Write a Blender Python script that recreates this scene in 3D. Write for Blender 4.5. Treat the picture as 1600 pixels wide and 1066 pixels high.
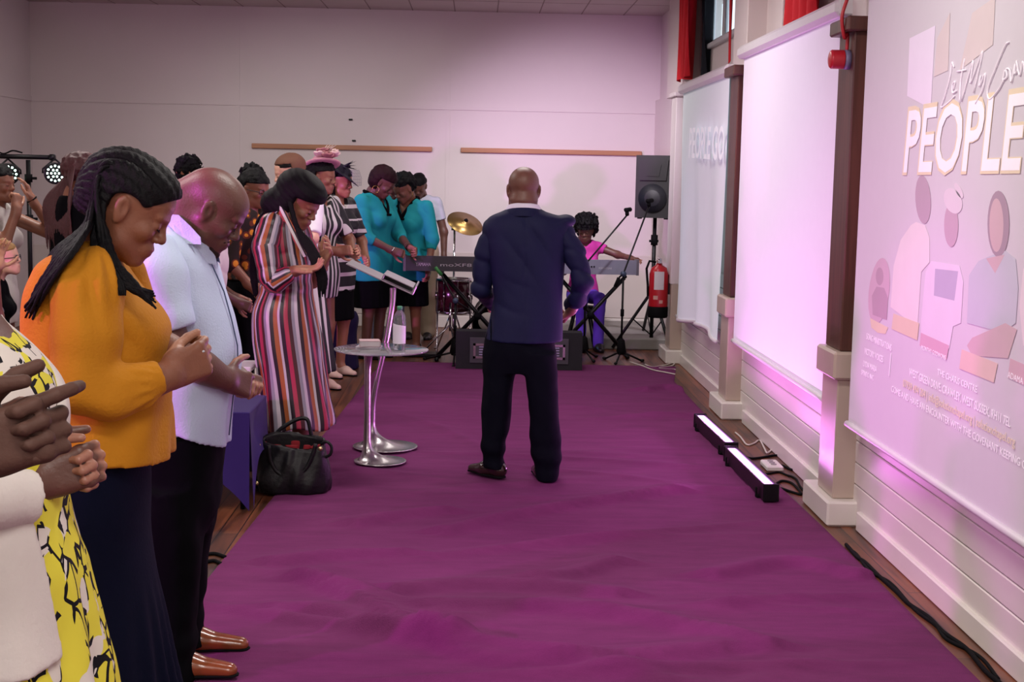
import bpy, math, random
import numpy as np
from mathutils import Vector, Matrix
random.seed(7)
rng = np.random.default_rng(7)
SC = bpy.context.scene
COL = SC.collection
for _o in list(bpy.data.objects):
    bpy.data.objects.remove(_o)

# ---------------------------------------------------------------- camera
CH, CF = 1.68, 2200.0
PITCH, YAW, ROLL = .11784, .02696, .0201
_cp, _sp, _cy, _sy = math.cos(PITCH), math.sin(PITCH), math.cos(YAW), math.sin(YAW)
FW = np.array([_sy*_cp, _cy*_cp, -_sp]); _r0 = np.array([_cy, -_sy, 0.]); _u0 = np.cross(_r0, FW)
RT = math.cos(ROLL)*_r0 + math.sin(ROLL)*_u0
UP = -math.sin(ROLL)*_r0 + math.cos(ROLL)*_u0
cam_d = bpy.data.cameras.new('camera'); cam = bpy.data.objects.new('camera', cam_d); COL.objects.link(cam)
cam_d.sensor_width = 36.0; cam_d.lens = CF*36/1600; cam_d.clip_start = .05; cam_d.clip_end = 200
M = Matrix.Identity(4)
for i in range(3):
    M[i][0], M[i][1], M[i][2] = RT[i], UP[i], -FW[i]
M[2][3] = CH
cam.matrix_world = M
SC.camera = cam

def W(u, v, Y):
    """world point at distance Y into the hall seen at photo coordinate u, v (used to measure the place)"""
    d = FW + RT*(u-800)/CF - UP*(v-533)/CF
    return np.array([0, 0, CH]) + d*(Y/d[1])
def FL(u, v, z=0.):
    d = FW + RT*(u-800)/CF - UP*(v-533)/CF
    return np.array([0, 0, CH]) + d*((z-CH)/d[2])

# ---------------------------------------------------------------- world, lights, exposure
wd = bpy.data.worlds.new('daylight'); SC.world = wd; wd.use_nodes = True
wn = wd.node_tree.nodes['Background']; wn.inputs[0].default_value = (.80, .88, 1, 1); wn.inputs[1].default_value = 1.5
SC.view_settings.view_transform = 'Standard'; SC.view_settings.look = 'None'
SC.view_settings.exposure = 0.28; SC.view_settings.gamma = 1.0; SC.view_settings.use_curve_mapping = False
SC.cycles.use_denoising = True; SC.cycles.max_bounces = 6; SC.cycles.sample_clamp_indirect = 4.0
SC.cycles.caustics_reflective = False; SC.cycles.caustics_refractive = False

def area(name, loc, target, size, power, color, sy=None, spread=None):
    l = bpy.data.lights.new(name, 'AREA'); l.energy = power; l.color = color
    if sy: l.shape = 'RECTANGLE'; l.size = size; l.size_y = sy
    else: l.size = size
    if spread: l.spread = math.radians(spread)
    o = bpy.data.objects.new(name, l); COL.objects.link(o); o.location = loc
    o.rotation_euler = (Vector(target)-Vector(loc)).to_track_quat('-Z', 'Y').to_euler()
    return o
def spot(name, loc, target, power, color, deg, blend=.5, radius=.08):
    l = bpy.data.lights.new(name, 'SPOT'); l.energy = power; l.color = color
    l.spot_size = math.radians(deg); l.spot_blend = blend; l.shadow_soft_size = radius
    o = bpy.data.objects.new(name, l); COL.objects.link(o); o.location = loc
    o.rotation_euler = (Vector(target)-Vector(loc)).to_track_quat('-Z', 'Y').to_euler()
    return o
# unseen ceiling lights added as fill (behind and above the frame)
for _x, _y in ((-2.6, -.5), (.2, -.5), (-2.6, 1.0), (.2, 1.0), (-2.6, 5.0), (.2, 5.0), (-2.6, 9.2), (.2, 9.2), (-2.6, 12.8), (.2, 12.8)):
    area('added_ceiling_fill', (_x, _y, 3.31), (_x, _y, 0), 1.2, 42 if _y < 11 else 16, (1, .94, .88), .3)
# stage lamps of the party: magenta washes from the left, plus unseen spots added for head, walls and screens
spot('magenta_wash_light', (-4.3, 1.9, 2.35), (-1.15, 4.2, 1.30), 620, (1, .12, .95), 34, .9)
spot('added_head_spot', (-3.2, 3.95, 2.35), (-1.05, 4.60, 1.58), 210, (.95, .10, 1), 24, .6)  # added spot that tints only the bald man's head
spot('magenta_far_light', (-4.4, 5.0, 1.5), (-1.0, 7.9, 1.15), 260, (1, .12, .9), 26, .5)
spot('violet_wall_light', (-4.3, 8.0, 1.6), (1.3, 15.3, 1.1), 620, (.9, .24, 1), 32, .9)
spot('added_corner_wash', (.7, 11.2, 3.2), (1.1, 15.3, .85), 330, (1, .90, 1), 66, .9)  # added unseen wash brightening the lower wall in the far corner
spot('added_back_wall_wash', (-1.7, 11.0, 3.2), (-1.5, 15.3, .8), 95, (1, .95, .93), 70, .9)  # its added counterpart for the left of the back wall
spot('added_screen_wash', (-.6, 8.2, 3.25), (1.85, 8.45, 1.75), 48, (.84, .80, 1), 62, .9)  # added overhead spot that brightens the middle screen
spot('added_screen_wash', (-.6, 4.6, 3.25), (1.85, 6.0, 1.6), 30, (.95, .9, 1), 60, .9)  # same kind of added spot for the nearest screen
spot('blue_front_light', (-3.4, 13.6, 2.1), (-.6, 13.1, 1.2), 40, (.1, .45, 1), 40, .8)
# ---------------------------------------------------------------- materials
MATS = {}
def srgb(h):
    if isinstance(h, str):
        c = [int(h[i:i+2], 16)/255 for i in (0, 2, 4)]
    else: c = [v/255 for v in h]
    return tuple((x/12.92 if x <= .04045 else ((x+.055)/1.055)**2.4) for x in c) + (1.,)
def nd(nt, t, **kw):
    n = nt.nodes.new(t)
    for k, v in kw.items():
        if k in n.inputs: n.inputs[k].default_value = v
        else: setattr(n, k, v)
    return n
def mat(name, col, rough=.6, metal=0., var=.12, vscale=14., bump=0., bscale=60., emit=None, estr=0., spec=None, coat=0., sheen=0., trans=0., alpha=None, ior=None):
    """principled material with procedural tone variation and bump"""
    if name in MATS: return MATS[name]
    m = bpy.data.materials.new(name); m.use_nodes = True; nt = m.node_tree
    b = nt.nodes['Principled BSDF']; c = srgb(col)
    b.inputs['Roughness'].default_value = rough; b.inputs['Metallic'].default_value = metal
    tc = nd(nt, 'ShaderNodeTexCoord')
    if var > 0:
        n = nd(nt, 'ShaderNodeTexNoise', Scale=vscale, Detail=4.)
        mx = nd(nt, 'ShaderNodeMix', data_type='RGBA')
        mx.inputs[6].default_value = tuple(max(0, v*(1-var)) for v in c[:3]) + (1,)
        mx.inputs[7].default_value = tuple(min(1, v*(1+var)) for v in c[:3]) + (1,)
        nt.links.new(tc.outputs['Object'], n.inputs['Vector']); nt.links.new(n.outputs[0], mx.inputs[0])
        nt.links.new(mx.outputs[2], b.inputs['Base Color'])
    else: b.inputs['Base Color'].default_value = c
    if bump > 0:
        n2 = nd(nt, 'ShaderNodeTexNoise', Scale=bscale, Detail=3.); bp = nd(nt, 'ShaderNodeBump', Strength=bump, Distance=.01)
        nt.links.new(tc.outputs['Object'], n2.inputs['Vector']); nt.links.new(n2.outputs[0], bp.inputs['Height']); nt.links.new(bp.outputs[0], b.inputs['Normal'])
    if emit: b.inputs['Emission Color'].default_value = srgb(emit); b.inputs['Emission Strength'].default_value = estr
    if spec is None and rough >= .6 and metal == 0: spec = .18
    if spec is not None: b.inputs['Specular IOR Level'].default_value = spec
    if coat: b.inputs['Coat Weight'].default_value = coat
    if sheen: b.inputs['Sheen Weight'].default_value = sheen*.15
    if trans: b.inputs['Transmission Weight'].default_value = trans
    if ior: b.inputs['IOR'].default_value = ior
    if alpha is not None: b.inputs['Alpha'].default_value = alpha
    MATS[name] = m; return m
def skin(name, col, lip='7a3f3c', palm='b07a62', rough=.46):
    """skin whose lips and palms have their own tone, read from the mesh's attribute 'tone' (0 skin, .5 lips, 1 palm)"""
    if name in MATS: return MATS[name]
    m = mat(name, col, rough, var=.14, vscale=22, bump=.12, bscale=160)
    nt = m.node_tree; b = nt.nodes['Principled BSDF']
    src = b.inputs['Base Color'].links[0].from_socket
    at = nd(nt, 'ShaderNodeAttribute', attribute_name='lip'); mx = nd(nt, 'ShaderNodeMix', data_type='RGBA'); mx.inputs[7].default_value = srgb(lip)
    nt.links.new(at.outputs['Fac'], mx.inputs[0]); nt.links.new(src, mx.inputs[6])
    at2 = nd(nt, 'ShaderNodeAttribute', attribute_name='palm'); mx2 = nd(nt, 'ShaderNodeMix', data_type='RGBA'); mx2.inputs[7].default_value = srgb(palm)
    nt.links.new(at2.outputs['Fac'], mx2.inputs[0]); nt.links.new(mx.outputs[2], mx2.inputs[6]); nt.links.new(mx2.outputs[2], b.inputs['Base Color'])
    b.inputs['Subsurface Weight'].default_value = .04; b.inputs['Subsurface Radius'].default_value = (.02, .008, .004)
    return m
def stripes(name, bands, attr='stripe', rough=.55, per=1.0, sheen=0.):
    """bands: list of (width, colour) repeated along the float attribute"""
    if name in MATS: return MATS[name]
    m = bpy.data.materials.new(name); m.use_nodes = True; nt = m.node_tree; b = nt.nodes['Principled BSDF']
    b.inputs['Roughness'].default_value = rough
    at = nd(nt, 'ShaderNodeAttribute', attribute_name=attr)
    mt = nd(nt, 'ShaderNodeMath', operation='DIVIDE'); mt.inputs[1].default_value = per
    fr = nd(nt, 'ShaderNodeMath', operation='FRACT')
    cr = nd(nt, 'ShaderNodeValToRGB'); cr.color_ramp.interpolation = 'CONSTANT'
    tot = sum(w for w, c in bands); x = 0.
    els = cr.color_ramp.elements
    while len(els) > 1: els.remove(els[-1])
    els[0].position = 0; els[0].color = srgb(bands[0][1]); x = bands[0][0]/tot
    for w, c in bands[1:]:
        e = els.new(x); e.color = srgb(c); x += w/tot
    nt.links.new(at.outputs['Fac'], mt.inputs[0]); nt.links.new(mt.outputs[0], fr.inputs[0]); nt.links.new(fr.outputs[0], cr.inputs[0])
    nt.links.new(cr.outputs[0], b.inputs['Base Color'])
    MATS[name] = m; return m

# ---------------------------------------------------------------- objects
def tag(o, label=None, cat=None, group=None, kind=None):
    if label: o['label'] = label
    if cat: o['category'] = cat
    if group: o['group'] = group
    if kind: o['kind'] = kind
    return o
def thing(name, label, cat, loc=(0, 0, 0), rz=0., group=None):
    o = bpy.data.objects.new(name, None); COL.objects.link(o); o.location = loc; o.rotation_euler = (0, 0, rz); o.empty_display_size = .1
    return tag(o, label, cat, group)
class MB:
    """collects shapes and links them as one mesh object"""
    def __init__(s): s.v = []; s.f = []; s.n = 0; s.sm = []
    def add(s, v, f, smooth=False):
        v = np.asarray(v, float).reshape(-1, 3)
        s.v.append(v); s.f += [tuple(i+s.n for i in q) for q in f]; s.sm += [smooth]*len(f); s.n += len(v); return s
    def box(s, lo, hi, bev=0., rot=None, piv=None):
        lo = np.array(lo, float); hi = np.array(hi, float); c = (lo+hi)/2; h = abs(hi-lo)/2
        b = min(bev, *(h*.9)) if bev else 0
        if b <= 0:
            v = [(c[0]+x*h[0], c[1]+y*h[1], c[2]+z*h[2]) for x in (-1, 1) for y in (-1, 1) for z in (-1, 1)]
            f = [(0, 1, 3, 2), (4, 6, 7, 5), (0, 4, 5, 1), (2, 3, 7, 6), (0, 2, 6, 4), (1, 5, 7, 3)]
        else:
            v = []; ix = {}
            for x in (-1, 1):
                for y in (-1, 1):
                    for z in (-1, 1):
                        for a in range(3):
                            k = np.array([x, y, z], float); p = k*(h-b); p[a] = k[a]*h[a]
                            ix[(x, y, z, a)] = len(v); v.append(c+p)
            f = []
            for a in range(3):
                b1, b2 = [i for i in range(3) if i != a]
                for sg in (-1, 1):
                    q = []
                    for s1, s2 in ((-1, -1), (1, -1), (1, 1), (-1, 1)):
                        k = [0, 0, 0]; k[a] = sg; k[b1] = s1; k[b2] = s2; q.append(ix[(*k, a)])
                    f.append(tuple(q))
                for s1 in (-1, 1):
                    for s2 in (-1, 1):
                        k = [0, 0, 0]; k[b1] = s1; k[b2] = s2
                        k[a] = -1; p = ix[(*k, b1)], ix[(*k, b2)]; k[a] = 1; r = ix[(*k, b1)], ix[(*k, b2)]
                        f.append((p[0], p[1], r[1], r[0]))
            for x in (-1, 1):
                for y in (-1, 1):
                    for z in (-1, 1): f.append(tuple(ix[(x, y, z, a)] for a in range(3)))
        v = np.array(v)
        if rot is not None:
            pv = np.array(piv if piv is not None else c, float); v = (v-pv) @ np.array(rot).T + pv
        return s.add(v, f)
    def tube(s, pts, r, n=10, cap=True, flat=None):
        pts = np.array(pts, float); N = len(pts); r = np.broadcast_to(np.array(r, float), (N,))
        T = np.gradient(pts, axis=0); T /= np.linalg.norm(T, axis=1)[:, None]+1e-12
        ref = np.array([0, 0, 1.]) if abs(T[0][2]) < .9 else np.array([1., 0, 0])
        u = np.cross(T[0], ref); u /= np.linalg.norm(u); V = []; a = np.arange(n)*2*math.pi/n
        for i in range(N):
            u = u - T[i]*(u@T[i]); u /= np.linalg.norm(u)+1e-12; w = np.cross(T[i], u)
            V.append(pts[i] + r[i]*(np.cos(a)[:, None]*u + np.sin(a)[:, None]*w))
        f = [(i*n+j, i*n+(j+1) % n, (i+1)*n+(j+1) % n, (i+1)*n+j) for i in range(N-1) for j in range(n)]
        if cap: f += [tuple(range(n))[::-1], tuple((N-1)*n+j for j in range(n))]
        return s.add(np.concatenate(V), f, True)
    def lathe(s, prof, c=(0, 0, 0), n=32, axis='z', R=None):
        prof = np.array(prof, float); a = np.arange(n)*2*math.pi/n; N = len(prof)
        V = np.stack([prof[:, None, 0]*np.cos(a), prof[:, None, 0]*np.sin(a), np.broadcast_to(prof[:, None, 1], (N, n))], -1).reshape(-1, 3)
        if axis == 'y': V = V[:, [0, 2, 1]]*np.array([1, 1, -1])
        if axis == 'x': V = V[:, [2, 1, 0]]*np.array([1, 1, -1])
        if R is not None: V = V @ np.array(R).T
        f = [(i*n+j, i*n+(j+1) % n, (i+1)*n+(j+1) % n, (i+1)*n+j) for i in range(N-1) for j in range(n)]
        if prof[0][0] > 1e-5: f.append(tuple(range(n))[::-1])
        if prof[-1][0] > 1e-5: f.append(tuple((N-1)*n+j for j in range(n)))
        return s.add(V+np.array(c, float), f, True)
    def prism(s, poly, d0, d1, axis='y'):
        """2-D outline extruded: axis y -> poly is (x,z); x -> (y,z); z -> (x,y)"""
        n = len(poly); P = np.array(poly, float); V = []
        for d in (d0, d1):
            q = np.full((n, 3), float(d))
            o = {'y': (0, 2), 'x': (1, 2), 'z': (0, 1)}[axis]; q[:, o[0]] = P[:, 0]; q[:, o[1]] = P[:, 1]; V.append(q)
        f = [tuple(range(n)), tuple(range(2*n-1, n-1, -1))] + [(i, i+n, (i+1) % n+n, (i+1) % n) for i in range(n)]
        return s.add(np.concatenate(V), f)
    def grid(s, G, smooth=True):
        G = np.asarray(G); a, b = G.shape[:2]
        f = [(i*b+j, (i+1)*b+j, (i+1)*b+j+1, i*b+j+1) for i in range(a-1) for j in range(b-1)]
        return s.add(G.reshape(-1, 3), f, smooth)
    def build(s, name, m, parent=None, label=None, fix=True, wd=False):
        V = np.concatenate(s.v)
        if parent is not None:
            mw = root_m(parent); V = (V-mw[1]) @ mw[0]
        me = bpy.data.meshes.new(name); me.from_pydata(V.tolist(), [], s.f)
        me.polygons.foreach_set('use_smooth', s.sm)
        o = bpy.data.objects.new(name, me); COL.objects.link(o)
        if parent is not None: o.parent = parent
        o.data.materials.append(m)
        if fix:
            import bmesh
            bm = bmesh.new(); bm.from_mesh(me); bmesh.ops.recalc_face_normals(bm, faces=bm.faces); bm.to_mesh(me); bm.free()
        if label: o['label'] = label
        return o
def root_m(o):
    """rotation and place of the thing an object belongs to (all meshes are written in world coordinates)"""
    r = o
    while r.parent is not None: r = r.parent
    a = r.rotation_euler[2]; c, s = math.cos(a), math.sin(a)
    return np.array([[c, -s, 0], [s, c, 0], [0, 0, 1.]]), np.array(r.location)
def copy_tree(o, parent=None):
    c = o.copy(); COL.objects.link(c)
    if parent is not None: c.parent = parent
    for ch in [x for x in bpy.data.objects if x.parent == o]: copy_tree(ch, c)
    return c
def structure(o): o['kind'] = 'structure'; return o
def rotm(ax, a):
    return np.array(Matrix.Rotation(a, 3, ax))

# ---------------------------------------------------------------- sculpting: smooth union of soft forms, meshed with surface nets
def nrm(v): v = np.asarray(v, float); return v/(np.linalg.norm(v)+1e-12)
def smin(a, b, k):
    h = np.clip(.5+.5*(b-a)/k, 0, 1); return b+(a-b)*h - k*h*(1-h)
def crv(xs, ys, x):
    """smooth curve through points (finite-difference hermite)"""
    xs = np.asarray(xs, float); ys = np.asarray(ys, float)
    if xs[0] > xs[-1]: xs = xs[::-1]; ys = ys[::-1]
    m = np.gradient(ys, xs) if len(xs) > 2 else np.full(len(xs), (ys[1]-ys[0])/(xs[1]-xs[0]))
    x = np.clip(x, xs[0], xs[-1]); i = np.clip(np.searchsorted(xs, x)-1, 0, len(xs)-2)
    h = xs[i+1]-xs[i]; t = (x-xs[i])/h
    return (2*t**3-3*t**2+1)*ys[i] + (t**3-2*t**2+t)*h*m[i] + (3*t**2-2*t**3)*ys[i+1] + (t**3-t**2)*h*m[i+1]
class Form:
    def __init__(s, h=.01, k=.02): s.h = h; s.k = k; s.p = []; s.post = []
    def _add(s, lo, hi, fn, k, op): s.p.append((np.array(lo), np.array(hi), fn, s.k if k is None else k, op)); return s
    def cap(s, a, b, ra, rb=None, k=None, op='u', n=None, fl=1.):
        a = np.array(a, float); b = np.array(b, float); rb = ra if rb is None else rb; ab = b-a; L2 = ab@ab+1e-12; R = max(ra, rb)
        nn = nrm(n) if n is not None else None
        def fn(X, Y, Z):
            px, py, pz = X-a[0], Y-a[1], Z-a[2]
            t = np.clip((px*ab[0]+py*ab[1]+pz*ab[2])/L2, 0, 1)
            qx, qy, qz = px-t*ab[0], py-t*ab[1], pz-t*ab[2]; q2 = qx*qx+qy*qy+qz*qz
            if nn is not None:
                q = qx*nn[0]+qy*nn[1]+qz*nn[2]; q2 = q2+q*q*(1/fl**2-1)
            return np.sqrt(q2)-(ra+(rb-ra)*t)
        return s._add(np.minimum(a, b)-R, np.maximum(a, b)+R, fn, k, op)
    def chain(s, pts, rs, k=None, **kw):
        for i in range(len(pts)-1): s.cap(pts[i], pts[i+1], rs[i], rs[i+1], k, **kw)
        return s
    def ell(s, c, r, R=None, k=None, op='u'):
        c = np.array(c, float); r = np.array(np.broadcast_to(r, 3), float); m = r.max()
        Rm = np.eye(3) if R is None else np.asarray(R)
        ext = np.sqrt(((Rm*r)**2).sum(1))
        def fn(X, Y, Z):
            x, y, z = X-c[0], Y-c[1], Z-c[2]
            if R is not None:
                x, y, z = (Rm[0, 0]*x+Rm[1, 0]*y+Rm[2, 0]*z, Rm[0, 1]*x+Rm[1, 1]*y+Rm[2, 1]*z, Rm[0, 2]*x+Rm[1, 2]*y+Rm[2, 2]*z)
            k0 = np.sqrt((x/r[0])**2+(y/r[1])**2+(z/r[2])**2); k1 = np.sqrt((x/r[0]**2)**2+(y/r[1]**2)**2+(z/r[2]**2)**2)
            return np.where(k1 > 1e-6, k0*(k0-1)/np.maximum(k1, 1e-6), -r.min())
        return s._add(c-ext, c+ext, fn, k, op)
    def stack(s, z, cx, cy, a, b, pw=2., k=None, op='u', fold=None, yaw=0.):
        """elliptic cross sections up the z axis; fold(theta, z) returns extra radius"""
        o = np.argsort(z); z, cx, cy, a, b = [np.asarray(q, float)[o] for q in (z, cx, cy, a, b)]
        R = max(a.max(), b.max())+.03; cyw, syw = math.cos(yaw), math.sin(yaw)
        def fn(X, Y, Z):
            zz = np.clip(Z, z[0], z[-1])
            CX, CY, A, B = [crv(z, q, zz) for q in (cx, cy, a, b)]
            dx, dy = X-CX, Y-CY
            if yaw: dx, dy = dx*cyw+dy*syw, -dx*syw+dy*cyw
            A = np.maximum(A, .004); B = np.maximum(B, .004)
            rho = ((abs(dx)/A)**pw+(abs(dy)/B)**pw)**(1/pw)+1e-9; r = np.sqrt(dx*dx+dy*dy)
            d = r*(1-1/rho); d = np.where(r < 1e-6, -np.minimum(A, B), d)
            d = np.maximum(d, -np.minimum(A, B))
            if fold is not None: d = d-fold(np.arctan2(dy, dx), Z)
            e = np.maximum(z[0]-Z, Z-z[-1])
            return np.where(e > 0, np.sqrt(np.maximum(d, 0)**2+e*e), np.maximum(d, e))
        return s._add((cx.min()-R, cy.min()-R, z[0]), (cx.max()+R, cy.max()+R, z[-1]), fn, k, op)
    def fn(s, f, lo=None, hi=None):
        """final change of the whole field, f(F, X, Y, Z) -> F"""
        s.post.append(f); return s
    def plane(s, pt, n):
        """cut away what lies on the side n points to"""
        pt = np.array(pt, float); n = nrm(n)
        return s.fn(lambda F, X, Y, Z: np.maximum(F, (X-pt[0])*n[0]+(Y-pt[1])*n[1]+(Z-pt[2])*n[2]))
    def mesh(s):
        h = s.h; us = [q for q in s.p if q[4] == 'u']; pad = .03+h*2
        lo = np.min([q[0] for q in us], 0)-pad; hi = np.max([q[1] for q in us], 0)+pad
        N = np.ceil((hi-lo)/h).astype(int)+1; ax = [lo[i]+h*np.arange(N[i]) for i in range(3)]
        F = np.full(tuple(N), .5, np.float32); mg = .03+2*h
        for plo, phi, f, k, op in s.p:
            i0 = np.maximum(((plo-mg-lo)/h).astype(int), 0); i1 = np.minimum(((phi+mg-lo)/h).astype(int)+2, N)
            if (i1 <= i0).any(): continue
            sl = tuple(slice(a, b) for a, b in zip(i0, i1))
            X, Y, Z = ax[0][sl[0]][:, None, None], ax[1][sl[1]][None, :, None], ax[2][sl[2]][None, None, :]
            d = np.broadcast_to(f(X, Y, Z), F[sl].shape)
            if op == 'u': F[sl] = smin(F[sl], d, k) if k > 0 else np.minimum(F[sl], d)
            elif op == 's': F[sl] = -smin(-F[sl], d, max(k, 1e-4))
            elif op == 'i': F[sl] = np.maximum(F[sl], d)
        X, Y, Z = ax[0][:, None, None], ax[1][None, :, None], ax[2][None, None, :]
        for f in s.post: F = np.asarray(f(F, X, Y, Z), np.float32)
        S = F < 0
        n = tuple(N-1)
        cnt = np.zeros(n, np.int8)
        for a in (0, 1):
            for b in (0, 1):
                for c in (0, 1): cnt += S[a:n[0]+a, b:n[1]+b, c:n[2]+c]
        act = (cnt > 0) & (cnt < 8); I = np.argwhere(act)
        idx = np.full(n, -1, np.int64); idx[act] = np.arange(len(I))
        cor = {(a, b, c): F[I[:, 0]+a, I[:, 1]+b, I[:, 2]+c] for a in (0, 1) for b in (0, 1) for c in (0, 1)}
        P = np.zeros((len(I), 3)); C = np.zeros(len(I))
        for k0 in cor:
            for axn in range(3):
                if k0[axn]: continue
                k1 = list(k0); k1[axn] = 1; f0, f1 = cor[k0], cor[tuple(k1)]; cr = (f0 < 0) != (f1 < 0)
                t = np.where(cr, f0/np.where(abs(f0-f1) < 1e-9, 1, f0-f1), 0); q = np.tile(np.array(k0, float), (len(I), 1)); q[:, axn] += t
                P += q*cr[:, None]; C += cr
        V = lo+(I+P/C[:, None])*h
        Q = []
        for axn in range(3):
            b, c = (axn+1) % 3, (axn+2) % 3
            sa = [slice(None)]*3; sb = [slice(None)]*3; sa[axn] = slice(0, -1); sb[axn] = slice(1, None)
            s0, s1 = S[tuple(sa)], S[tuple(sb)]; E = np.argwhere(s0 != s1)
            E = E[(E[:, b] > 0) & (E[:, c] > 0) & (E[:, b] < n[b]) & (E[:, c] < n[c])]
            q = []
            for db, dc in ((-1, -1), (0, -1), (0, 0), (-1, 0)):
                e = E.copy(); e[:, b] += db; e[:, c] += dc; q.append(idx[e[:, 0], e[:, 1], e[:, 2]])
            q = np.stack(q, 1); fl = ~s0[E[:, 0], E[:, 1], E[:, 2]]; q[fl] = q[fl][:, ::-1]; Q.append(q)
        Q = np.concatenate(Q); Q = Q[(Q >= 0).all(1)]
        # one light relaxation removes the grid's stair marks
        for w in (.5, -.25, .4):
            A = np.zeros_like(V); D = np.zeros(len(V))
            for i in range(4):
                a, b = Q[:, i], Q[:, (i+1) % 4]; np.add.at(A, a, V[b]); np.add.at(D, a, 1)
            V = V + w*(A/np.maximum(D, 1)[:, None]-V)
        return V, Q
def build_mesh(parts, name, m, parent, attrs=None, label=None):
    """parts: list of (V, Q) joined into one mesh object; attrs: {name: function(V) -> float per vertex} or arrays"""
    n = 0; Vs = []; Qs = []
    for V, Q in parts: Vs.append(V); Qs.append(Q+n); n += len(V)
    V = np.concatenate(Vs); Q = np.concatenate(Qs)
    Vl = V
    if parent is not None:
        R, t = root_m(parent); Vl = (V-t) @ R
    me = bpy.data.meshes.new(name); me.vertices.add(len(V)); me.vertices.foreach_set('co', Vl.astype(np.float32).ravel())
    me.loops.add(Q.size); me.loops.foreach_set('vertex_index', Q.astype(np.int32).ravel())
    me.polygons.add(len(Q)); me.polygons.foreach_set('loop_start', np.arange(0, Q.size, 4, dtype=np.int32)); me.polygons.foreach_set('loop_total', np.full(len(Q), 4, np.int32))
    me.polygons.foreach_set('use_smooth', np.ones(len(Q), bool)); me.update(calc_edges=True)
    for k, f in (attrs or {}).items():
        a = me.attributes.new(k, 'FLOAT', 'POINT'); val = f(V) if callable(f) else f
        a.data.foreach_set('value', np.asarray(val, np.float32))
    me.materials.append(m)
    o = bpy.data.objects.new(name, me); COL.objects.link(o)
    if parent is not None: o.parent = parent
    if label: o['label'] = label
    return o
# ================================================================ the hall
XW, XL, YB, ZC = 1.88, -4.77, 15.34, 3.395
def wood_mat(name, c1, c2, rough, sx, plank=0., coat=0.):
    m = bpy.data.materials.new(name); m.use_nodes = True; nt = m.node_tree; b = nt.nodes['Principled BSDF']
    tc = nd(nt, 'ShaderNodeTexCoord'); mp = nd(nt, 'ShaderNodeMapping'); mp.inputs['Scale'].default_value = sx
    n = nd(nt, 'ShaderNodeTexNoise', Scale=3., Detail=6., Distortion=.6); cr = nd(nt, 'ShaderNodeValToRGB')
    cr.color_ramp.elements[0].color = srgb(c1); cr.color_ramp.elements[1].color = srgb(c2); cr.color_ramp.elements[0].position = .3; cr.color_ramp.elements[1].position = .7
    nt.links.new(tc.outputs['Object'], mp.inputs[0]); nt.links.new(mp.outputs[0], n.inputs['Vector']); nt.links.new(n.outputs[0], cr.inputs[0])
    out = cr.outputs[0]
    if plank:
        br = nd(nt, 'ShaderNodeTexBrick', Scale=1.); br.inputs['Brick Width'].default_value = 1.6; br.inputs['Row Height'].default_value = plank
        br.inputs['Mortar Size'].default_value = .003; br.inputs['Color1'].default_value = (1, 1, 1, 1); br.inputs['Color2'].default_value = (.45, .45, .45, 1); br.inputs['Mortar'].default_value = (.08, .08, .08, 1)
        mp2 = nd(nt, 'ShaderNodeMapping'); mp2.inputs['Rotation'].default_value = (0, 0, math.pi/2)
        nt.links.new(tc.outputs['Object'], mp2.inputs[0]); nt.links.new(mp2.outputs[0], br.inputs['Vector'])
        mx = nd(nt, 'ShaderNodeMix', data_type='RGBA', blend_type='MULTIPLY'); mx.inputs[0].default_value = 1
        nt.links.new(out, mx.inputs[6]); nt.links.new(br.outputs[0], mx.inputs[7]); out = mx.outputs[2]
    nt.links.new(out, b.inputs['Base Color']); b.inputs['Roughness'].default_value = rough; b.inputs['Coat Weight'].default_value = coat
    MATS[name] = m; return m
paint = mat('white_wall_paint', 'd9cfd0', .55, var=.03, vscale=2.5, bump=.05, bscale=25)
gloss = mat('white_gloss_paint', 'ded8d2', .28, var=.05, vscale=6, bump=.06, bscale=14)
ceilm = mat('ceiling_paint', 'bdb1b0', .8, var=.06, vscale=3)
floorm = wood_mat('dark_floor_wood', '452417', '8f5335', .38, (6, .5, 1), plank=.09)
postm = wood_mat('brown_post_wood', '45261f', '613a30', .42, (9, 9, .5))
pinem = wood_mat('pine_wood', 'a06a4c', 'bb8460', .5, (.6, 9, 9))
darkgap = mat('panel_seam', '8b7c7a', .9, var=0)
structure(MB().box((XL-.3, -1.2, -.1), (2.2, YB+.2, 0)).build('floor', floorm))
b = MB().box((XL-.3, -1.2, ZC), (2.4, YB+.2, ZC+.1)); structure(b.build('ceiling', ceilm))
s = MB()
for i in range(1, 16): s.box((XL+i*.45, 2, ZC-.0015), (XL+i*.45+.012, YB, ZC+.001))
for j in range(4, 16): s.box((XL, j+.4, ZC-.0015), (1.95, j+.412, ZC+.001))
structure(s.build('trim_1', darkgap))
structure(MB().box((XL-.2, -1.2, 0), (XL, YB+.2, ZC)).build('wall_left', paint))
structure(MB().box((XL-.2, -1.4, 0), (2.2, -1.2, ZC)).build('wall_front', paint))
structure(MB().box((XL-.2, YB, 0), (2.2, YB+.2, ZC)).build('wall_back', paint))
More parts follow.
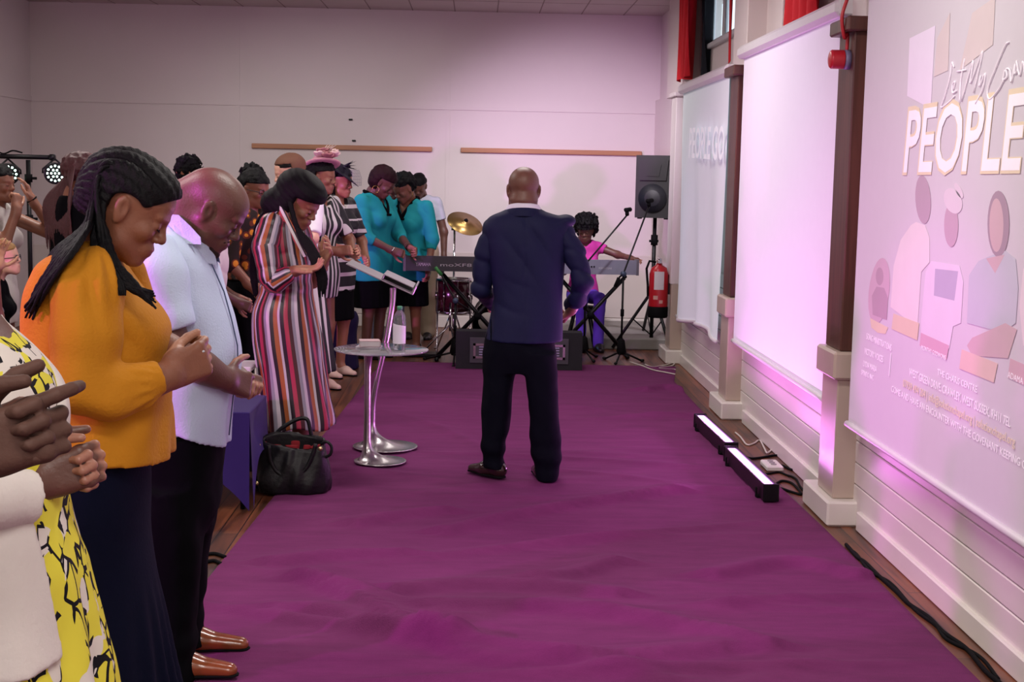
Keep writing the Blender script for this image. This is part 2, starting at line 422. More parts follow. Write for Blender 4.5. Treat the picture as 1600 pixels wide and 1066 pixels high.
# back wall battens: thin raised strips at the board joints
s = MB()
for x in (-2.573, -.322):
    s.box((x-.02, YB-.008, .83), (x+.02, YB, ZC))
s.box((XL, YB-.012, 2.355), (1.95, YB, 2.405)); structure(s.build('trim_2', paint))
structure(MB().box((XL, YB-.02, .14), (1.95, YB, .825), .004).build('trim_3', mat('wall_paint_less_violet', 'd2c8c4', .5, var=.04, vscale=3)))  # same paint as the wall; weaker violet light down here put into its tone
structure(MB().box((XL, YB-.04, 0), (1.95, YB, .135), .008).build('baseboard_back', gloss))
structure(MB().box((XL, -1, 0), (XL+.02, YB, .13), .006).build('baseboard_left', gloss))
structure(MB().box((XL, -1, 2.355), (XL+.012, YB, 2.405)).build('trim_4', paint))
# the low grey platform in the far corner
structure(MB().box((.85, 13.62, 0), (1.95, 15.3, .11), .01).build('trim_5', mat('grey_platform_cloth', '8d8a86', .8, var=.1, vscale=20)))
# right wall: boarded lower part, baseboards, pillars
s = MB(); zs = [0, .202, .309, .417, .525, .633, .741, .849, .957]
for i in range(len(zs)-1): s.box((XW, -1.2, zs[i]+.003), (XW+.06, 12.95, zs[i+1]-.002), .004)
s.box((XW+.03, -1.2, 0), (2.04, YB+.2, 2.50)); s.box((1.955, 13.0, 0), (2.2, YB+.2, ZC))
structure(s.build('wall_right', mat('white_board_paint', 'dcd5d0', .38, var=.04, vscale=4, bump=.04, bscale=12)))
bays = [(-1.2, 3.45), (4.0, 6.62), (7.22, 9.58), (10.2, 12.6)]
for i, (y0, y1) in enumerate(bays):
    structure(MB().box((XW-.02, y0, 0), (XW+.03, y1, .095), .006).build('baseboard_right', gloss))
structure(MB().box((1.935, 13.1, 0), (1.96, YB, .13), .006).build('baseboard_right', gloss))
PY = [3.66, 6.755, 9.76, 12.68]; TN = iter(range(7, 60))
for i, y in enumerate(PY):
    x0 = 1.775; yb = y+.30
    structure(MB().box((1.735, y-.07, 0), (XW+.1, y+.45, .124), .01).build('trim_%d' % next(TN), gloss))
    structure(MB().box((x0, y, .124), (XW+.1, yb, .72), .006).build('trim_%d' % next(TN), mat('pillar_paint', 'b8a699', .3, var=.05, vscale=5, bump=.08, bscale=10)))
    if i < 3:
        structure(MB().box((x0-.03, y-.03, .718), (XW+.1, yb+.03, .855), .012).build('trim_%d' % next(TN), mat('pillar_paint', '', 0)))
        structure(MB().box((x0+.005, y+.005, .855), (XW+.1, yb-.01, 2.40), .006).build('trim_%d' % next(TN), postm))
        structure(MB().box((x0-.04, y-.035, 2.385), (XW+.1, yb+.02, 2.455), .008).build('trim_%d' % next(TN), postm))
    else:
        structure(MB().box((x0-.01, y, .72), (XW+.1, yb, 2.42), .006).build('trim_%d' % next(TN), paint))
        structure(MB().box((x0-.03, y-.03, 2.40), (XW+.1, yb+.03, 2.44), .006).build('trim_%d' % next(TN), paint))
    # white pier above, up to the ceiling
    structure(MB().box((x0+.06, y+.05, 2.44), (2.04, yb+.25 if i < 3 else yb+.9, ZC), .006).build('trim_%d' % next(TN), mat('pier_paint', 'dcd0cf', .5, var=.03, vscale=3)))
# upper wall with high windows in the bays
up = mat('pier_paint', '', 0)
wins = [(1.0, 3.6, 1), (4.3, 6.6, 2), (7.5, 8.7, 3), (10.35, 12.3, 4)]
s = MB()
edges = [-1.2]+[e for w in wins for e in (w[0], w[1])]+[12.95]
for i in range(0, len(edges)-1, 2): s.box((1.97, edges[i], 2.5), (2.04, edges[i+1], ZC))
for y0, y1, n in wins: s.box((1.97, y0, 2.5), (2.04, y1, 2.80)); s.box((1.97, y0, ZC-.08), (2.04, y1, ZC))
s.box((1.86, -1.2, 2.46), (2.04, 12.9, 2.50))
structure(s.build('wall_right', up))
glass = mat('window_glass', 'e8f2f4', .03, var=0, trans=1., ior=1.02, spec=.2)
fr = mat('window_frame_white', 'cdd0d2', .35, var=.03)
for y0, y1, n in wins:
    f = MB(); z0, z1 = 2.80, ZC-.08
    for a, c in ((y0, y0+.06), (y1-.06, y1)): f.box((1.985, a, z0), (2.02, c, z1), .006)
    f.box((1.985, y0, z0), (2.02, y1, z0+.05), .006); f.box((1.985, y0, z1-.05), (2.02, y1, z1), .006)
    k = int((y1-y0)/.7)
    for j in range(1, k+1):
        yy = y0+(y1-y0)*j/(k+1); f.box((1.98, yy-.03, z0), (2.025, yy+.035, z1), .006)
    f.box((1.93, y0-.03, z0-.03), (2.0, y1+.03, z0+.012), .006)
    o = structure(f.build('window_%d' % n, fr))
    g = MB().box((1.998, y0+.05, z0+.04), (2.004, y1-.05, z1-.04)).build('pane', glass); g.parent = o
# thin trims on the upper wall beside the second bay window
structure(MB().box((1.955, 9.25, 2.5), (1.97, 9.30, ZC), .004).build('trim_6', up))
# ---------------------------------------------------------------- carpet
def carpet():
    ny, nx = 620, 150; ys = np.linspace(.6, 12.38, ny)
    xl = np.interp(ys, [.6, 5.67, 12.38], [-1.30, -1.079, -.818])
    xr = np.interp(ys, [.6, 4.57, 6.63, 9.0, 11.5, 12.38], [1.74, 1.735, 1.715, 1.66, 1.66, 1.80])
    t = np.linspace(0, 1, nx); X = xl[:, None]+(xr-xl)[:, None]*t; Y = np.broadcast_to(ys[:, None], X.shape).copy()
    Z = np.full_like(X, .012); r = np.random.default_rng(3)
    for i in range(46):
        cx, cy = r.uniform(-1, 1.6), r.uniform(1, 12); L = r.uniform(.3, .9); w = r.uniform(.022, .06)*(1 if cy < 8 else 1.6); a = r.normal(0, .35)+(.25 if i % 3 else -.5)
        dx, dy = X-cx, Y-cy; p = dx*math.cos(a)+dy*math.sin(a); q = -dx*math.sin(a)+dy*math.cos(a)+.12*p*p
        Z += r.uniform(.006, .017)*np.exp(-(p/L)**2-(q/w)**2)
    # the long soft creases on the near part
    cr_ = [[(700, 832), (800, 808), (900, 790), (1050, 768)], [(480, 905), (560, 940), (640, 985), (730, 1025), (850, 1037), (1000, 1028), (1120, 1015)], [(620, 925), (740, 916), (860, 920), (960, 930)], [(850, 912), (900, 900), (955, 880)], [(440, 955), (520, 958), (600, 990), (700, 1010)], [(700, 948), (850, 952), (1000, 968), (1200, 1012)], [(1010, 610), (1040, 606), (1075, 612)], [(560, 820), (640, 806), (690, 800)], [(1120, 900), (1240, 880), (1340, 900)], [(430, 880), (520, 870), (620, 868)]]
    for ln in cr_:
        Pn = np.array([FL(u, v, .02)[:2] for u, v in ln]); tt = np.linspace(0, len(ln)-1, 40); Qx, Qy = crv(np.arange(len(ln)), Pn[:, 0], tt), crv(np.arange(len(ln)), Pn[:, 1], tt); best = np.full(X.shape, 9.); sgn = np.zeros(X.shape)
        for k_ in range(40):
            d_ = np.hypot(X-Qx[k_], Y-Qy[k_]); m_ = d_ < best; best[m_] = d_[m_]; sgn[m_] = (Y-Qy[k_])[m_]
        Z += .040*np.exp(-(best/np.where(sgn < 0, .034, .12))**2)
    for cx, cy, a, L, w, hgt in ((-.2, 4.9, -.42, 1.0, .05, .022), (.6, 4.6, .12, .8, .045, .018), (.5, 6.3, .42, .9, .05, .016), (1.2, 5.4, .25, .6, .05, .014), (-.5, 5.5, -.6, .6, .04, .012), (1.35, 9.7, .2, .45, .08, .02)):
        dx, dy = X-cx, Y-cy; p = dx*math.cos(a)+dy*math.sin(a); q = -dx*math.sin(a)+dy*math.cos(a)
        Z += 1.9*hgt*np.exp(-(p/L)**2-(q/(.75*w))**2)
    edge = np.minimum(np.minimum(t, 1-t)[None, :]*2.6/.02, 1); Z = .004+(Z-.004)*edge
    Y += 0
    G = np.stack([X, Y, Z], -1); m = MB().grid(G)
    # skirt down to the floor
    rim = np.concatenate([G[:, 0], G[-1, :], G[::-1, -1], G[0, ::-1]]); low = rim.copy(); low[:, 2] = .0005
    m.grid(np.stack([rim, low], 0))
    mt = mat('carpet_purple', '6c2e5c', .95, var=.42, vscale=5, bump=.35, bscale=220, sheen=.1, spec=.08)
    mp = nd(mt.node_tree, 'ShaderNodeMapping'); mp.inputs['Scale'].default_value = (.5, 1.9, 1)
    nt = mt.node_tree; n = [x for x in nt.nodes if x.type == 'TEX_NOISE'][0]; n.inputs['Detail'].default_value = 9; n.inputs['Roughness'].default_value = .72
    nt.links.new([x for x in nt.nodes if x.type == 'TEX_COORD'][0].outputs['Object'], mp.inputs[0]); nt.links.new(mp.outputs[0], n.inputs['Vector'])
    return tag(m.build('carpet', mt, fix=False), 'long purple carpet with soft creases running up the hall', 'carpet')
carpet()
# pine rails on the back wall
for x0, x1, lab in ((-2.422, -.49, 'left pine rail on the back wall, above the women in hats'), (-.18, 1.775, 'right pine rail on the back wall, ending at the tall loudspeaker')):
    tag(MB().box((x0, YB-.04, 1.905), (x1, YB, 1.955), .004).build('wooden_rail', pinem), lab, 'rail', 'pine rails on the back wall')
# ================================================================ projection screens on the right wall
def plate(m, poly, x, d=.0004):
    """flat outline (y, z) hung on a sheet facing the hall"""
    return m.prism([(p[0], p[1]) for p in poly], x-d, x, 'x')
SXP = 1.80
def sp(u, v, x=SXP):
    d = FW + RT*(u-800)/CF - UP*(v-533)/CF; p = np.array([0, 0, CH])+d*(x/d[0]); return p[1], p[2]
def text_mesh(name, txt, m, parent, p0, p1, hz, x, shear=0., ext=.0003, off=0.):
    """lettering on the sheet: baseline from p0 to p1 (y, z), letter height hz"""
    cu = bpy.data.curves.new(name, 'FONT'); cu.body = txt; cu.extrude = ext; cu.shear = shear; cu.offset = off; cu.size = 1.; cu.resolution_u = 3
    o = bpy.data.objects.new(name, cu); COL.objects.link(o); bpy.context.view_layer.update()
    me = bpy.data.meshes.new_from_object(o.evaluated_get(bpy.context.evaluated_depsgraph_get())); COL.objects.unlink(o); bpy.data.objects.remove(o)
    V = np.array([v.co[:] for v in me.vertices]); f = [tuple(p.vertices) for p in me.polygons]; bpy.data.meshes.remove(me)
    x0, x1 = V[:, 0].min(), V[:, 0].max(); t = (V[:, 0]-x0)/(x1-x0); h = V[:, 1]/.70*hz
    P = np.stack([np.full(len(V), x)-(V[:, 2]+ext), p0[0]+(p1[0]-p0[0])*t, p0[1]+(p1[1]-p0[1])*t+h], 1)
    return MB().add(P, f).build(name, m, parent, fix=False)
def textx(name, txt, m, parent, q0, q1, qt, x=SXP-.004, shear=0., off=0.):
    a, b, c = sp(*q0), sp(*q1), sp(*qt); return text_mesh(name, txt, m, parent, a, b, c[1]-a[1], x, shear, off=off)
def screen(y0, y1, z0, z1, xt, xb, label, wave=0., fabric=None, casing=None):
    t = thing('projection_screen', label, 'screen', (xb, (y0+y1)/2, z0), 0, 'roll-down projection screens on the right wall')
    ny, nz = 60, 50; ys = np.linspace(y0, y1, ny); zs = np.linspace(z0, z1, nz)
    Yg, Zg = np.meshgrid(ys, zs, indexing='ij'); tt = (Zg-z0)/(z1-z0); Xg = xb+(xt-xb)*tt
    q = (Yg-y0)/(y1-y0)
    if wave:
        Xg = Xg - wave*(1-tt)**1.3*(np.sin(q*9+1.2*tt)*.5+.5*np.sin(q*17-2*tt+1)) - wave*.5*np.exp(-((q-.4-.25*tt)/.07)**2)*(1-tt)
        Zg = Zg + (1-tt)**2*wave*.8*np.sin(q*5)
    m = MB(); m.grid(np.stack([Xg, Yg, Zg], -1)); Xb = Xg+.002; m.grid(np.stack([Xb, Yg, Zg], -1)); m.build('fabric', fabric, t)
    m = MB(); pts = [(Xg[i, 0]-.002, Yg[i, 0], Zg[i, 0]-.012) for i in range(0, ny, 3)]+[(Xg[-1, 0]-.002, Yg[-1, 0]+.01, Zg[-1, 0]-.012)]
    m.tube(pts, .016, 10); m.build('bottom_bar', casing, t)
    m = MB(); m.box((xt-.045, y0-.05, z1-.01), (xt+.05, y1+.05, z1+.075), .022)
    m.box((xt-.03, y0-.065, z1-.005), (xt+.05, y0-.045, z1+.07), .006); m.box((xt-.03, y1+.045, z1-.005), (xt+.05, y1+.065, z1+.07), .006)
    m.build('casing', casing, t); return t
casem = mat('screen_casing', 'd6d2d6', .4, var=.03)
fabm = mat('screen_fabric_glow', 'e6e0ea', .85, var=.02, emit='dcc8f4', estr=.12)  # blank sheet: the violet light falling on it is put in as weak emission
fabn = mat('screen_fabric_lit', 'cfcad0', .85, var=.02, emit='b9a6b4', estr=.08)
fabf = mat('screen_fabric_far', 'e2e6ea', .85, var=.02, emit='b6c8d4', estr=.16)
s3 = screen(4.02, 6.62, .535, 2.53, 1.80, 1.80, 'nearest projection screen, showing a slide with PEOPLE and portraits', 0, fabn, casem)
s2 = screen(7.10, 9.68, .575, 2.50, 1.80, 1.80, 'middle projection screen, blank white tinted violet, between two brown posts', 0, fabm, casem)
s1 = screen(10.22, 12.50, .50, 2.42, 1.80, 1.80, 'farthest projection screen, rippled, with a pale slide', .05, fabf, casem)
def projected(name, col, e=.35):
    if name not in ('slide_white', 'slide_bluewhite'):
        c = [int(col[i:i+2], 16) for i in (0, 2, 4)]; w = .45; col = '%02x%02x%02x' % tuple(int(a*w+k*(1-w)) for a, k in zip(c, (0xd4, 0xc6, 0xd4)))
    return mat(name, col, .85, var=.05, vscale=8, emit=col, estr=e*.5)
white = projected('slide_white', 'f2ecf2', .22)
glow = projected('slide_cream_edge', 'ecd88e', .22)
X3 = 1.80
def polys(name, m, polylist, parent, x, xs=None):
    mb = MB()
    for pl in polylist: plate(mb, [sp(u, v, X3) for u, v in pl], x)
    return mb.build(name, m, parent)
def ellp(cu, cv, a, b, n=24, sl=0.): return [(cu+a*math.cos(t)+sl*b*math.sin(t), cv+b*math.sin(t)) for t in np.arange(n)*2*math.pi/n]
SXN = 1.7990
# slide picture: soft blocks of colour behind, people, name plates
0 and polys('slide_background', projected('slide_mauve', 'cbbcd6', .22), [[(1385, 40), (1600, -60), (1700, -100), (1700, 330), (1390, 250)]], s3, SXN+.0005)
polys('slide_background', projected('slide_tan', 'cdbfae', .22), [[(1520, 20), (1556, -5), (1552, 70), (1500, 110)], [(1465, 60), (1485, 20), (1482, 110), (1460, 120)]], s3, SXN-.0005)
polys('slide_background', projected('slide_pale', 'e6def0', .3), [[(1422, 60), (1462, 40), (1455, 170), (1418, 150)]], s3, SXN-.0005)
for ip, (nm, c, pl) in enumerate((
    ('portrait', 'b58a9a', [ellp(1374, 455, 16, 52, sl=-.1)]),
    ('portrait', 'e0cd86', [[(1360, 497), (1388, 512), (1384, 522), (1372, 520), (1362, 512)]]),
    ('portrait', '8c6270', [ellp(1375, 432, 6, 14), [(1363, 462), (1370, 448), (1382, 450), (1388, 466), (1386, 500), (1364, 492)]]),
    ('portrait', 'e6e2d2', [[(1392, 480), (1397, 415), (1408, 375), (1424, 352), (1432, 347), (1446, 352), (1453, 372), (1453, 410), (1440, 425), (1434, 512)]]),
    ('portrait', '8d6f7c', [ellp(1443, 312, 12, 38, sl=.05)]),
    ('portrait', 'dcd2de', [[(1440, 500), (1447, 425), (1456, 408), (1500, 415), (1506, 440), (1502, 505), (1490, 510), (1484, 545), (1440, 525)]]),
    ('portrait', '8c8ca4', [[(1462, 420), (1498, 424), (1492, 470), (1460, 462)]]),
    ('portrait', 'a07888', [ellp(1487, 352, 11, 34)]),
    ('portrait', 'd8cdd0', [ellp(1490, 314, 14, 20, sl=.2), ellp(1499, 298, 5, 12, sl=.4)]),
    ('portrait', 'a3b4b8', [[(1512, 500), (1515, 430), (1530, 408), (1548, 400), (1572, 392), (1588, 405), (1592, 450), (1588, 505), (1568, 520), (1512, 505)]]),
    ('portrait', '6d4f5c', [ellp(1561, 350, 17, 52)]),
    ('portrait', 'b58a88', [ellp(1558, 352, 11, 42), [(1542, 404), (1556, 427), (1571, 398)], [(1512, 540), (1520, 528), (1572, 505), (1590, 515), (1576, 560), (1520, 556)]]),
    ('portrait', 'e4dcd4', [[(1594, 480), (1600, 420), (1640, 400), (1660, 560), (1600, 540)]]),
    ('name_plate', 'd6c27e', [[(1397, 490), (1437, 505), (1434, 532), (1394, 514)]]),
    ('name_plate', 'c27f92', [[(1440, 520), (1484, 540), (1480, 562), (1438, 540)]]),
    ('name_plate', 'd9b08e', [[(1504, 546), (1560, 568), (1554, 598), (1500, 576)]]),
    ('name_plate', 'c08790', [[(1580, 560), (1660, 596), (1652, 626), (1576, 590)]]))):
    polys(nm, projected('slide_'+c, c, .2), pl, s3, SXN-.0002-.0001*ip)
XT = SXN-.0026
textx('lettering', 'PEOPLE', glow, s3, (1411, 270), (1601, 266), (1411, 170), XT+.0007, .12, off=.028)
textx('lettering', 'PEOPLE', white, s3, (1413, 268), (1600, 264), (1413, 174), XT, .12, off=.012)
textx('lettering', 'SONG MINISTRATIONS', white, s3, (1355, 530), (1394, 549), (1355, 520), XT)
textx('lettering', 'VICTORY VOICES', white, s3, (1352, 553), (1381, 567), (1352, 543), XT)
textx('lettering', 'LYDIA MARIA', white, s3, (1350, 572), (1371, 582), (1350, 563), XT)
textx('lettering', 'SPINDO INC', white, s3, (1347, 585), (1366, 595), (1347, 577), XT)
textx('lettering', 'THE CHARIS CENTRE', white, s3, (1466, 586), (1528, 614), (1466, 576), XT)
textx('lettering', 'WEST GREEN DRIVE, CRAWLEY, WEST SUSSEX, RH11 7EL', white, s3, (1422, 587), (1580, 668), (1422, 575), XT)
textx('lettering', '07939 494 204 | info@solutionchapel.org | solutionchapel.org', glow, s3, (1412, 604), (1587, 698), (1412, 592), XT)
textx('lettering', 'COME AND HAVE AN ENCOUNTER WITH THE COVENANT KEEPING GOD', white, s3, (1394, 612), (1618, 742), (1394, 602), XT)
textx('lettering', 'ADAMA', white, s3, (1576, 590), (1600, 601), (1576, 580), XT)
textx('lettering', 'MONTHY GODWONS', white, s3, (1441, 546), (1479, 563), (1441, 539), XT)
plate_line = MB(); plate(plate_line, [sp(1393, 552), sp(1394, 552), sp(1391, 588), sp(1390, 588)], XT); plate_line.build('divider_line', white, s3)
# handwriting: thin strokes
def strokes(lst, wd, m, name):
    mb = MB()
    for st in lst:
        pts = [(XT, *sp(u, v)) for u, v in st]; P = np.array(pts)
        t = np.linspace(0, len(P)-1, len(P)*5); Q = np.stack([crv(np.arange(len(P)), P[:, i], t) for i in range(3)], 1) if len(P) > 2 else P
        Q = Q.astype(float); Q[:, 0] = XT; mb.tube(Q, wd, 6)
    return mb.build(name, m, s3)
strokes([[(1492, 105), (1489, 98), (1486, 120), (1478, 150), (1472, 168), (1486, 158), (1493, 150)],
         [(1491, 140), (1494, 128), (1490, 132), (1490, 145), (1496, 142)], [(1509, 92), (1503, 125), (1501, 160)], [(1497, 112), (1511, 109)],
         [(1504, 158), (1522, 95), (1518, 130), (1537, 80), (1523, 145)], [(1534, 118), (1532, 135), (1541, 115), (1537, 140), (1526, 162)],
         [(1578, 66), (1572, 72), (1556, 110), (1545, 140), (1548, 155), (1562, 140), (1570, 125)],
         [(1572, 110), (1569, 124), (1575, 120), (1574, 108), (1580, 110), (1582, 128), (1588, 100), (1587, 115), (1592, 108), (1590, 95), (1595, 118), (1600, 96), (1604, 116), (1610, 92)]], .0035, white, 'handwriting')
# far screen: pale lettering of the same slide
def lett(txt, u0, v0, u1, v1, vt, m):
    a, b, c = sp(u0, v0, 1.78), sp(u1, v1, 1.78), sp(u0, vt, 1.78); text_mesh('lettering', txt, m, s1, a, b, c[1]-a[1], 1.745, off=.01)
lett('PEOPLE GO', 1083, 246, 1138, 250, 200, projected('slide_bluewhite', 'eef4fa', .3))

# ================================================================ light bars, cables, power strip
bm_ = mat('black_metal', '0c0b0f', .4, metal=.2, var=.1, spec=.3)
rub = mat('black_rubber', '0a090c', .75, var=.08, spec=.12)
def led_bar(a, b, label):
    a = np.array(a); b = np.array(b); d = nrm(b-a); n = np.array([-d[1], d[0], 0]); R = np.stack([d, n, [0, 0, 1]], 1); L = np.linalg.norm(b-a); c = (a+b)/2
    t = thing('light_bar', label, 'lamp', (c[0], c[1], 0), 0, 'glowing light bars on the carpet')
    z0 = .022
    def bx(mb, lo, hi, bev): mb.box((c[0]+lo[0], c[1]+lo[1], lo[2]), (c[0]+hi[0], c[1]+hi[1], hi[2]), bev, rot=R, piv=(c[0], c[1], 0)); return mb
    m = MB(); bx(m, (-L/2, -.038, z0), (L/2, -.026, z0+.085), .003); bx(m, (-L/2, .026, z0), (L/2, .038, z0+.085), .003); bx(m, (-L/2, -.03, z0), (L/2, .03, z0+.06), .003)
    for sx in (-1, 1): bx(m, (sx*L/2-.008, -.042, z0-.004), (sx*L/2+.008, .042, z0+.09), .004)
    m.build('housing', bm_, t)
    m = MB(); bx(m, (-L/2+.01, -.026, z0+.06), (L/2-.01, .026, z0+.078), .004); m.build('light_strip', mat('magenta_light_strip', 'ffffff', .4, var=0, emit='e27cff', estr=5.), t)
    for sx in (-1, 1):
        m = MB(); bx(m, (sx*(L/2-.12)-.02, -.05, .012), (sx*(L/2-.12)+.02, .05, .03), .004); bx(m, (sx*(L/2-.12)-.012, -.054, .014), (sx*(L/2-.12)+.012, -.046, .07), .003); m.build('bracket_foot', rub, t)
    l = area('light_bar_glow', (c[0], c[1], z0+.095), (c[0]+.55, c[1], 1.0), .04, 14, (1, .28, 1), L*.95); l.parent = t; l.location = (0, 0, z0+.095)
    l.rotation_euler = (Matrix.Rotation(math.atan2(d[1], d[0])-math.pi/2, 4, 'Z') @ Matrix.Rotation(math.radians(28), 4, 'Y') @ Matrix.Rotation(math.pi, 4, 'X')).to_euler()
    return t
pA0, pA1 = FL(1094, 649, .1), FL(1143, 694, .1); pB0, pB1 = FL(1142, 700, .1), FL(1205, 760, .1)
for p in (pA0, pA1, pB0, pB1): p[2] = 0
led_bar(pA0, pA1, 'farther glowing magenta light bar on the carpet by the wall')
led_bar(pB0, pB1, 'nearer glowing magenta light bar on the carpet by the wall')
def cable(name, pts, r, m, label, cat='cable', group=None):
    P = np.array(pts, float); t = np.linspace(0, len(P)-1, len(P)*8); Q = np.stack([crv(np.arange(len(P)), P[:, i], t) for i in range(3)], 1); Q[:, 2] = np.maximum(Q[:, 2], r)
    return tag(MB().tube(Q, r, 7).build(name, m), label, cat, group)
whc = mat('white_cable', 'c8bfb8', .5, var=.05)
def F(u, v, z=.006): p = FL(u, v, z); return (p[0], p[1], z)
cable('cable', [F(1149, 676), F(1157, 683), F(1167, 695), F(1178, 693), F(1187, 688), F(1194, 700), F(1199, 708), F(1208, 702), F(1214, 712)], .006, whc, 'white cable curling from the far light bar to the white power strip')
cable('cable', [F(1155, 708), F(1170, 716), F(1185, 716), F(1212, 712), F(1226, 716), F(1242, 726), F(1240, 735), F(1222, 728), F(1205, 724)], .007, rub, 'black cable looped over the white power strip beside the light bars')
cable('cable', [F(1211, 757), F(1222, 752), F(1238, 756), F(1252, 772), F(1240, 770), F(1222, 764), F(1212, 762)], .007, rub, 'black cable looping out of the near end of the light bars')
cable('cable', [F(1180, 728), F(1195, 740), F(1216, 738), F(1228, 742), F(1243, 748), F(1250, 760), F(1262, 775)], .006, rub, 'black cable running from the power strip to the foot of the near pillar')
pw = FL(1206, 727, .02); t = thing('power_strip', 'small white power strip lying among cables near the wall', 'power strip', (pw[0], pw[1], 0))
MB().box((pw[0]-.05, pw[1]-.1, .001), (pw[0]+.05, pw[1]+.1, .034), .008).build('case', mat('white_plastic', 'd8d4d0', .4, var=.03), t)
m = MB()
for k in (-.05, 0, .05): m.lathe([(.0, .034), (.017, .034), (.017, .038), (.013, .0375), (0, .0355)], (pw[0], pw[1]+k, 0), 16)
m.build('sockets', mat('grey_plastic', '8e8a8c', .5, var=.03), t)
cable('cable', [F(1322, 852), F(1340, 872), F(1352, 880), F(1372, 900), F(1400, 925), F(1420, 945), F(1450, 965), F(1475, 990), F(1510, 1015), F(1540, 1050), F(1570, 1075)], .009, rub, 'thick black cable lying between the carpet edge and the near wall')
cable('cable', [F(1330, 862), F(1338, 866), F(1360, 894), F(1392, 912), F(1428, 952), F(1462, 978), F(1480, 1000), F(1530, 1026), F(1560, 1062)], .007, rub, 'thinner black cable winding along the near wall beside the thick one')
cable('cable', [F(318, 868), F(335, 866), F(352, 871)], .008, rub, 'short end of black cable on the wooden floor left of the carpet')
cable('cable', [F(318, 880), F(334, 877), F(346, 882)], .008, rub, 'second black cable end on the wood, nearer the trousers')
# white cables bunched in the far corner by the first pillar
for k, lab in enumerate(('loop of white cable on the floor by the farthest pillar foot', 'longer white cable by the farthest pillar, reaching onto the carpet')):
    if k == 0: cable('cable', [F(1008, 570), F(1020, 574), F(1040, 571), F(1054, 566), F(1050, 572), F(1030, 576), F(1056, 578)], .007, whc, lab)
    else: cable('cable', [F(985, 566, .016), F(1004, 572, .016), F(1020, 578, .02), F(1040, 582, .022), F(1055, 585, .02)], .006, whc, lab)
for u, v, lab in ((548, 187, 'small dark hook high on the back wall'), (553, 220, 'small dark hook just above the left pine rail')):
    p = W(u, v, 15.33); t = tag(MB().box((p[0]-.02, 15.318, p[2]-.009), (p[0]+.02, 15.341, p[2]+.009), .004).build('wall_hook', bm_), lab, 'hook')
# ================================================================ alarm beacon, curtains, vent
red = mat('red_plastic', 'b3202c', .35, var=.08)
pb = W(1314, 93, 6.84); t = thing('alarm_beacon', 'red round alarm beacon on the near brown post', 'alarm', (pb[0], pb[1], pb[2]))
MB().lathe([(.0, -.022), (.04, -.022), (.047, -.016), (.047, .008), (.0, .008)], (1.772, pb[1], pb[2]), 24, 'x').build('base', mat('grey_box', '6e6a86', .5), t)
m = MB(); prof = [(0, 0)]
for i in range(9): prof += [(.046, .002+i*.007), (.043, .0055+i*.007)]
prof += [(.040, .066), (.03, .07), (0, .072)]
m.lathe([(r, -z) for r, z in prof], (1.752, pb[1], pb[2]), 28, 'x').build('lens', red, t)
pt = W(1331, 0, 6.73); cable('cable', [(1.765, pb[1], pb[2]+.04), (1.762, pb[1]-.01, pb[2]+.12), (1.74, 6.80, 2.36), (1.722, 6.79, 2.45), (1.74, 6.79, 2.53), (1.80, 6.80, 2.7)], .009, red, 'red cable dropping to the alarm beacon on the brown post')
def curtain(y0, y1, z0, z1, label, nf, m, x=1.90, taper=0., am=1.):
    ny, nz = 90, 24; q = np.linspace(0, 1, ny)[:, None]; zz = np.linspace(0, 1, nz)[None, :]
    Y = y0+(y1-y0)*(q*(1-taper*(1-zz)**1.5)+taper*.5*(1-zz)**1.5); X = x-.035*am*np.sin(q*nf*2*math.pi+1.5*zz)-.012*am*np.sin(q*nf*5+3*zz); Z = z0+(z1-z0)*zz+0*q-.02*np.sin(q*7)*(1-zz)
    mb = MB().grid(np.stack([X, Y, Z], -1)); mb.grid(np.stack([X+.004, Y, Z], -1))
    return tag(mb.build('curtain', m), label, 'curtain', 'red curtains at the high windows')
redc = mat('red_curtain_cloth', 'c4222c', .8, var=.15, vscale=9, sheen=.2)
curtain(12.10, 12.86, 2.545, 3.36, 'wide red curtain at the left of the farthest high window', 3.5, redc, x=1.80, taper=.15)
curtain(10.70, 10.80, 2.56, 3.36, 'narrow red curtain at the right of the farthest high window', 1, redc, x=1.885, am=.2)
curtain(7.95, 8.75, 2.60, 3.36, 'red curtain above the middle projection screen', 3.5, redc, x=1.875)
curtain(12.07, 12.2, 2.56, 3.36, 'black lining strip beside the wide red curtain at the far window', 1, mat('black_lining', '22242c', .8), x=1.93)
pv = W(1044, 170, 14.4); t = thing('wall_vent', 'small grey louvred vent high on the far right wall', 'vent', (1.955, 14.4, pv[2]))
MB().box((1.93, 14.1, 2.22), (1.955, 14.6, 2.45), .006).build('frame', mat('grey_vent_metal', '9a99a2', .5), t)
m = MB()
for k in range(6): m.box((1.922, 14.14, 2.25+k*.032), (1.935, 14.56, 2.262+k*.032))
m.build('louvre', mat('dark_vent_metal', '5c5c66', .5), t)
# ================================================================ stage kit
steel = mat('brushed_steel', 'b3aeb0', .26, metal=.95, var=.05, vscale=30)
chrome = mat('chrome', 'c9c7c9', .12, metal=1., var=0)
def tripod(t, c, hub, foot_r, n, a0, m, r=.011, foot=.014):
    for k in range(n):
        a = a0+k*2*math.pi/n; e = (c[0]+foot_r*math.cos(a), c[1]+foot_r*math.sin(a), foot)
        mb = MB().tube([(c[0], c[1], hub), e], r, 8); mb.tube([e, (e[0]+.03*math.cos(a), e[1]+.03*math.sin(a), foot)], r*1.5, 8); mb.build('leg', m, t)
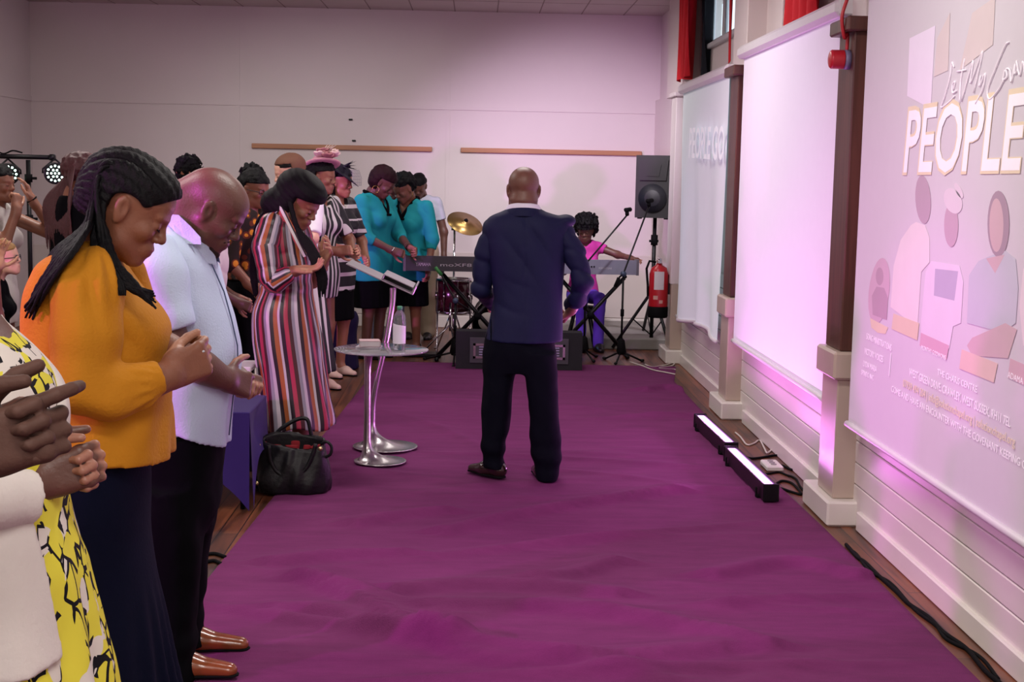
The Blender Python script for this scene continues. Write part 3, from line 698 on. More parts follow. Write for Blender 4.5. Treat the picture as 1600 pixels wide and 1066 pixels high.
# --- loudspeaker on its stand
c = (W(1020, 450, 13.75)[0], 13.75)
t = thing('speaker_stand', 'black tripod stand under the tall loudspeaker in the far right corner', 'stand', (c[0], c[1], 0))
zt = W(1020, 340, 13.75)[2]
MB().tube([(c[0], c[1], .11), (c[0], c[1], zt)], .019, 12).build('pole', bm_, t)
MB().tube([(c[0], c[1], 1.02), (c[0], c[1], 1.12)], .034, 12).tube([(c[0]-.05, c[1], 1.06), (c[0]+.04, c[1], 1.06)], .012, 8).build('clamp', rub, t)
MB().tube([(c[0], c[1], .50), (c[0], c[1], .62)], .03, 12).build('collar', rub, t)
for k, a in enumerate((math.radians(200), math.radians(308), math.radians(95))):
    e = (c[0]+.42*math.cos(a), c[1]+.42*math.sin(a), .02)
    if k != 0: e = (c[0]+.24*math.cos(a), c[1]+.5*math.sin(a), .02 if e[1] < 13.6 else .13)
    MB().tube([(c[0], c[1], .58), e], .016, 8).tube([(c[0], c[1], .13), ((c[0]+e[0])/2, (c[1]+e[1])/2, .3)], .007, 6).build('leg', bm_, t)
t = thing('loudspeaker', 'tall black loudspeaker on the stand in the far right corner', 'loudspeaker', (c[0], c[1], zt), math.radians(-18))
def spk_outline(w): return [(-.17, -.16), (.17, -.16), (.13, .14), (.09, .18), (-.09, .18), (-.13, .14)]
R0, T0 = root_m(t)
def loc(V): return np.asarray(V, float) @ R0.T + T0
def add_local(mb, fn):
    n0 = len(mb.v); fn(mb)
    for i in range(n0, len(mb.v)): mb.v[i] = loc(mb.v[i])
    return mb
m = MB(); add_local(m, lambda q: q.prism(spk_outline(1), .0, .60, 'z')); m.build('cabinet', mat('black_speaker_plastic', '0d0c10', .55, bump=.1, bscale=120), t)
m = MB(); add_local(m, lambda q: q.lathe([(.0, -.02), (.05, -.018), (.11, .0), (.132, .006), (.138, .0), (.138, -.01)], (0, -.168, .19), 32, 'y')); m.build('woofer', mat('speaker_cone', '12131c', .5), t)
m = MB(); add_local(m, lambda q: (q.prism([(-.13, .36), (.13, .36), (.15, .56), (-.15, .56)], -.178, -.158, 'y'), q.prism([(-.06, .40), (.06, .40), (.08, .51), (-.08, .51)], -.186, -.17, 'y'))); m.build('horn', mat('speaker_horn', '100f14', .4), t)
m = MB(); add_local(m, lambda q: [q.box((sx*.13-.02, -.14, -.012), (sx*.13+.02, -.08, .0), .003) for sx in (-1, 1)]); m.build('foot', rub, t)
# --- fire extinguisher on the far pillar
c = np.array([1.675, 12.80, 0.]); t = thing('fire_extinguisher', 'red fire extinguisher with a white label hung on the far pillar', 'fire extinguisher', (c[0], c[1], .41))
MB().lathe([(0, .47), (.085, .47), (.088, .52), (.088, .80), (.07, .86), (.03, .885), (.025, .90), (0, .90)], (c[0], c[1], 0), 28).build('tank', mat('red_tank', 'b01825', .3, var=.06), t)
MB().lathe([(0, .405), (.085, .405), (.092, .42), (.092, .50), (.086, .51), (0, .51)], (c[0], c[1], 0), 28).build('boot', rub, t)
def wrap(mb, c, r, a0, a1, z0, z1, n=14):
    A = np.linspace(a0, a1, n); G = np.stack([np.stack([c[0]+r*np.cos(A), c[1]+r*np.sin(A), np.full(n, z)], -1) for z in (z0, z1)], 0); return mb.grid(G)
wrap(MB(), c, .0892, math.radians(-125), math.radians(-65), .665, .83).build('label', mat('white_paper', 'cfc9cb', .6, var=.03), t)
m = MB(); wrap(m, c, .0892, math.radians(-128), math.radians(-100), .575, .61); wrap(m, c, .0892, math.radians(-92), math.radians(-70), .54, .57); m.build('printed_marks', mat('cream_print', 'c99a92', .6), t)
MB().box((c[0]-.02, c[1]-.04, .90), (c[0]+.02, c[1]+.05, .935), .004).box((c[0]-.012, c[1]-.09, .935), (c[0]+.012, c[1]+.05, .95), .003).box((c[0]-.012, c[1]-.10, .915), (c[0]+.012, c[1]+.02, .925), .003).build('lever', chrome, t)
MB().tube([(c[0]-.03, c[1], .91), (c[0]-.09, c[1], .92), (c[0]-.115, c[1], .85), (c[0]-.10, c[1], .70), (c[0]-.095, c[1], .60)], .011, 8).build('hose', rub, t)
MB().box((c[0]+.07, c[1]-.03, .62), (1.776, c[1]+.03, .80), .003).build('bracket', bm_, t)
# --- digital pianos, stands
def keyboard(x0, x1, y, z, label, m, txt=None, d=.34):
    t = thing('keyboard', label, 'keyboard', ((x0+x1)/2, y, z))
    mb = MB(); mb.prism([(y, z), (y+d, z), (y+d, z+.075), (y+.12, z+.13), (y, z+.135)], x0, x1, 'x'); mb.build('body', m, t)
    for s_ in (x0, x1): MB().prism([(y-.006, z-.004), (y+d+.006, z-.004), (y+d+.006, z+.085), (y+.12, z+.14), (y-.006, z+.143)], s_-.012, s_+.012, 'x').build('end_cheek', mat('grey_cheek', '56545c', .4), t)
    mb = MB(); n = int((x1-x0-.08)/.0235)
    for i in range(n): mb.box((x0+.04+i*.0235, y+d-.14, z+.076), (x0+.04+i*.0235+.0218, y+d-.003, z+.09), .002)
    mb.build('white_keys', mat('ivory_keys', 'dedad6', .3, var=.02), t)
    mb = MB()
    for i in range(n-1):
        if i % 7 in (0, 1, 3, 4, 5): mb.box((x0+.04+(i+1)*.0235-.006, y+d-.14, z+.088), (x0+.04+(i+1)*.0235+.006, y+d-.05, z+.1), .002)
    mb.build('black_keys', rub, t); return t
k0, k1 = W(632, 420, 12.6), W(748, 425, 12.6)
kz = W(690, 424, 12.6)[2]
kb = keyboard(k0[0], k0[0]+1.05, 12.6, kz, 'dark keyboard with the maker\'s name on its back, left of the man in the suit', mat('dark_keyboard_metal', '2b2b30', .4), None)
def back_text(txt, x0, x1, z0, h, y, m, parent, name='lettering'):
    cu = bpy.data.curves.new(name, 'FONT'); cu.body = txt; cu.extrude = .001
    o = bpy.data.objects.new(name, cu); COL.objects.link(o); bpy.context.view_layer.update()
    me = bpy.data.meshes.new_from_object(o.evaluated_get(bpy.context.evaluated_depsgraph_get())); bpy.data.objects.remove(o)
    V = np.array([v.co[:] for v in me.vertices]); f = [tuple(p.vertices) for p in me.polygons]; bpy.data.meshes.remove(me)
    t_ = (V[:, 0]-V[:, 0].min())/np.ptp(V[:, 0]); P = np.stack([x0+(x1-x0)*t_, np.full(len(V), y)-V[:, 2]-.001, z0+V[:, 1]/.7*h], 1)
    return MB().add(P, f).build(name, m, parent, fix=False)
lt = mat('pale_print', 'a8a6aa', .5)
back_text('YAMAHA', k0[0]+.10, k0[0]+.235, kz+.045, .03, 12.6, lt, kb)
back_text('moXF8', k0[0]+.32, k0[0]+.60, kz+.045, .028, 12.6, lt, kb)
def x_stand(xc, y, z, w, label, m, d=.34):
    t = thing('keyboard_stand', label, 'stand', (xc, y+d/2, 0))
    for yy, s_ in ((y+.05, 1), (y+.11, -1)):
        MB().tube([(xc-s_*w, yy, .03), (xc+s_*w*.9, yy, z-.03)], .019, 8).build('leg', m, t)
    for s_ in (-1, 1):
        MB().tube([(xc+s_*w*.9, y-.02, z-.016), (xc+s_*w*.9, y+d, z-.016)], .016, 8).build('arm', m, t)
        MB().tube([(xc+s_*w, y-.12, .02), (xc+s_*w, y+d, .02)], .018, 8).build('foot', m, t)
    MB().tube([(xc, y+.02, z/2), (xc, y+.16, z/2)], .035, 12).build('pivot', rub, t)
    return t
x_stand(k0[0]+.66, 12.6, kz, .36, 'black folding stand under the dark keyboard on the left', bm_)
q0, q1 = W(868, 428, 13.0), W(996, 430, 13.0)
kz2 = W(940, 429, 13.0)[2]
kb2 = keyboard(q1[0]-.93, q1[0], 13.0, kz2, 'grey keyboard played by the girl in the pink top', mat('grey_keyboard_plastic', '6f7080', .45), None, .36)
back_text('PORTATONE', q1[0]-.36, q1[0]-.24, kz2+.05, .016, 13.0, lt, kb2)
m = MB()
for k in range(5): m.lathe([(0, 0), (.008, 0), (.008, .004), (0, .004)], (q1[0]-.50+k*.024, 13.0-.004, kz2+.07), 10, 'y')
m.build('sockets', rub, kb2)
x_stand(q1[0]-.42, 13.0, kz2, .34, 'black folding stand under the grey keyboard', bm_, .36)
# --- microphone stands
def mic_stand(base, ztop, tip, tail, label, clip=True, tipm=None, a0=.5, legr=.19):
    t = thing('microphone_stand', label, 'microphone stand', (base[0], base[1], 0))
    MB().tube([(base[0], base[1], .10), (base[0], base[1], ztop)], .010, 10).build('pole', bm_, t)
    MB().tube([(base[0], base[1], ztop*.52), (base[0], base[1], ztop*.60)], .017, 10).build('clutch', rub, t)
    MB().lathe([(.0, .07), (.03, .07), (.045, .10), (.03, .20), (.012, .22), (0, .22)], (base[0], base[1], 0), 16).build('hub', rub, t)
    tripod(t, base, .10, legr, 3, a0, bm_, .009)
    MB().lathe([(0, -.03), (.025, -.03), (.025, .03), (0, .03)], (base[0], base[1], ztop), 14, 'y').build('joint', mat('blue_grey_metal', '3d4a60', .4, metal=.4), t)
    MB().tube([tail, (base[0], base[1], ztop), tip], .008, 8).build('boom', bm_, t)
    d = nrm(np.array(tail)-np.array(tip)); MB().tube([np.array(tail), np.array(tail)+d*.09], .016, 10).build('counterweight', tipm or rub, t)
    if clip:
        e = np.array(tip); MB().tube([e, e+(-.005, -.02, .03)], .018, 10).tube([e+(-.02, -.03, .045), e+(.03, .02, .05)], .02, 10).build('microphone_clip', rub, t)
    return t
b1 = FL(970, 566); mic_stand(b1, W(975, 428, b1[1])[2], W(1014, 322, b1[1]), W(967, 434, b1[1]), 'microphone stand with a raised boom right of the grey keyboard', a0=.2, legr=.19)
b2 = FL(912, 562); mic_stand(b2, W(926, 412, b2[1])[2], W(980, 336, b2[1]), W(920, 420, b2[1]), 'microphone stand beside the suited man\'s elbow, boom leaning right', a0=.9, legr=.19)
b3 = (FL(712, 552)[0], 12.45); mic_stand(b3, W(716, 470, 12.45)[2], W(735, 486, 12.45), W(690, 430, 12.45), 'low microphone stand with a green tip in front of the drums', clip=False, tipm=mat('green_plastic', '2f7a3a', .5), a0=2.6, legr=.30)
# --- floor monitors
def monitor(x0, x1, y, label):
    t = thing('floor_monitor', label, 'loudspeaker', ((x0+x1)/2, y, .012), 0, 'black floor monitors on the carpet edge')
    b = .014; h = .32
    MB().prism([(y, b), (y+.36, b), (y+.36, b+.10), (y+.22, b+h), (y+.02, b+h)], x0, x1, 'x').build('cabinet', mat('monitor_carpet', '29282c', .9, bump=.2, bscale=150), t)
    m = MB(); c = (x0+x1)/2
    m.box((c-.11, y-.006, b+.05), (c+.11, y+.004, b+.27), .002); m.build('recess', mat('monitor_panel', '3d3c42', .5), t)
    m = MB(); m.box((c-.08, y-.012, b+.09), (c-.06, y-.004, b+.22)); m.box((c+.06, y-.012, b+.09), (c+.08, y-.004, b+.22)); m.box((c-.08, y-.012, b+.20), (c+.08, y-.004, b+.22)); m.box((c-.08, y-.012, b+.09), (c+.08, y-.004, b+.11)); m.build('metal_frame', steel, t)
    m = MB()
    for k in range(4): m.box((c-.03, y-.014, b+.12+k*.022), (c+.03, y-.006, b+.128+k*.022))
    m.build('printed_plate', mat('lilac_print', 'a79bc4', .5), t)
    for s_ in (x0, x1): MB().box((s_-.006, y+.08, b+.12), (s_+.006, y+.2, b+.2), .003).build('side_handle', rub, t)
    return t
a = W(712, 560, 12.05)[0]; e = W(909, 565, 12.05)[0]
monitor(a, a+.46, 12.0, 'left floor monitor, showing its metal-framed back, left of the suited man')
monitor(e-.46, e, 12.0, 'right floor monitor, with pale print, right of the suited man')
# --- drum kit
dred = mat('wine_drum_shell', '38121c', .2, var=.15, coat=.4)
def drum(c, r, h, label, axis='z', yaw=0):
    t = thing('drum', label, 'drum', c, 0, 'wine red drums of the kit')
    def L(prof, nm, m): MB().lathe(prof, c, 32, axis).build(nm, m, t)
    L([(r, .0), (r, h)], 'shell', dred)
    L([(0, h-.01), (r*.97, h-.01), (r*.97, h-.004)], 'drum_head', mat('drum_skin', 'b9b2ab', .6)); 
    for z in (0, h): L([(r+.002, z-.014), (r+.014, z-.014), (r+.014, z+.012), (r+.002, z+.012), (r+.002, z-.014)], 'hoop', chrome)
    m = MB()
    for k in range(8):
        a_ = k*math.pi/4+.2; p = np.array([(r+.012)*math.cos(a_), (r+.012)*math.sin(a_)])
        P = [(p[0], p[1], 0.), (p[0], p[1], h)]
        if axis == 'y': P = [(x, z, -y) for x, y, z in P]
        P = [tuple(np.array(q)+np.array(c)) for q in P]; m.tube(P, .006, 6)
        m.tube([np.array(P[0])*.62+np.array(P[1])*.38, np.array(P[0])*.38+np.array(P[1])*.62], .012, 6)
    m.build('tension_rods', chrome, t)
    return t
dc = W(709, 487, 13.1)
td = drum((dc[0], 13.1, dc[2]), .155, .30, 'floor tom of wine red, standing left of the bass drum')
for k in range(3):
    a_ = 2*math.pi*k/3-.5; x, y = dc[0]+.175*math.cos(a_), 13.1+.175*math.sin(a_); MB().tube([(x, y, dc[2]+.15), (x, y, .02), (x+.02*math.cos(a_), y+.02*math.sin(a_), .012)], .007, 8).build('leg', chrome, td)
bc = (W(775, 480, 13.2)[0]+.05, 13.0, .30)
tb = drum((bc[0], bc[1], bc[2]), .265, .34, 'wine red bass drum behind the suited man', 'y')
MB().lathe([(0, -.012), (.255, -.012), (.255, -.004), (0, -.004)], bc, 32, 'y').build('front_head', rub, tb)
MB().lathe([(0, -.018), (.085, -.018), (.085, -.01), (0, -.01)], (bc[0]-.13, bc[1], bc[2]+.02), 24, 'y').build('white_patch', mat('drum_skin', '', 0), tb)
for s_ in (-1, 1): MB().tube([(bc[0]+s_*.25, bc[1]+.12, .3), (bc[0]+s_*.33, bc[1]+.0, .012)], .009, 8).build('spur', chrome, tb)
cc = W(727, 348, 13.35); t = thing('cymbal', 'brass ride cymbal tilted on a stand above the drums', 'cymbal', tuple(cc)); Rr = rotm('Y', math.radians(20)) @ rotm('X', math.radians(32))
MB().lathe([(.004, .024), (.02, .022), (.03, .012), (.045, .006), (.175, -.01), (.175, -.013), (.045, .003), (.026, .008), (.004, .02)], cc, 40, 'z', Rr).build('bronze', mat('bronze_cymbal', 'a78a55', .3, metal=.9, var=.1, vscale=25), t)
MB().lathe([(0, -.02), (.012, -.02), (.02, .0), (.02, .03), (.008, .045), (0, .045)], cc, 14, 'z', Rr).build('felt_nut', rub, t)
t = thing('cymbal_stand', 'thin chrome stand holding the tilted cymbal', 'stand', (cc[0]-.10, 13.35, 0)); sb = np.array([cc[0]-.10, 13.35])
MB().tube([(sb[0], sb[1], .15), (sb[0], sb[1], 1.16)], .011, 10).build('pole', chrome, t); MB().tube([(sb[0], sb[1], 1.16), tuple(cc+(0, 0, -.02))], .007, 8).build('arm', chrome, t)
MB().tube([(sb[0]-.03, sb[1], 1.16), (sb[0]+.03, sb[1], 1.16)], .018, 10).build('tilter', chrome, t); tripod(t, sb, .42, .16, 3, .7, chrome, .008)
t = thing('snare_stand', 'folded drum hardware with chrome legs left of the drums', 'stand', (sb[0]-.07, 12.95, 0)); tripod(t, (sb[0]-.02, 12.85), .30, .28, 3, 2.9, chrome, .007); MB().tube([(sb[0]-.02, 12.85, .24), (sb[0]-.02, 12.85, .5)], .01, 8).build('pole', chrome, t)
t = thing('drum_pedal', 'flat dark pedal board on the floor by the floor tom', 'pedal', (-.55, 13.0, 0))
MB().box((-.66, 12.78, .004), (-.30, 13.0, .03), .006).build('board', bm_, t); MB().box((-.60, 12.8, .03), (-.50, 12.98, .05), .004).build('treadle', steel, t)
ZF_ = .030
# --- side table, lectern and what lies on them
def trumpet(c0, R0_, stem, m, name, t, h0=ZF_):
    """off-centre flared foot running up into a stem: stem = [(x, y, z, r), ...]"""
    n = 40; a = np.arange(n+1)*2*math.pi/n; rows = []
    s0 = np.array(stem[0], float)
    for u in np.linspace(0, 1, 26):
        w = u; r = R0_*(1-w)+s0[3]*w; cx = c0[0]*(1-w)+s0[0]*w; cy = c0[1]*(1-w)+s0[1]*w; z = h0+(s0[2]-h0)*(1-math.sqrt(max(0, 1-w**2.2))) if w < 1 else s0[2]
        rows.append(np.stack([cx+r*np.cos(a), cy+r*np.sin(a), np.full(n+1, z)], -1))
    for x, y, z, r in stem[1:]: rows.append(np.stack([x+r*np.cos(a), y+r*np.sin(a), np.full(n+1, z)], -1))
    low = [np.stack([c0[0]+q*R0_*np.cos(a), c0[1]+q*R0_*np.sin(a), np.full(n+1, ZF_-.006)], -1) for q in (.01, 1)]
    return MB().grid(np.stack(low+rows, 0)).build(name, m, t)
ZF = .020
tc = FL(594, 722, ZF); t = thing('side_table', 'small round glass side table on a steel trumpet foot', 'table', (tc[0], tc[1], ZF))
zt = W(596, 545, tc[1])[2]; sx = W(574, 640, tc[1])[0]
trumpet((tc[0], tc[1]), .150, [(sx, tc[1], .14, .022), (sx, tc[1], .3, .019), (sx, tc[1], zt-.12, .019), (sx+.003, tc[1], zt-.05, .024), (sx+.008, tc[1], zt-.012, .045)], steel, 'foot', t)
R_ = 74/CF*tc[1]*1.0
clear = mat('clear_glass', 'e4e6ec', .05, var=0, trans=.75, ior=1.3, spec=.7)
MB().lathe([(0, zt-.010), (R_-.004, zt-.010), (R_, zt-.006), (R_, zt-.001), (R_-.004, zt), (0, zt)], (W(596, 545, tc[1])[0], tc[1], 0), 56).build('glass_top', clear, t)
MB().lathe([(0, zt-.016), (.05, zt-.016), (.05, zt-.0105), (0, zt-.0105)], (sx+.01, tc[1], 0), 20).build('fixing_plate', steel, t)
TX = W(596, 545, tc[1])[0]; TY = tc[1]; TZ = zt
lc = FL(602, 699, ZF); t = thing('lectern', 'steel lectern with a curved stem and a sloping tray', 'lectern', (lc[0], lc[1], ZF))
lz = lambda u, v: (W(u, v, lc[1])[0], lc[1], W(u, v, lc[1])[2])
st = [(*lz(581, 664), .023)]+[(*lz(u, v), r) for u, v, r in ((583, 630, .019), (589, 595, .018), (597, 560, .018), (604, 530, .018), (609, 500, .018), (613, 475, .018), (614, 450, .02))]
P = np.array(st); tt = np.linspace(0, len(P)-1, 40); st = np.stack([crv(np.arange(len(P)), P[:, i], tt) for i in range(4)], 1)
trumpet((lc[0], lc[1]), .196, st.tolist(), steel, 'stem', t)
A, B_ = W(541, 412, lc[1]-.17), W(645, 460, lc[1]-.17); d = nrm(B_-A); L = np.linalg.norm(B_-A); nn = np.array([-d[2], 0, d[0]])
RL = np.stack([d, [0, 1, 0], nn], 1); c = (A+B_)/2+(0, .17, 0)
def lb(mb, lo, hi, bev=.003): return mb.box(c+lo, c+np.array(hi), bev, rot=RL, piv=c)
trm = mat('tray_steel', 'aba6ac', .3, metal=.8, var=.04)
lb(MB(), (-L/2, -.19, -.004), (L/2, .19, .004)).build('tray', trm, t)
lb(MB(), (L/2-.008, -.19, -.004), (L/2+.004, .19, .055), .004).build('lip', trm, t)
m = MB(); lb(m, (L/2-.20, -.17, .004), (L/2-.012, .17, .010)); lb(m, (L/2-.20, -.17, .032), (L/2-.012, .17, .038)); lb(m, (L/2-.20, .15, .004), (L/2-.012, .17, .038)); lb(m, (L/2-.205, -.17, .004), (L/2-.195, .17, .038)); m.build('document_box', trm, t)
# bottle
bx = (W(624, 540, TY-.02)[0], TY-.02); z0 = TZ+.0005
t = thing('water_bottle', 'clear plastic water bottle with a green cap on the side table', 'bottle', (bx[0], bx[1], TZ))
MB().lathe([(0, z0), (.034, z0+.001), (.037, z0+.01), (.035, z0+.05), (.037, z0+.06), (.037, z0+.155), (.034, z0+.165), (.036, z0+.175), (.03, z0+.20), (.014, z0+.222), (.013, z0+.238), (0, z0+.238)], (bx[0], bx[1], 0), 28).build('body', mat('bottle_plastic', 'dfe6ee', .08, var=0, trans=.85, ior=1.15), t)
MB().lathe([(0, z0+.225), (.016, z0+.225), (.016, z0+.243), (.013, z0+.247), (0, z0+.247)], (bx[0], bx[1], 0), 20).build('cap', mat('green_cap', '3e8d68', .4), t)
m = MB(); a = np.linspace(math.radians(-200), math.radians(-20), 18); sl = np.linspace(.155, .135, 18)
m.grid(np.stack([np.stack([bx[0]+.038*np.cos(a), bx[1]+.038*np.sin(a), np.full(18, z0+.035)], -1), np.stack([bx[0]+.038*np.cos(a), bx[1]+.038*np.sin(a), z0+sl], -1)], 0)); m.build('label', mat('white_label', 'ece6f4', .5, var=.02), t)
pg = mat('paper_pages', 'cfc8cb', .7)
for k, (u, v, w, h, lab, cc_) in enumerate(((577, 545, .135, .010, 'flat white leaflet under the small box on the side table', 'd6d0dc'), (578, 540, .115, .034, 'small pink and white boxed book on the side table', 'c9a8ae'))):
    X = W(u, v, TY+.03)[0]; zz = TZ+.0008+(.0105 if k else 0); y = TY+.03
    t = thing('book', lab, 'book', (X, y, zz)); Rz = rotm('Z', .25*k-.1); P0 = (X, y, 0)
    MB().box((X-w/2, y-.05, zz+.002), (X+w/2-.004, y+.05, zz+h-.002), .001, Rz, P0).build('pages', pg, t)
    m = MB(); m.box((X-w/2-.003, y-.053, zz), (X+w/2, y+.053, zz+.002), .0005, Rz, P0); m.box((X-w/2-.003, y-.053, zz+h-.002), (X+w/2, y+.053, zz+h), .0005, Rz, P0); m.box((X+w/2-.003, y-.053, zz), (X+w/2, y+.053, zz+h), .0005, Rz, P0); m.build('cover', mat('cover_'+cc_, cc_, .5), t)
# --- handbag
bc = FL(462, 774, .014); t = thing('handbag', 'large slouchy black leather handbag with red lining on the carpet edge', 'bag', (bc[0], bc[1]+.12, 0))
leather = mat('black_leather', '0e0d11', .45, var=.2, vscale=18, bump=.25, bscale=50, spec=.3)
def BP(u, v): p = W(u, v, bc[1]+.12); return p[0], p[2]
Fm = Form(.007, .02); zb, zt_ = .014, BP(460, 680)[1]; xL, xR = BP(402, 770)[0], BP(516, 770)[0]
zz = np.linspace(zb, zt_+.03, 7); hw = (xR-xL)/2; cxm = (xL+xR)/2
Fm.stack(zz, [cxm]*7, [bc[1]+.12]*7, [hw*.97, hw*1.0, hw*.98, hw*.94, hw*.88, hw*.84, hw*.83], [.115, .125, .12, .11, .095, .085, .08], 3.2, fold=lambda th, z: .006*np.sin(th*5+z*18)+.004*np.sin(th*11-z*25))
zc_ = zt_-.02
Fm.fn(lambda F, X, Y, Z: np.maximum(F, Z-(zt_+.0+.02*np.cos((X-cxm)/hw*3)-.05*np.exp(-((X-cxm-.03)/.13)**2)-.0*Y+(Y-bc[1]-.12)*.35)))
inner = Form(.007, .02)
def hollow(F, X, Y, Z):
    q = np.sqrt(((X-cxm)/(hw*.80))**2+((Y-bc[1]-.12)/.065)**2); return np.maximum(F, -np.maximum((q-1)*.06, (zt_-.16)-Z))
Fm.fn(hollow); build_mesh([Fm.mesh()], 'body', leather, t)
Fi = Form(.008, .01).stack([zt_-.17, zt_-.10, zt_-.01], [cxm]*3, [bc[1]+.12]*3, [hw*.80]*3, [.066, .068, .07], 2.5); Fi.fn(lambda F, X, Y, Z: np.maximum(F, -(F+.008))); Fi.plane((0, 0, zt_-.035), (0, 0, 1))
build_mesh([Fi.mesh()], 'lining', mat('red_lining', '7a1c24', .7), t)
# front flap of stiff leather and handles
m = MB(); A1, A2 = BP(420, 690), BP(500, 690)
for yy, u0, u1, um, vm in ((bc[1]+.035, 424, 497, 462, 660), (bc[1]+.20, 426, 486, 466, 655)):
    p = [BP(u0, 700), BP(u0+4, 680), BP(um-8, vm+6), BP(um+10, vm+4), BP(u1-4, 676), BP(u1, 700)]
    if yy < bc[1]+.1: p = [BP(424, 690), BP(428, 715), BP(440, 733), BP(460, 738), BP(480, 728), BP(492, 705), BP(497, 688)]
    P = np.array([(x, yy-.02*(yy < bc[1]+.1), z) for x, z in p]); tt = np.linspace(0, len(P)-1, 30); Q = np.stack([crv(np.arange(len(P)), P[:, i], tt) for i in range(3)], 1)
    MB().tube(Q, .011, 8).build('handle', leather, t)
e = BP(506, 692); P = np.array([(e[0]-.01, bc[1]+.08, e[1]), (e[0]+.02, bc[1]+.07, e[1]+.015), (e[0]+.045, bc[1]+.07, e[1]-.01), (e[0]+.04, bc[1]+.07, e[1]-.05), (e[0]+.01, bc[1]+.08, e[1]-.07)])
tt = np.linspace(0, 4, 20); MB().tube(np.stack([crv(np.arange(5), P[:, i], tt) for i in range(3)], 1), .008, 8).build('side_loop', leather, t)
for u, v in ((504, 695), (409, 690), (406, 748)):
    x, z = BP(u, v); MB().lathe([(0, -.010), (.011, -.008), (.013, 0), (.011, .004), (0, .004)], (x, bc[1]+.012, z), 14, 'y').build('buckle', mat('pale_gold', 'b8a67a', .25, metal=.9, var=0), t)
# --- purple covered table, chairs with covers
pur = mat('purple_stretch_cloth', '2f1b62', .6, var=.12, vscale=6, sheen=.3)
def covered_table(x0, x1, y0, y1, h, label, m, cat='table'):
    """stretch cover: four pointed corners reaching the floor, arched sides"""
    t = thing('covered_table', label, cat, ((x0+x1)/2, (y0+y1)/2, 0))
    V = []; n = 24; cx, cy = (x0+x1)/2, (y0+y1)/2; q = np.linspace(-1, 1, n)
    def side(p, d):
        rows = []
        for w in np.linspace(0, 1, 14):
            arch = .0+h*.55*(1-np.abs(q)**3.0)*1.0; zb = np.where(np.abs(q) > .985, .004, arch*.9+.004)
            z = h*(1-w)+zb*w; pinch = .035*np.sin(w*math.pi)*(1-abs(q))
            rows.append([(p[0][0]+(p[1][0]-p[0][0])*(a+1)/2+d[0]*(.02*w-pi_), p[0][1]+(p[1][1]-p[0][1])*(a+1)/2+d[1]*(.02*w-pi_), z_) for a, z_, pi_ in zip(q, z, pinch)])
        return rows
    m_ = MB()
    for p, d in ((((x0, y0), (x1, y0)), (0, -1)), (((x1, y0), (x1, y1)), (1, 0)), (((x1, y1), (x0, y1)), (0, 1)), (((x0, y1), (x0, y0)), (-1, 0))): m_.grid(np.array(side(p, d)))
    m_.build('stretch_cover', m, t); MB().box((x0, y0, h-.012), (x1, y1, h+.004), .005).build('table_top', m, t)
    for sx in (x0+.04, x1-.04):
        for sy in (y0+.04, y1-.04): MB().tube([(sx, sy, 0), (sx, sy, h-.012)], .014, 8).build('leg', bm_, t)
    return t
hp = W(395, 633, 7.1)[2]
covered_table(-2.2, W(390, 640, 6.85)[0], 6.85, 7.40, hp, 'low table under a purple stretch cover behind the handbag', pur)
def covered_chair(x, y, rz, label, m1, m2, sc=1.):
    t = thing('covered_chair', label, 'chair', (x, y, 0), rz, 'chairs under white covers with purple sashes'); R, T = root_m(t)
    f = Form(.012, .03); f.stack([.0, .1, .3, .46, .49], [0]*5, [0]*5, [.25, .24, .23, .235, .22], [.24, .23, .22, .225, .21], 4, fold=lambda th, z: .006*np.sin(th*9))
    f.cap((-.21, -.19, .45), (-.27, -.15, .90), .03, .028); f.cap((-.21, .19, .45), (-.27, .15, .90), .03, .028); f.cap((-.27, -.14, .90), (-.27, .14, .90), .03, .03)
    f.stack([.44, .6, .8, .93], [-.215, -.235, -.255, -.27], [0]*4, [.028, .026, .026, .02], [.21, .2, .19, .15], 4)
    V, Q = f.mesh(); build_mesh([(V @ R.T+T, Q)], 'white_cover', m1, t)
    g = Form(.012, .02); g.stack([.50, .62, .80, .88], [-.222, -.235, -.252, -.262], [0]*4, [.042, .040, .040, .03], [.215, .212, .205, .17], 5, fold=lambda th, z: .005*np.sin(z*60+th*3)); g.ell((-.30, 0, .70), (.03, .08, .06))
    V, Q = g.mesh(); build_mesh([(V @ R.T+T, Q)], 'purple_sash', m2, t); return t
whcl = mat('white_chair_cloth', 'bdb3ae', .8, var=.06)
purd = mat('dark_purple_cloth', '1a1236', .7, var=.1)
p = W(375, 470, 8.3); covered_chair(p[0]+.12, 8.35, math.pi*.02, 'white covered chair with a purple sash left of the woman in the striped dress', whcl, purd)
p = W(530, 530, 12.0); covered_chair(p[0]-.1, 11.95, -.3, 'purple sashed chair behind the women in black and white stripes', purd, purd)
p = W(382, 560, 7.7); t = thing('low_white_table', 'white table top behind the purple covered table', 'table', (p[0]-.15, 7.7, 0))
zt2 = .62; MB().box((p[0]-.45, 7.55, zt2-.03), (p[0]+.06, 7.83, zt2), .006).build('table_top', mat('white_laminate', 'cfc8cf', .25, var=.02), t)
for sx in (p[0]-.4, p[0]+.02):
    for sy in (7.6, 7.79): MB().box((sx-.02, sy-.02, 0), (sx+.02, sy+.02, zt2-.03), .003).build('leg', bm_, t)
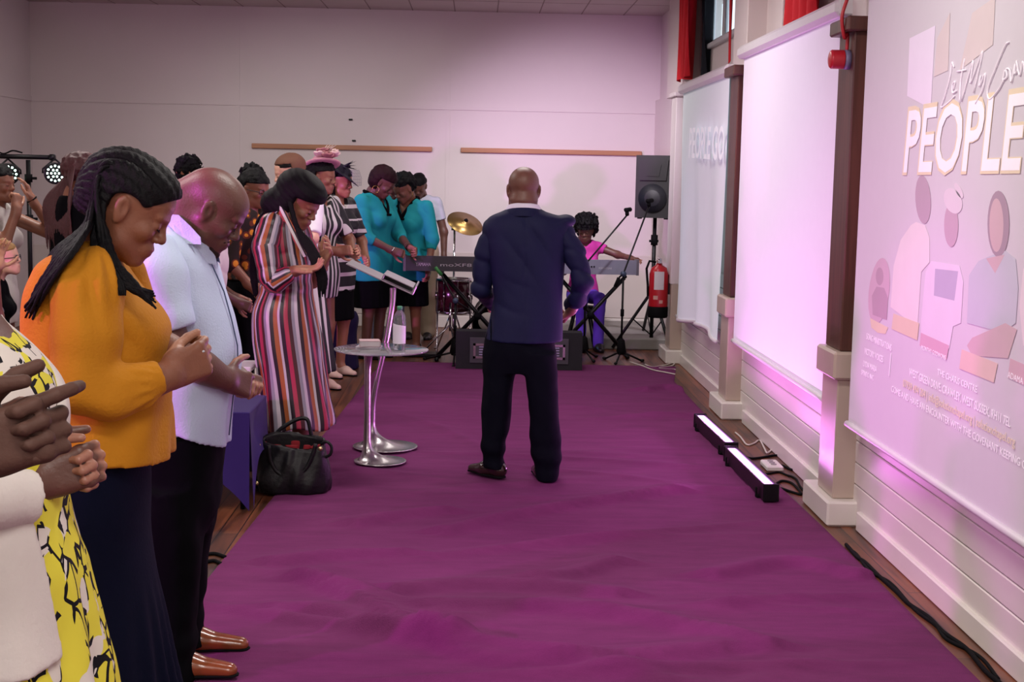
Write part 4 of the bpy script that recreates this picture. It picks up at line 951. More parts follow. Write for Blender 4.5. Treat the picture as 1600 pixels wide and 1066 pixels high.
# --- lighting stand with lamps at the far left
y = 10.6; L0, L1 = W(-60, 243, y), W(80, 246, y); sp_ = W(44, 250, y)
t = thing('lighting_stand', 'black T-bar lighting stand at the far left', 'stand', (sp_[0], y, 0))
MB().tube([L0, L1], .018, 10).tube([L1+(-.01, 0, 0), L1+(.03, 0, 0)], .024, 8).build('crossbar', bm_, t); MB().tube([(sp_[0], y, .3), (sp_[0], y, sp_[2])], .017, 10).build('pole', bm_, t)
for z in (1.25, 1.55): MB().tube([(sp_[0], y, z), (sp_[0], y, z+.06)], .028, 10).tube([(sp_[0], y, z+.03), (sp_[0]+.06, y, z+.03)], .01, 8).build('clamp', rub, t)
tripod(t, (sp_[0], y), .5, .5, 3, .4, bm_, .014)
cable('cable', [L0+(.1, 0, .02), L0+(.2, 0, .07), L0+(.3, 0, .02), W(20, 244, y)+(0, 0, .04), W(35, 243, y)+(0, 0, .02)], .006, rub, 'black cable looping over the lighting crossbar')
def par(u, v, label, face, e, col='e9f2ff', r=.075):
    c = W(u, v, y-.02); t = thing('stage_lamp', label, 'lamp', tuple(c)); f = nrm(face); up = np.array([0, 0, 1.]); s_ = nrm(np.cross(up, f)); R = np.stack([s_, np.cross(f, s_), f], 1)
    MB().lathe([(0, -.16), (.03, -.16), (r*.8, -.12), (r, -.03), (r+.006, 0), (r+.006, .006), (r-.004, .006)], c, 28, 'z', R).build('housing', bm_, t)
    MB().lathe([(0, -.004), (r-.004, -.004), (r-.004, .0), (0, .0)], c, 28, 'z', R).build('lens', mat('lamp_lens_glow', 'ffffff', .3, var=0, emit='c9d6ff', estr=9.), t)
    m = MB()
    pts = [(0, 0)]+[(r*.36*math.cos(a), r*.36*math.sin(a)) for a in np.arange(6)*math.pi/3]+[(r*.74*math.cos(a), r*.74*math.sin(a)) for a in np.arange(12)*math.pi/6]
    for px, py in pts: m.lathe([(0, .010), (.006, .009), (.010, .003), (.010, -.002)], tuple(c+R@np.array([px, py, 0])), 8, 'z', R)
    m.build('bulbs', mat('lamp_bulb_glow', 'ffffff', .3, var=0, emit=col, estr=e), t)
    b = W(u, 244, y); MB().tube([c+s_*(r+.012), c+s_*(r+.012)+(0, 0, .03), (c[0], c[1]-.0, b[2]-.02)], .007, 6).tube([c-s_*(r+.012), c-s_*(r+.012)+(0, 0, .03), (c[0], c[1], b[2]-.02)], .007, 6).build('yoke', bm_, t)
    return t
par(13, 272, 'round stage lamp behind the raised hand at the far left, glowing green-white', (.35, -1, -.1), 9, 'c4ffe2')
par(86, 271, 'round stage lamp at the right end of the T-bar, glowing white', (.45, -1, -.05), 14)
par(158, 273, 'blue stage lamp half hidden behind a dark head', (-.6, -1, 0), 6, '5a8cff')
# ================================================================ people
def bas(yaw, pitch=0., roll=0.):
    """columns: forward, left, up; yaw 0 looks along +X, 90 up the hall; pitch bows the head"""
    R = Matrix.Rotation(math.radians(yaw), 3, 'Z') @ Matrix.Rotation(math.radians(pitch), 3, 'Y') @ Matrix.Rotation(math.radians(roll), 3, 'X')
    return np.array(R)
class Head:
    """C = point between the ears"""
    def __init__(s, C, yaw, pitch, roll=0., k=1., fem=True, wide=1.):
        s.C = np.array(C, float); s.R = bas(yaw, pitch, roll); s.k = k; s.fem = fem; s.w = wide
    def P(s, x, y, z): return s.C+s.R @ (np.array([x, y*s.w, z])*s.k)
    def L(s, V): return ((V-s.C) @ s.R)/s.k/np.array([1, s.w, 1])
    def add(s, F, neck=None, neck_r=.052, detail=True, chub=0.):
        k, P, R = s.k, s.P, s.R; r = lambda *a: np.array(a)*k*np.array([1, s.w, 1])
        F.ell(P(-.012, 0, .043), r(.101, .077, .084), R, .02)
        F.ell(P(.036, 0, .048), r(.056, .060, .052), R, .02)
        F.ell(P(.030, 0, -.016), r(.058, .060+chub, .068), R, .02)
        for sg in (-1, 1):
            F.cap(P(-.002, sg*(.047+chub), -.026), P(.024, sg*(.039+chub), -.066), .019*k, .018*k, .025)
            F.cap(P(.024, sg*(.039+chub), -.066), P(.066, sg*.014, -.092), .018*k, .017*k, .025)
            F.ell(P(.062, sg*.040, -.018), r(.022, .020, .020), R, .016)
        F.ell(P(.070, 0, -.090), r(.022, .022, .017), R, .014)
        F.ell(P(.030, 0, -.070), r(.05, .042+chub, .028), R, .02)
        if detail:
            F.cap(P(.078, .040, .026), P(.088, .012, .024), .009*k, .010*k, .012); F.cap(P(.078, -.040, .026), P(.088, -.012, .024), .009*k, .010*k, .012)
            F.ell(P(.078, 0, -.058), r(.021, .030, .026), R, .012)
            for sg in (-1, 1): F.ell(P(.102, sg*.031, .007), r(.015, .018, .010), R, .010, 's')
            F.cap(P(.085, 0, .020), P(.099, 0, -.014), .008*k, .0108*k, .012)
            F.ell(P(.1025, 0, -.022), r(.0125, .0145, .0108), R, .008)
            for sg in (-1, 1):
                F.ell(P(.094, sg*.0145, -.026), r(.0115, .0085, .008), R, .006)
                F.ell(P(.098, sg*.008, -.0345), r(.004, .003, .003), R, .003, 's')
                F.ell(P(.076, sg*.031, .004), r(.0145, .0155, .0125), R, .004)
            F.ell(P(.0915, 0, -.052), r(.0095, .022, .006), R, .006)
            F.ell(P(.0900, 0, -.0645), r(.0095, .0195, .0072), R, .006)
            F.cap(P(.1025, .016, -.0582), P(.1025, -.016, -.0582), .0018*k, None, .004, 's')
        else:
            F.cap(P(.088, 0, .018), P(.110, 0, -.022), .009*k, .014*k, .01); F.ell(P(.090, 0, -.058), r(.012, .022, .013), R, .01)
        for sg in (-1, 1):
            Re = R @ np.array(Matrix.Rotation(math.radians(-sg*18), 3, 'Z') @ Matrix.Rotation(math.radians(-12), 3, 'Y'))
            F.ell(P(-.004, sg*.079, .004), r(.018, .0075, .032), Re, .006); F.ell(P(-.002, sg*.075, -.020), r(.010, .007, .013), R, .006)
            if detail: F.ell(P(.003, sg*.0885, .008), r(.0105, .0095, .020), Re, .003, 's')
        if neck is not None: F.cap(P(-.028, 0, -.045), neck, neck_r*k, neck_r*1.12, .03)
        return F
    def lip(s, V):
        q = s.L(V); d = np.sqrt(((q[:, 1])/.024)**2+((q[:, 2]+.059)/.0145)**2); return np.where(q[:, 0] > .084, np.clip((1.05-d)/.35, 0, 1), 0)*.75
    def marks(s, t, m, lash=True, both=True):
        for sg in (1, -1):
            pts = [s.P(.083+.004, sg*.012, .022), s.P(.088, sg*.024, .029), s.P(.080, sg*.040, .027), s.P(.070, sg*.049, .020)]
            MB().tube(pts, np.array([.0026, .0034, .003, .0014])*s.k, 6).build('eyebrow', m, t)
            if lash:
                pts = [s.P(.0885, sg*.019, -.001), s.P(.0915, sg*.031, -.0045), s.P(.0865, sg*.043, -.001)]
                MB().tube(pts, np.array([.0012, .0019, .0013])*s.k, 6).build('eyelashes', m, t)
class Hand:
    def __init__(s, w, d, n, side, k=1., curl=(35, 40, 45, 50), spread=3., thumb=(.75, .75, -.25), tcurl=20, ph=(.9, 1.1, .8)):
        """w wrist, d along the hand, n out of the back of the hand, side +1/-1 says where the thumb is"""
        s.w = np.array(w, float); s.d = nrm(d); n = np.array(n, float); s.n = nrm(n-s.d*(n@s.d)); s.t = np.cross(s.n, s.d)*side; s.k = k
        s.curl = curl; s.spread = spread; s.th = thumb; s.tc = tcurl; s.ph = ph; s.tips = []
    def P(s, x, y, z): return s.w+(s.d*x+s.t*y+s.n*z)*s.k
    def add(s, F, wr=.027):
        k = s.k; R = np.stack([s.d, s.t, s.n], 1)
        F.cap(s.P(-.03, 0, 0), s.P(.012, 0, 0), wr*k, .026*k, .02, n=s.n, fl=.78)
        for y in (-.026, -.009, .009, .027): F.cap(s.P(.012, y*.6, 0), s.P(.088, y, .001), .0155*k, .0125*k, .012, n=s.n, fl=.95)
        F.ell(s.P(.035, .026, -.008), np.array((.032, .017, .015))*k, R, .012); F.ell(s.P(.04, -.024, -.007), np.array((.034, .013, .012))*k, R, .012)
        for i, (y, L) in enumerate(((.029, .072), (.0095, .080), (-.0095, .074), (-.027, .058))):
            b = s.P(.088, y, .001); a = 0.; sp_ = math.radians(s.spread*(1.5-i)); c = s.curl[i]; r0 = (.0098, .0100, .0095, .0085)[i]
            for j, (fr_, pf) in enumerate(zip((.46, .30, .24), s.ph)):
                a += math.radians(c*pf); dd = s.d*math.cos(a)-s.n*math.sin(a); dd = nrm(dd*math.cos(sp_)+s.t*math.sin(sp_)*(math.cos(a)))
                e = b+dd*L*fr_*k; ra = r0*(1-.10*j); F.cap(b, e, ra*k, ra*.9*k, .0035 if j else .008); b = e
            s.tips.append(b)
        b = s.P(.022, .030, -.006); dd = nrm(s.d*s.th[0]+s.t*s.th[1]+s.n*s.th[2]); ax = nrm(np.cross(dd, s.d+1e-3*s.t))
        for j, (L, ra, rb) in enumerate(((.042, .0135, .0115), (.033, .0112, .0100), (.026, .0100, .0082))):
            e = b+dd*L*k; F.cap(b, e, ra*k, rb*k, .008 if j == 0 else .0035); b = e
            dd = nrm(np.array(Matrix.Rotation(math.radians(s.tc), 3, Vector(ax))) @ dd)
        s.tips.append(b); return F
    def palm(s, V):
        q = (V-s.w)@s.n; x = (V-s.w)@s.d; r = np.linalg.norm(V-s.w-s.d*.07*s.k, axis=1)
        return np.clip((-.004*s.k-q)/.006, 0, 1)*np.clip((x-.0)/.02, 0, 1)*np.clip((.14*s.k-r)/.02, 0, 1)
def palms(parts, hands):
    """palm tone for each part of a body mesh: {part index: hand}"""
    return np.concatenate([hands[i].palm(V) if i in hands else np.zeros(len(V)) for i, (V, Q) in enumerate(parts)])
def rows(Y, lst):
    """section rows (v, uL, uR, half depth, depth offset) read across a figure standing at distance Y"""
    z, cx, cy, a, b = [], [], [], [], []
    for r in lst:
        v, l, q, h = r[:4]; o = r[4] if len(r) > 4 else 0
        A, B = W(l, v, Y+o), W(q, v, Y+o); z.append((A[2]+B[2])/2); cx.append((A[0]+B[0])/2); cy.append(Y+o); a.append(abs(B[0]-A[0])/2); b.append(h)
    return z, cx, cy, a, b
def noise3(X, Y, Z, f, sd=0):
    return (np.sin(X*f+1.3*np.sin(Y*f*.8+sd)+sd)+np.sin(Y*f*1.1+1.7*np.sin(Z*f*.7+2*sd))+np.sin(Z*f*.9+1.4*np.sin(X*f*1.2-sd)))/3
def crease(amp, f, sd=0):
    return lambda F, X, Y, Z: F+amp*noise3(X, Y, Z, f, sd)+amp*.5*noise3(X, Y, Z, f*2.3, sd+1)
def diag(amp, d, f, sd=0., box=None):
    """folds running across direction d"""
    d = nrm(d)
    def g(F, X, Y, Z):
        q = X*d[0]+Y*d[1]+Z*d[2]; w = 1.
        if box is not None: w = np.exp(-((X-box[0])/box[3])**2-((Z-box[2])/box[4])**2)
        return F+amp*w*np.sin(q*f+sd+.8*np.sin(Z*9+X*7))
    return g
def folds(amp, d, f, sd=0., box=None, wp=1.):
    """cloth folds: rounded ridges with narrow valleys, wandering across direction d"""
    d = nrm(d)
    def g(F, X, Y, Z):
        q = X*d[0]+Y*d[1]+Z*d[2]; w = 1.
        if box is not None: w = np.exp(-((X-box[0])/box[3])**2-((Z-box[2])/box[4])**2)
        ph = q*f+sd+wp*(1.3*np.sin(Z*7+X*5+sd)+.9*np.sin(X*11-Y*9+sd*2)); m = .5+.5*np.sin(X*6.1+Y*4.3-Z*5.2+sd*3)
        return F+amp*w*m*(1-np.abs(np.sin(ph)))**2
    return g
def shoe(t, ankle, toe, m, name='shoe', w=.045, hgt=.085, sole=None, zb=.012):
    a, b = np.array(ankle, float), np.array(toe, float); d = b-a; d[2] = 0; d = nrm(d); F = Form(.006, .02); z0 = zb
    hl = a-d*.045; n = np.array([-d[1], d[0], 0])
    F.cap((hl[0], hl[1], z0+.035), (a[0]+d[0]*.06, a[1]+d[1]*.06, z0+.038), .034, .040, .03)
    F.cap((a[0]+d[0]*.06, a[1]+d[1]*.06, z0+.034), (b[0]-d[0]*.035, b[1]-d[1]*.035, z0+.020), w, .030, .03, n=(0, 0, 1), fl=.85)
    F.cap((hl[0], hl[1], z0+.05), (a[0]-d[0]*.01, a[1]-d[1]*.01, z0+hgt), .034, .040, .03)
    F.plane((0, 0, z0+.008), (0, 0, -1)); F.plane((0, 0, z0+hgt+.01), (0, 0, 1))
    o = build_mesh([F.mesh()], name, m, t)
    G = Form(.006, .01); G.cap((hl[0], hl[1], z0+.006), (a[0]+d[0]*.04, a[1]+d[1]*.04, z0+.006), .034, .040, .01, n=(0, 0, 1), fl=.3); G.cap((a[0]+d[0]*.04, a[1]+d[1]*.04, z0+.006), (b[0]-d[0]*.03, b[1]-d[1]*.03, z0+.006), .045, .031, .02, n=(0, 0, 1), fl=.3)
    G.cap((hl[0], hl[1], z0+.004), (hl[0]+d[0]*.03, hl[1]+d[1]*.03, z0+.004), .033, .035, .01, n=(0, 0, 1), fl=.5); G.plane((0, 0, z0), (0, 0, -1))
    so = build_mesh([G.mesh()], 'sole', sole or rub, t); so.parent = o
    return o
def braids(lines, r, m, t, name='braids', n=7, ridge=.12):
    mb = MB()
    for L in lines:
        P = np.array(L, float); tt = np.linspace(0, len(P)-1, len(P)*9); Q = np.stack([crv(np.arange(len(P)), P[:, i], tt) for i in range(3)], 1)
        s_ = np.concatenate([[0], np.cumsum(np.linalg.norm(np.diff(Q, axis=0), axis=1))]); rr = r*(1+ridge*np.sin(s_*260))*np.interp(tt, [0, len(P)-1.6, len(P)-1], [1, .95, .35])
        mb.tube(Q, rr, n)
    o = mb.build(name, m, t, fix=False); o['kind'] = 'stuff'; return o
def ring(t, name, c, R, r, m, axis='x', rot=None):
    a = np.linspace(0, 2*math.pi, 25); z = np.zeros_like(a); P = {'x': (z, R*np.cos(a), R*np.sin(a)), 'y': (R*np.cos(a), z, R*np.sin(a)), 'z': (R*np.cos(a), R*np.sin(a), z)}[axis]
    P = np.stack(P, 1)
    if rot is not None: P = P @ np.array(rot).T
    return MB().tube(P+np.array(c), r, 6, cap=False).build(name, m, t)
sk_dark = skin('skin_dark', '5a382e', '5f3434', '9a6a58')
sk_deep = skin('skin_deep', '4a332c', '5a3436', '8f6152', .62)
sk_brown = skin('skin_brown', '7d4e3a', '7d4340', 'b5846a')
sk_head = skin('skin_warm_dark', '6c473a', '6d3c3c', '9a6a58')
sk_mid = skin('skin_mid_brown', '94614a', '8c4e48', 'bd8c72')
sk_fair = skin('skin_fair', 'd3a18e', 'b8706a', 'dcae9c')
hairb = mat('black_hair', '070609', .6, var=.3, vscale=60, bump=.5, bscale=180, spec=.15)
hairn = mat('braided_black_hair', '08070b', .6, var=.3, vscale=90, bump=.3, bscale=260, spec=.15)
gold = mat('gold_metal', 'c9a25a', .25, metal=1., var=0)
silver = mat('silver_metal', 'cfcfd4', .2, metal=1., var=0)
# ---------------------------------------------------------------- woman in the mustard blouse
def woman_mustard():
    Y = 3.50; b = W(150, 1000, Y); t = thing('person', 'woman with long black braids, mustard blouse and navy skirt, head bowed', 'person', (b[0], Y, 0))
    H = Head(W(198, 328, Y), 6, 30, 0, 1.05, wide=.98)
    q = lambda u, v, o=0.: W(u, v, Y+o)
    nk = q(150, 398)
    F = Form(.0042, .02); H.add(F, nk, .047, chub=.004)
    parts = [F.mesh()]
    # near arm: wrist and hand holding a ring with the other
    S, E, Wp = q(150, 445, -.16), q(124, 606, -.22), q(262, 588, -.13)
    h1 = Hand(Wp, q(318, 560, -.06)-Wp, (.10, -1, -.18), 1, 1.18, (46, 52, 62, 66), 1, (.85, .25, -.45), 14, (.7, 1.25, .7))
    G = Form(.0036, .02); h1.add(G, .030); G.cap(q(215, 600, -.16), Wp, .036, .030, .02); parts.append(G.mesh())
    W2 = q(258, 538, .04); h2 = Hand(W2, q(306, 552, -.02)-W2, (.1, -.4, 1), -1, 1.05, (38, 48, 58, 64), 1, (.85, .35, -.5), 12)
    G = Form(.0036, .02); h2.add(G, .030); G.cap(q(205, 560, .12), W2, .038, .030, .02); parts.append(G.mesh())
    # hidden trunk and legs
    G = Form(.018, .03); z, cx, cy, a, bb = rows(Y, [(400, 105, 160, .12), (450, 75, 190, .15), (500, 65, 225, .15), (540, 65, 240, .15), (640, 82, 240, .16), (740, 90, 215, .18)])
    G.stack(z, cx, cy, a, bb); hx = (q(150, 740)[0])
    for s_ in (-1, 1): G.chain([(hx, Y+s_*.09, .95), (hx+.02, Y+s_*.1, .5), (hx, Y+s_*.1, .09), (hx+.12, Y+s_*.1, .04)], [.09, .06, .04, .03])
    parts.append(G.mesh())
    build_mesh(parts, 'body', sk_brown, t, {'lip': H.lip, 'palm': palms(parts, {1: h1, 2: h2})*.6})
    H.marks(t, hairb)
    # blouse: trunk
    mus = mat('mustard_cloth', 'b87a1a', .78, var=.10, vscale=5, bump=.25, bscale=130, sheen=.15)
    F = Form(.007, .035); z, cx, cy, a, bb = rows(Y, [(374, 118, 162, .10), (390, 98, 174, .145), (410, 70, 188, .18), (430, 58, 202, .19), (452, 48, 220, .195), (480, 42, 247, .195), (505, 40, 262, .19), (530, 40, 264, .185), (560, 44, 262, .18), (610, 54, 264, .185), (660, 66, 266, .20), (725, 72, 266, .21)])
    F.stack(z, cx, cy, a, bb, 2.3, fold=lambda th, zz: .004*np.sin(th*9+3*np.sin(zz*14))*np.clip((1.30-zz)*4, 0, 1)+.008*np.sin(th*7+zz*4)*np.clip((1.02-zz)*8, 0, 1))
    z0 = q(60, 712)[2]
    F.fn(lambda F_, X, Y_, Z: np.maximum(F_, (z0+.012*np.sin(X*14+1)-(X-b[0])*.03)-Z))
    # neckline opening
    c = q(150, 362); F.ell(c, (.062, .066, .045), None, .008, 's')
    F.fn(folds(.018, (.8, 0, .6), 22, 0, (q(215, 540)[0], 0, q(215, 540)[2], .12, .12))); F.fn(folds(.018, (.2, .2, 1), 24, 1, (q(80, 600)[0], 0, q(80, 600)[2], .12, .15)))
    bl = build_mesh([F.mesh()], 'blouse', mus, t)
    # near sleeve: puffed at the shoulder, gathered at the cuff
    F = Form(.0065, .045)
    F.cap(q(140, 434, -.135), q(134, 470, -.17), .080, .083, .05); F.chain([q(135, 455, -.165), q(134, 520, -.19), q(128, 592, -.205)], [.081, .083, .074], .03)
    F.chain([q(124, 600, -.215), q(170, 616, -.20), q(222, 602, -.165), q(240, 594, -.15)], [.074, .062, .046, .034], .03)
    cu = q(243, 593, -.148)
    F.cap(cu, cu+(q(250, 590, -.14)-cu), .040, .042, .01)
    top = q(144, 415, -.15)
    F.fn(lambda F_, X, Y_, Z: F_+.0055*np.sin(np.arctan2(Y_-top[1]-.03, X-top[0])*17)*np.exp(-((Z-top[2]+.02)/.055)**2))
    F.fn(folds(.018, (1, 0, .25), 17, .5)); F.fn(crease(.003, 22)); F.fn(diag(.006, (.35, 0, 1), 55, 0, (q(185, 612)[0], 0, q(185, 612)[2], .16, .07)))
    F.fn(lambda F_, X, Y_, Z: F_+.003*np.sin(np.arctan2(Z-cu[2], Y_-cu[1])*16)*np.exp(-((X-cu[0]+.01)/.03)**2))
    F.plane(q(252, 590, -.14), q(252, 590, -.14)-q(225, 600, -.16)); build_mesh([F.mesh()], 'sleeve', mus, t)
    F = Form(.008, .04); F.chain([q(180, 432, .14), q(215, 530, .20), q(222, 560, .16), q(245, 545, .09)], [.08, .075, .06, .04], .05); build_mesh([F.mesh()], 'sleeve', mus, t)
    # skirt: fitted, flaring into pleats
    nav = mat('navy_skirt_cloth', '0b0e22', .9, var=.15, vscale=8, bump=.15, bscale=120, spec=.08)
    F = Form(.009, .03); z, cx, cy, a, bb = rows(Y, [(690, 84, 228, .19), (730, 80, 230, .205), (775, 84, 230, .21), (830, 92, 230, .20), (880, 96, 236, .20), (960, 92, 252, .22), (1060, 84, 270, .25), (1160, 76, 290, .28), (1215, 72, 300, .30)])
    F.stack(z, cx, cy, a, bb, 2.1, fold=lambda th, zz: .016*np.clip((.66-zz)*2.2, 0, 1.2)*np.sin(th*15+.6*np.sin(zz*6)))
    build_mesh([F.mesh()], 'skirt', nav, t)
    for s_ in (-1, 1): shoe(t, (hx+.01, Y+s_*.1, .05), (hx+.20, Y+s_*.1, 0), mat('black_shoe_leather', '1a1718', .3), 'shoe', zb=.001)
    # hair: cornrows on the crown, long braids behind and in front
    G = Form(.0045, .02); P = H.P; R = H.R; k = H.k
    G.ell(P(-.018, 0, .046), np.array((.112, .086, .090))*k, R, .02); G.ell(P(-.055, 0, .0), np.array((.068, .074, .075))*k, R, .03); G.ell(P(.030, 0, .070), np.array((.064, .066, .052))*k, R, .02)
    def rid(F_, X, Y_, Z):
        V = [X-H.C[0], Y_-H.C[1], Z-H.C[2]]; l = [(R[0, i]*V[0]+R[1, i]*V[1]+R[2, i]*V[2])/k for i in range(3)]
        ang = np.arctan2(l[1], l[2]+.02); rip = .0065*np.abs(np.sin(ang*13+.6*np.sin(l[0]*30)))**.7
        F_ = F_-rip*(1+.30*np.sin(l[0]*330+ang*40))+.002
        face = .050*0+ (l[0]-.062)*.8+(.052-l[2])*.75     # cut the hairline away from the face
        ear = .046-np.sqrt((l[0]-.004)**2+(l[2]+.004)**2) ; ear = np.where(abs(l[1]) > .05, ear, -1)
        low = np.where(l[0] > -.03, (.020+(l[0]+.03)*.16)-l[2], (-.055)-l[2])
        return np.maximum(np.maximum(np.maximum(F_, face), low*.8), np.where(l[0] > -.035, ear, -1))
    G.fn(rid); build_mesh([G.mesh()], 'cornrow_hair', hairn, t)
    r = np.random.default_rng(5); L = []
    for i in range(50):
        a = i/49; s0 = H.P(-.09+.03*a, -.075+.14*r.random(), .045-.08*a+.02*r.random())
        w = -.16*a; m1 = q(134-4*a+6*r.random(), 345+18*a, -.04+w*.8); m2 = q(84+22*a+5*r.random(), 392+10*a, -.09+w*1.0); m3 = q(52+22*a+6*r.random(), 440+8*r.random(), -.10+w*.9); e = q(34+22*a*r.random()+4, 478+22*r.random(), -.08+w*.8)
        L.append([H.P(-.055, -.07+.13*a, .085-.02*a), s0, m1, m2, m3, e])
    for i in range(26):
        a = i/25; s0 = H.P(-.045-.035*a, -.085+.01*r.random(), -.02+.05*a); v = 372+8*r.random()
        m1 = q(166-14*a+4*r.random(), 366, -.11-.01*r.random()); m2 = q(178-22*a+5*r.random(), 400+6*r.random(), -.155); m3 = q(205-24*a+8*r.random(), 442, -.19+.01*r.random()); e = q(244-34*a*r.random(), 484-14*r.random()-18*a, -.195)
        L.append([H.P(-.05-.03*a, -.06, .06), s0, m1, m2, m3, e])
    for i in range(12):
        a = i/11; L.append([H.P(-.06, -.07, .03), q(160-10*a, 350, -.1), q(158-14*a, 376, -.12), q(172-22*a, 410, -.165), q(190-34*a, 440, -.19), q(196-36*a, 462, -.20)])
    braids(L, .0062, hairn, t)
    # ring held between the fingers
    c = q(312, 553, -.075); ring(t, 'ring', c, .010, .0016, silver, 'y'); MB().lathe([(0, -.004), (.004, -.002), (.005, .001), (0, .005)], c+(.008, 0, .006), 8).build('ring_stone', mat('diamond', 'eef4ff', .05, var=0, trans=.4), t)
    c = q(240, 592, -.15)
woman_mustard()
# ---------------------------------------------------------------- bald man in the pale blue shirt
def man_blue():
    Y = 4.62; b = W(280, 1020, Y); t = thing('person', 'bald man in a pale blue short-sleeved shirt and black trousers, head bowed', 'person', (b[0], Y, 0))
    q = lambda u, v, o=0.: W(u, v, Y+o)
    H = Head(q(329, 331), 4, 34, 0, 1.09, False, 1.04)
    F = Form(.0048, .02); H.add(F, q(262, 372), .066, chub=.008)
    F.ell(H.P(-.080, 0, -.02), (.068, .07, .08), H.R, .03); F.cap(q(262, 368), q(240, 400), .085, .12, .05)
    parts = [F.mesh()]
    S, E, Wp = q(236, 400, -.20), q(268, 552, -.25), q(352, 592, -.15)
    h1 = Hand(Wp, q(402, 606, -.04)-Wp, (.15, -1, .35), 1, 1.12, (30, 38, 44, 48), 1, (.6, .7, -.2), 14)
    G = Form(.0045, .02); h1.add(G, .031); G.chain([q(262, 508, -.24), q(274, 548, -.25), q(318, 575, -.20), Wp], [.052, .052, .047, .032], .03); parts.append(G.mesh())
    W2 = q(368, 586, .07); h2 = Hand(W2, q(404, 592, -.03)-W2, (.1, .4, 1), -1, 1.1, (30, 40, 50, 52), 2, (.7, .6, -.3), 10)
    G = Form(.0045, .02); h2.add(G, .031); G.chain([q(290, 540, .26), q(330, 565, .2), W2], [.05, .046, .032], .03); parts.append(G.mesh())
    G = Form(.018, .03); z, cx, cy, a, bb = rows(Y, [(380, 225, 310, .14), (430, 210, 320, .19), (530, 205, 358, .2), (640, 215, 350, .19), (720, 225, 335, .17)]); G.stack(z, cx, cy, a, bb)
    hx = q(275, 740)[0]
    L1, L2 = (q(285, 1020, -.13)[0]-.02, Y-.13), (q(318, 990, .13)[0]-.03, Y+.13)
    G.chain([(hx, Y-.09, .85), (hx+.03, Y-.11, .46), (L1[0], L1[1], .1)], [.09, .065, .045]); G.chain([(hx+.02, Y+.09, .85), (hx+.03, Y+.11, .46), (q(288, 985, .13)[0], L2[1], .12)], [.08, .055, .04]); parts.append(G.mesh())
    build_mesh(parts, 'body', sk_dark, t, {'lip': lambda V: H.lip(V)*.5, 'palm': palms(parts, {1: h1, 2: h2})})
    H.marks(t, hairb)
    # moustache and beard shadow as short hair
    G = Form(.004, .01); P = H.P
    for s_ in (-1, 1): G.cap(P(.098, s_*.005, -.041), P(.086, s_*.028, -.052), .0035, .003, .004)
    G.chain([P(.06, -.038, -.088), P(.082, -.014, -.098), P(.082, .014, -.098), P(.06, .038, -.088)], [.010, .012, .012, .010], .01); build_mesh([G.mesh()], 'stubble_beard', mat('stubble', '2a1d1a', .8), t)
    blu = mat('pale_blue_cloth', 'b8c7e0', .8, var=.05, vscale=6, bump=.2, bscale=160)
    F = Form(.007, .04); z, cx, cy, a, bb = rows(Y, [(352, 246, 290, .10), (366, 228, 306, .15), (385, 206, 322, .20), (410, 193, 335, .225), (450, 190, 350, .23), (500, 190, 367, .225), (540, 192, 374, .225), (580, 196, 373, .225), (620, 205, 365, .22), (665, 212, 359, .215), (700, 216, 357, .21)])
    F.stack(z, cx, cy, a, bb, 2.3, fold=lambda th, zz: .006*np.sin(th*8+zz*7)*np.clip((1.0-zz)*5, 0, 1)+.003*np.sin(th*5+4*np.sin(zz*9)))
    zl, zr = q(240, 661)[2], q(352, 690)[2]; x0, x1 = q(240, 0)[0], q(352, 0)[0]
    F.fn(lambda F_, X, Y_, Z: np.maximum(F_, zl+(zr-zl)*np.clip((X-x0)/(x1-x0), 0, 1.1)**1.6+.006*np.sin(X*40)-Z))
    F.fn(folds(.020, (.7, 0, .7), 20, 0, (q(310, 640)[0], 0, q(310, 640)[2], .14, .10))); F.fn(folds(.014, (1, 0, -.4), 16, 1, (q(330, 480)[0], 0, q(330, 480)[2], .10, .25)))
    F.ell(q(288, 360), (.075, .07, .055), None, .01, 's'); build_mesh([F.mesh()], 'shirt', blu, t)
    F = Form(.0065, .04); F.cap(q(238, 405, -.15), q(244, 440, -.205), .095, .094, .05); F.chain([q(244, 440, -.205), q(262, 500, -.235)], [.094, .086], .05)
    F.fn(diag(.004, (1, 0, .5), 48, 0)); F.plane(q(282, 512, -.24), (.30, 0, -1)); build_mesh([F.mesh()], 'sleeve', blu, t)
    F = Form(.008, .04); F.chain([q(262, 405, .15), q(280, 500, .24)], [.09, .085], .05); F.plane(q(285, 512, .2), (.25, 0, -1)); build_mesh([F.mesh()], 'sleeve', blu, t)
    # collar: a folded band round the neck, and the button placket
    def collar():
        m = MB(); n = 40; A = np.linspace(-math.pi*.93, math.pi*.93, n); rowsG = []
        cN = q(276, 362); ax = nrm(q(262, 352)-q(290, 392)); 
        for w, (dr, dz) in enumerate(((0, 0), (.006, .028), (.012, .034), (.026, .010), (.040, -.030))):
            ptz = []
            for a_ in A:
                front = max(0, -math.cos(a_))            # a_=0 at the nape
                r1 = .088+dr+.012*front; z_ = dz - .020*front*(w == 4); ptz.append(cN+np.array([-math.cos(a_)*r1, math.sin(a_)*(r1*.95), z_+.042*math.cos(a_)-.012]))
            rowsG.append(ptz)
        G_ = np.array(rowsG); m.grid(G_); m.grid(G_[::-1]+np.array([0, 0, -.003])); return m.build('collar', blu, t)
    collar()
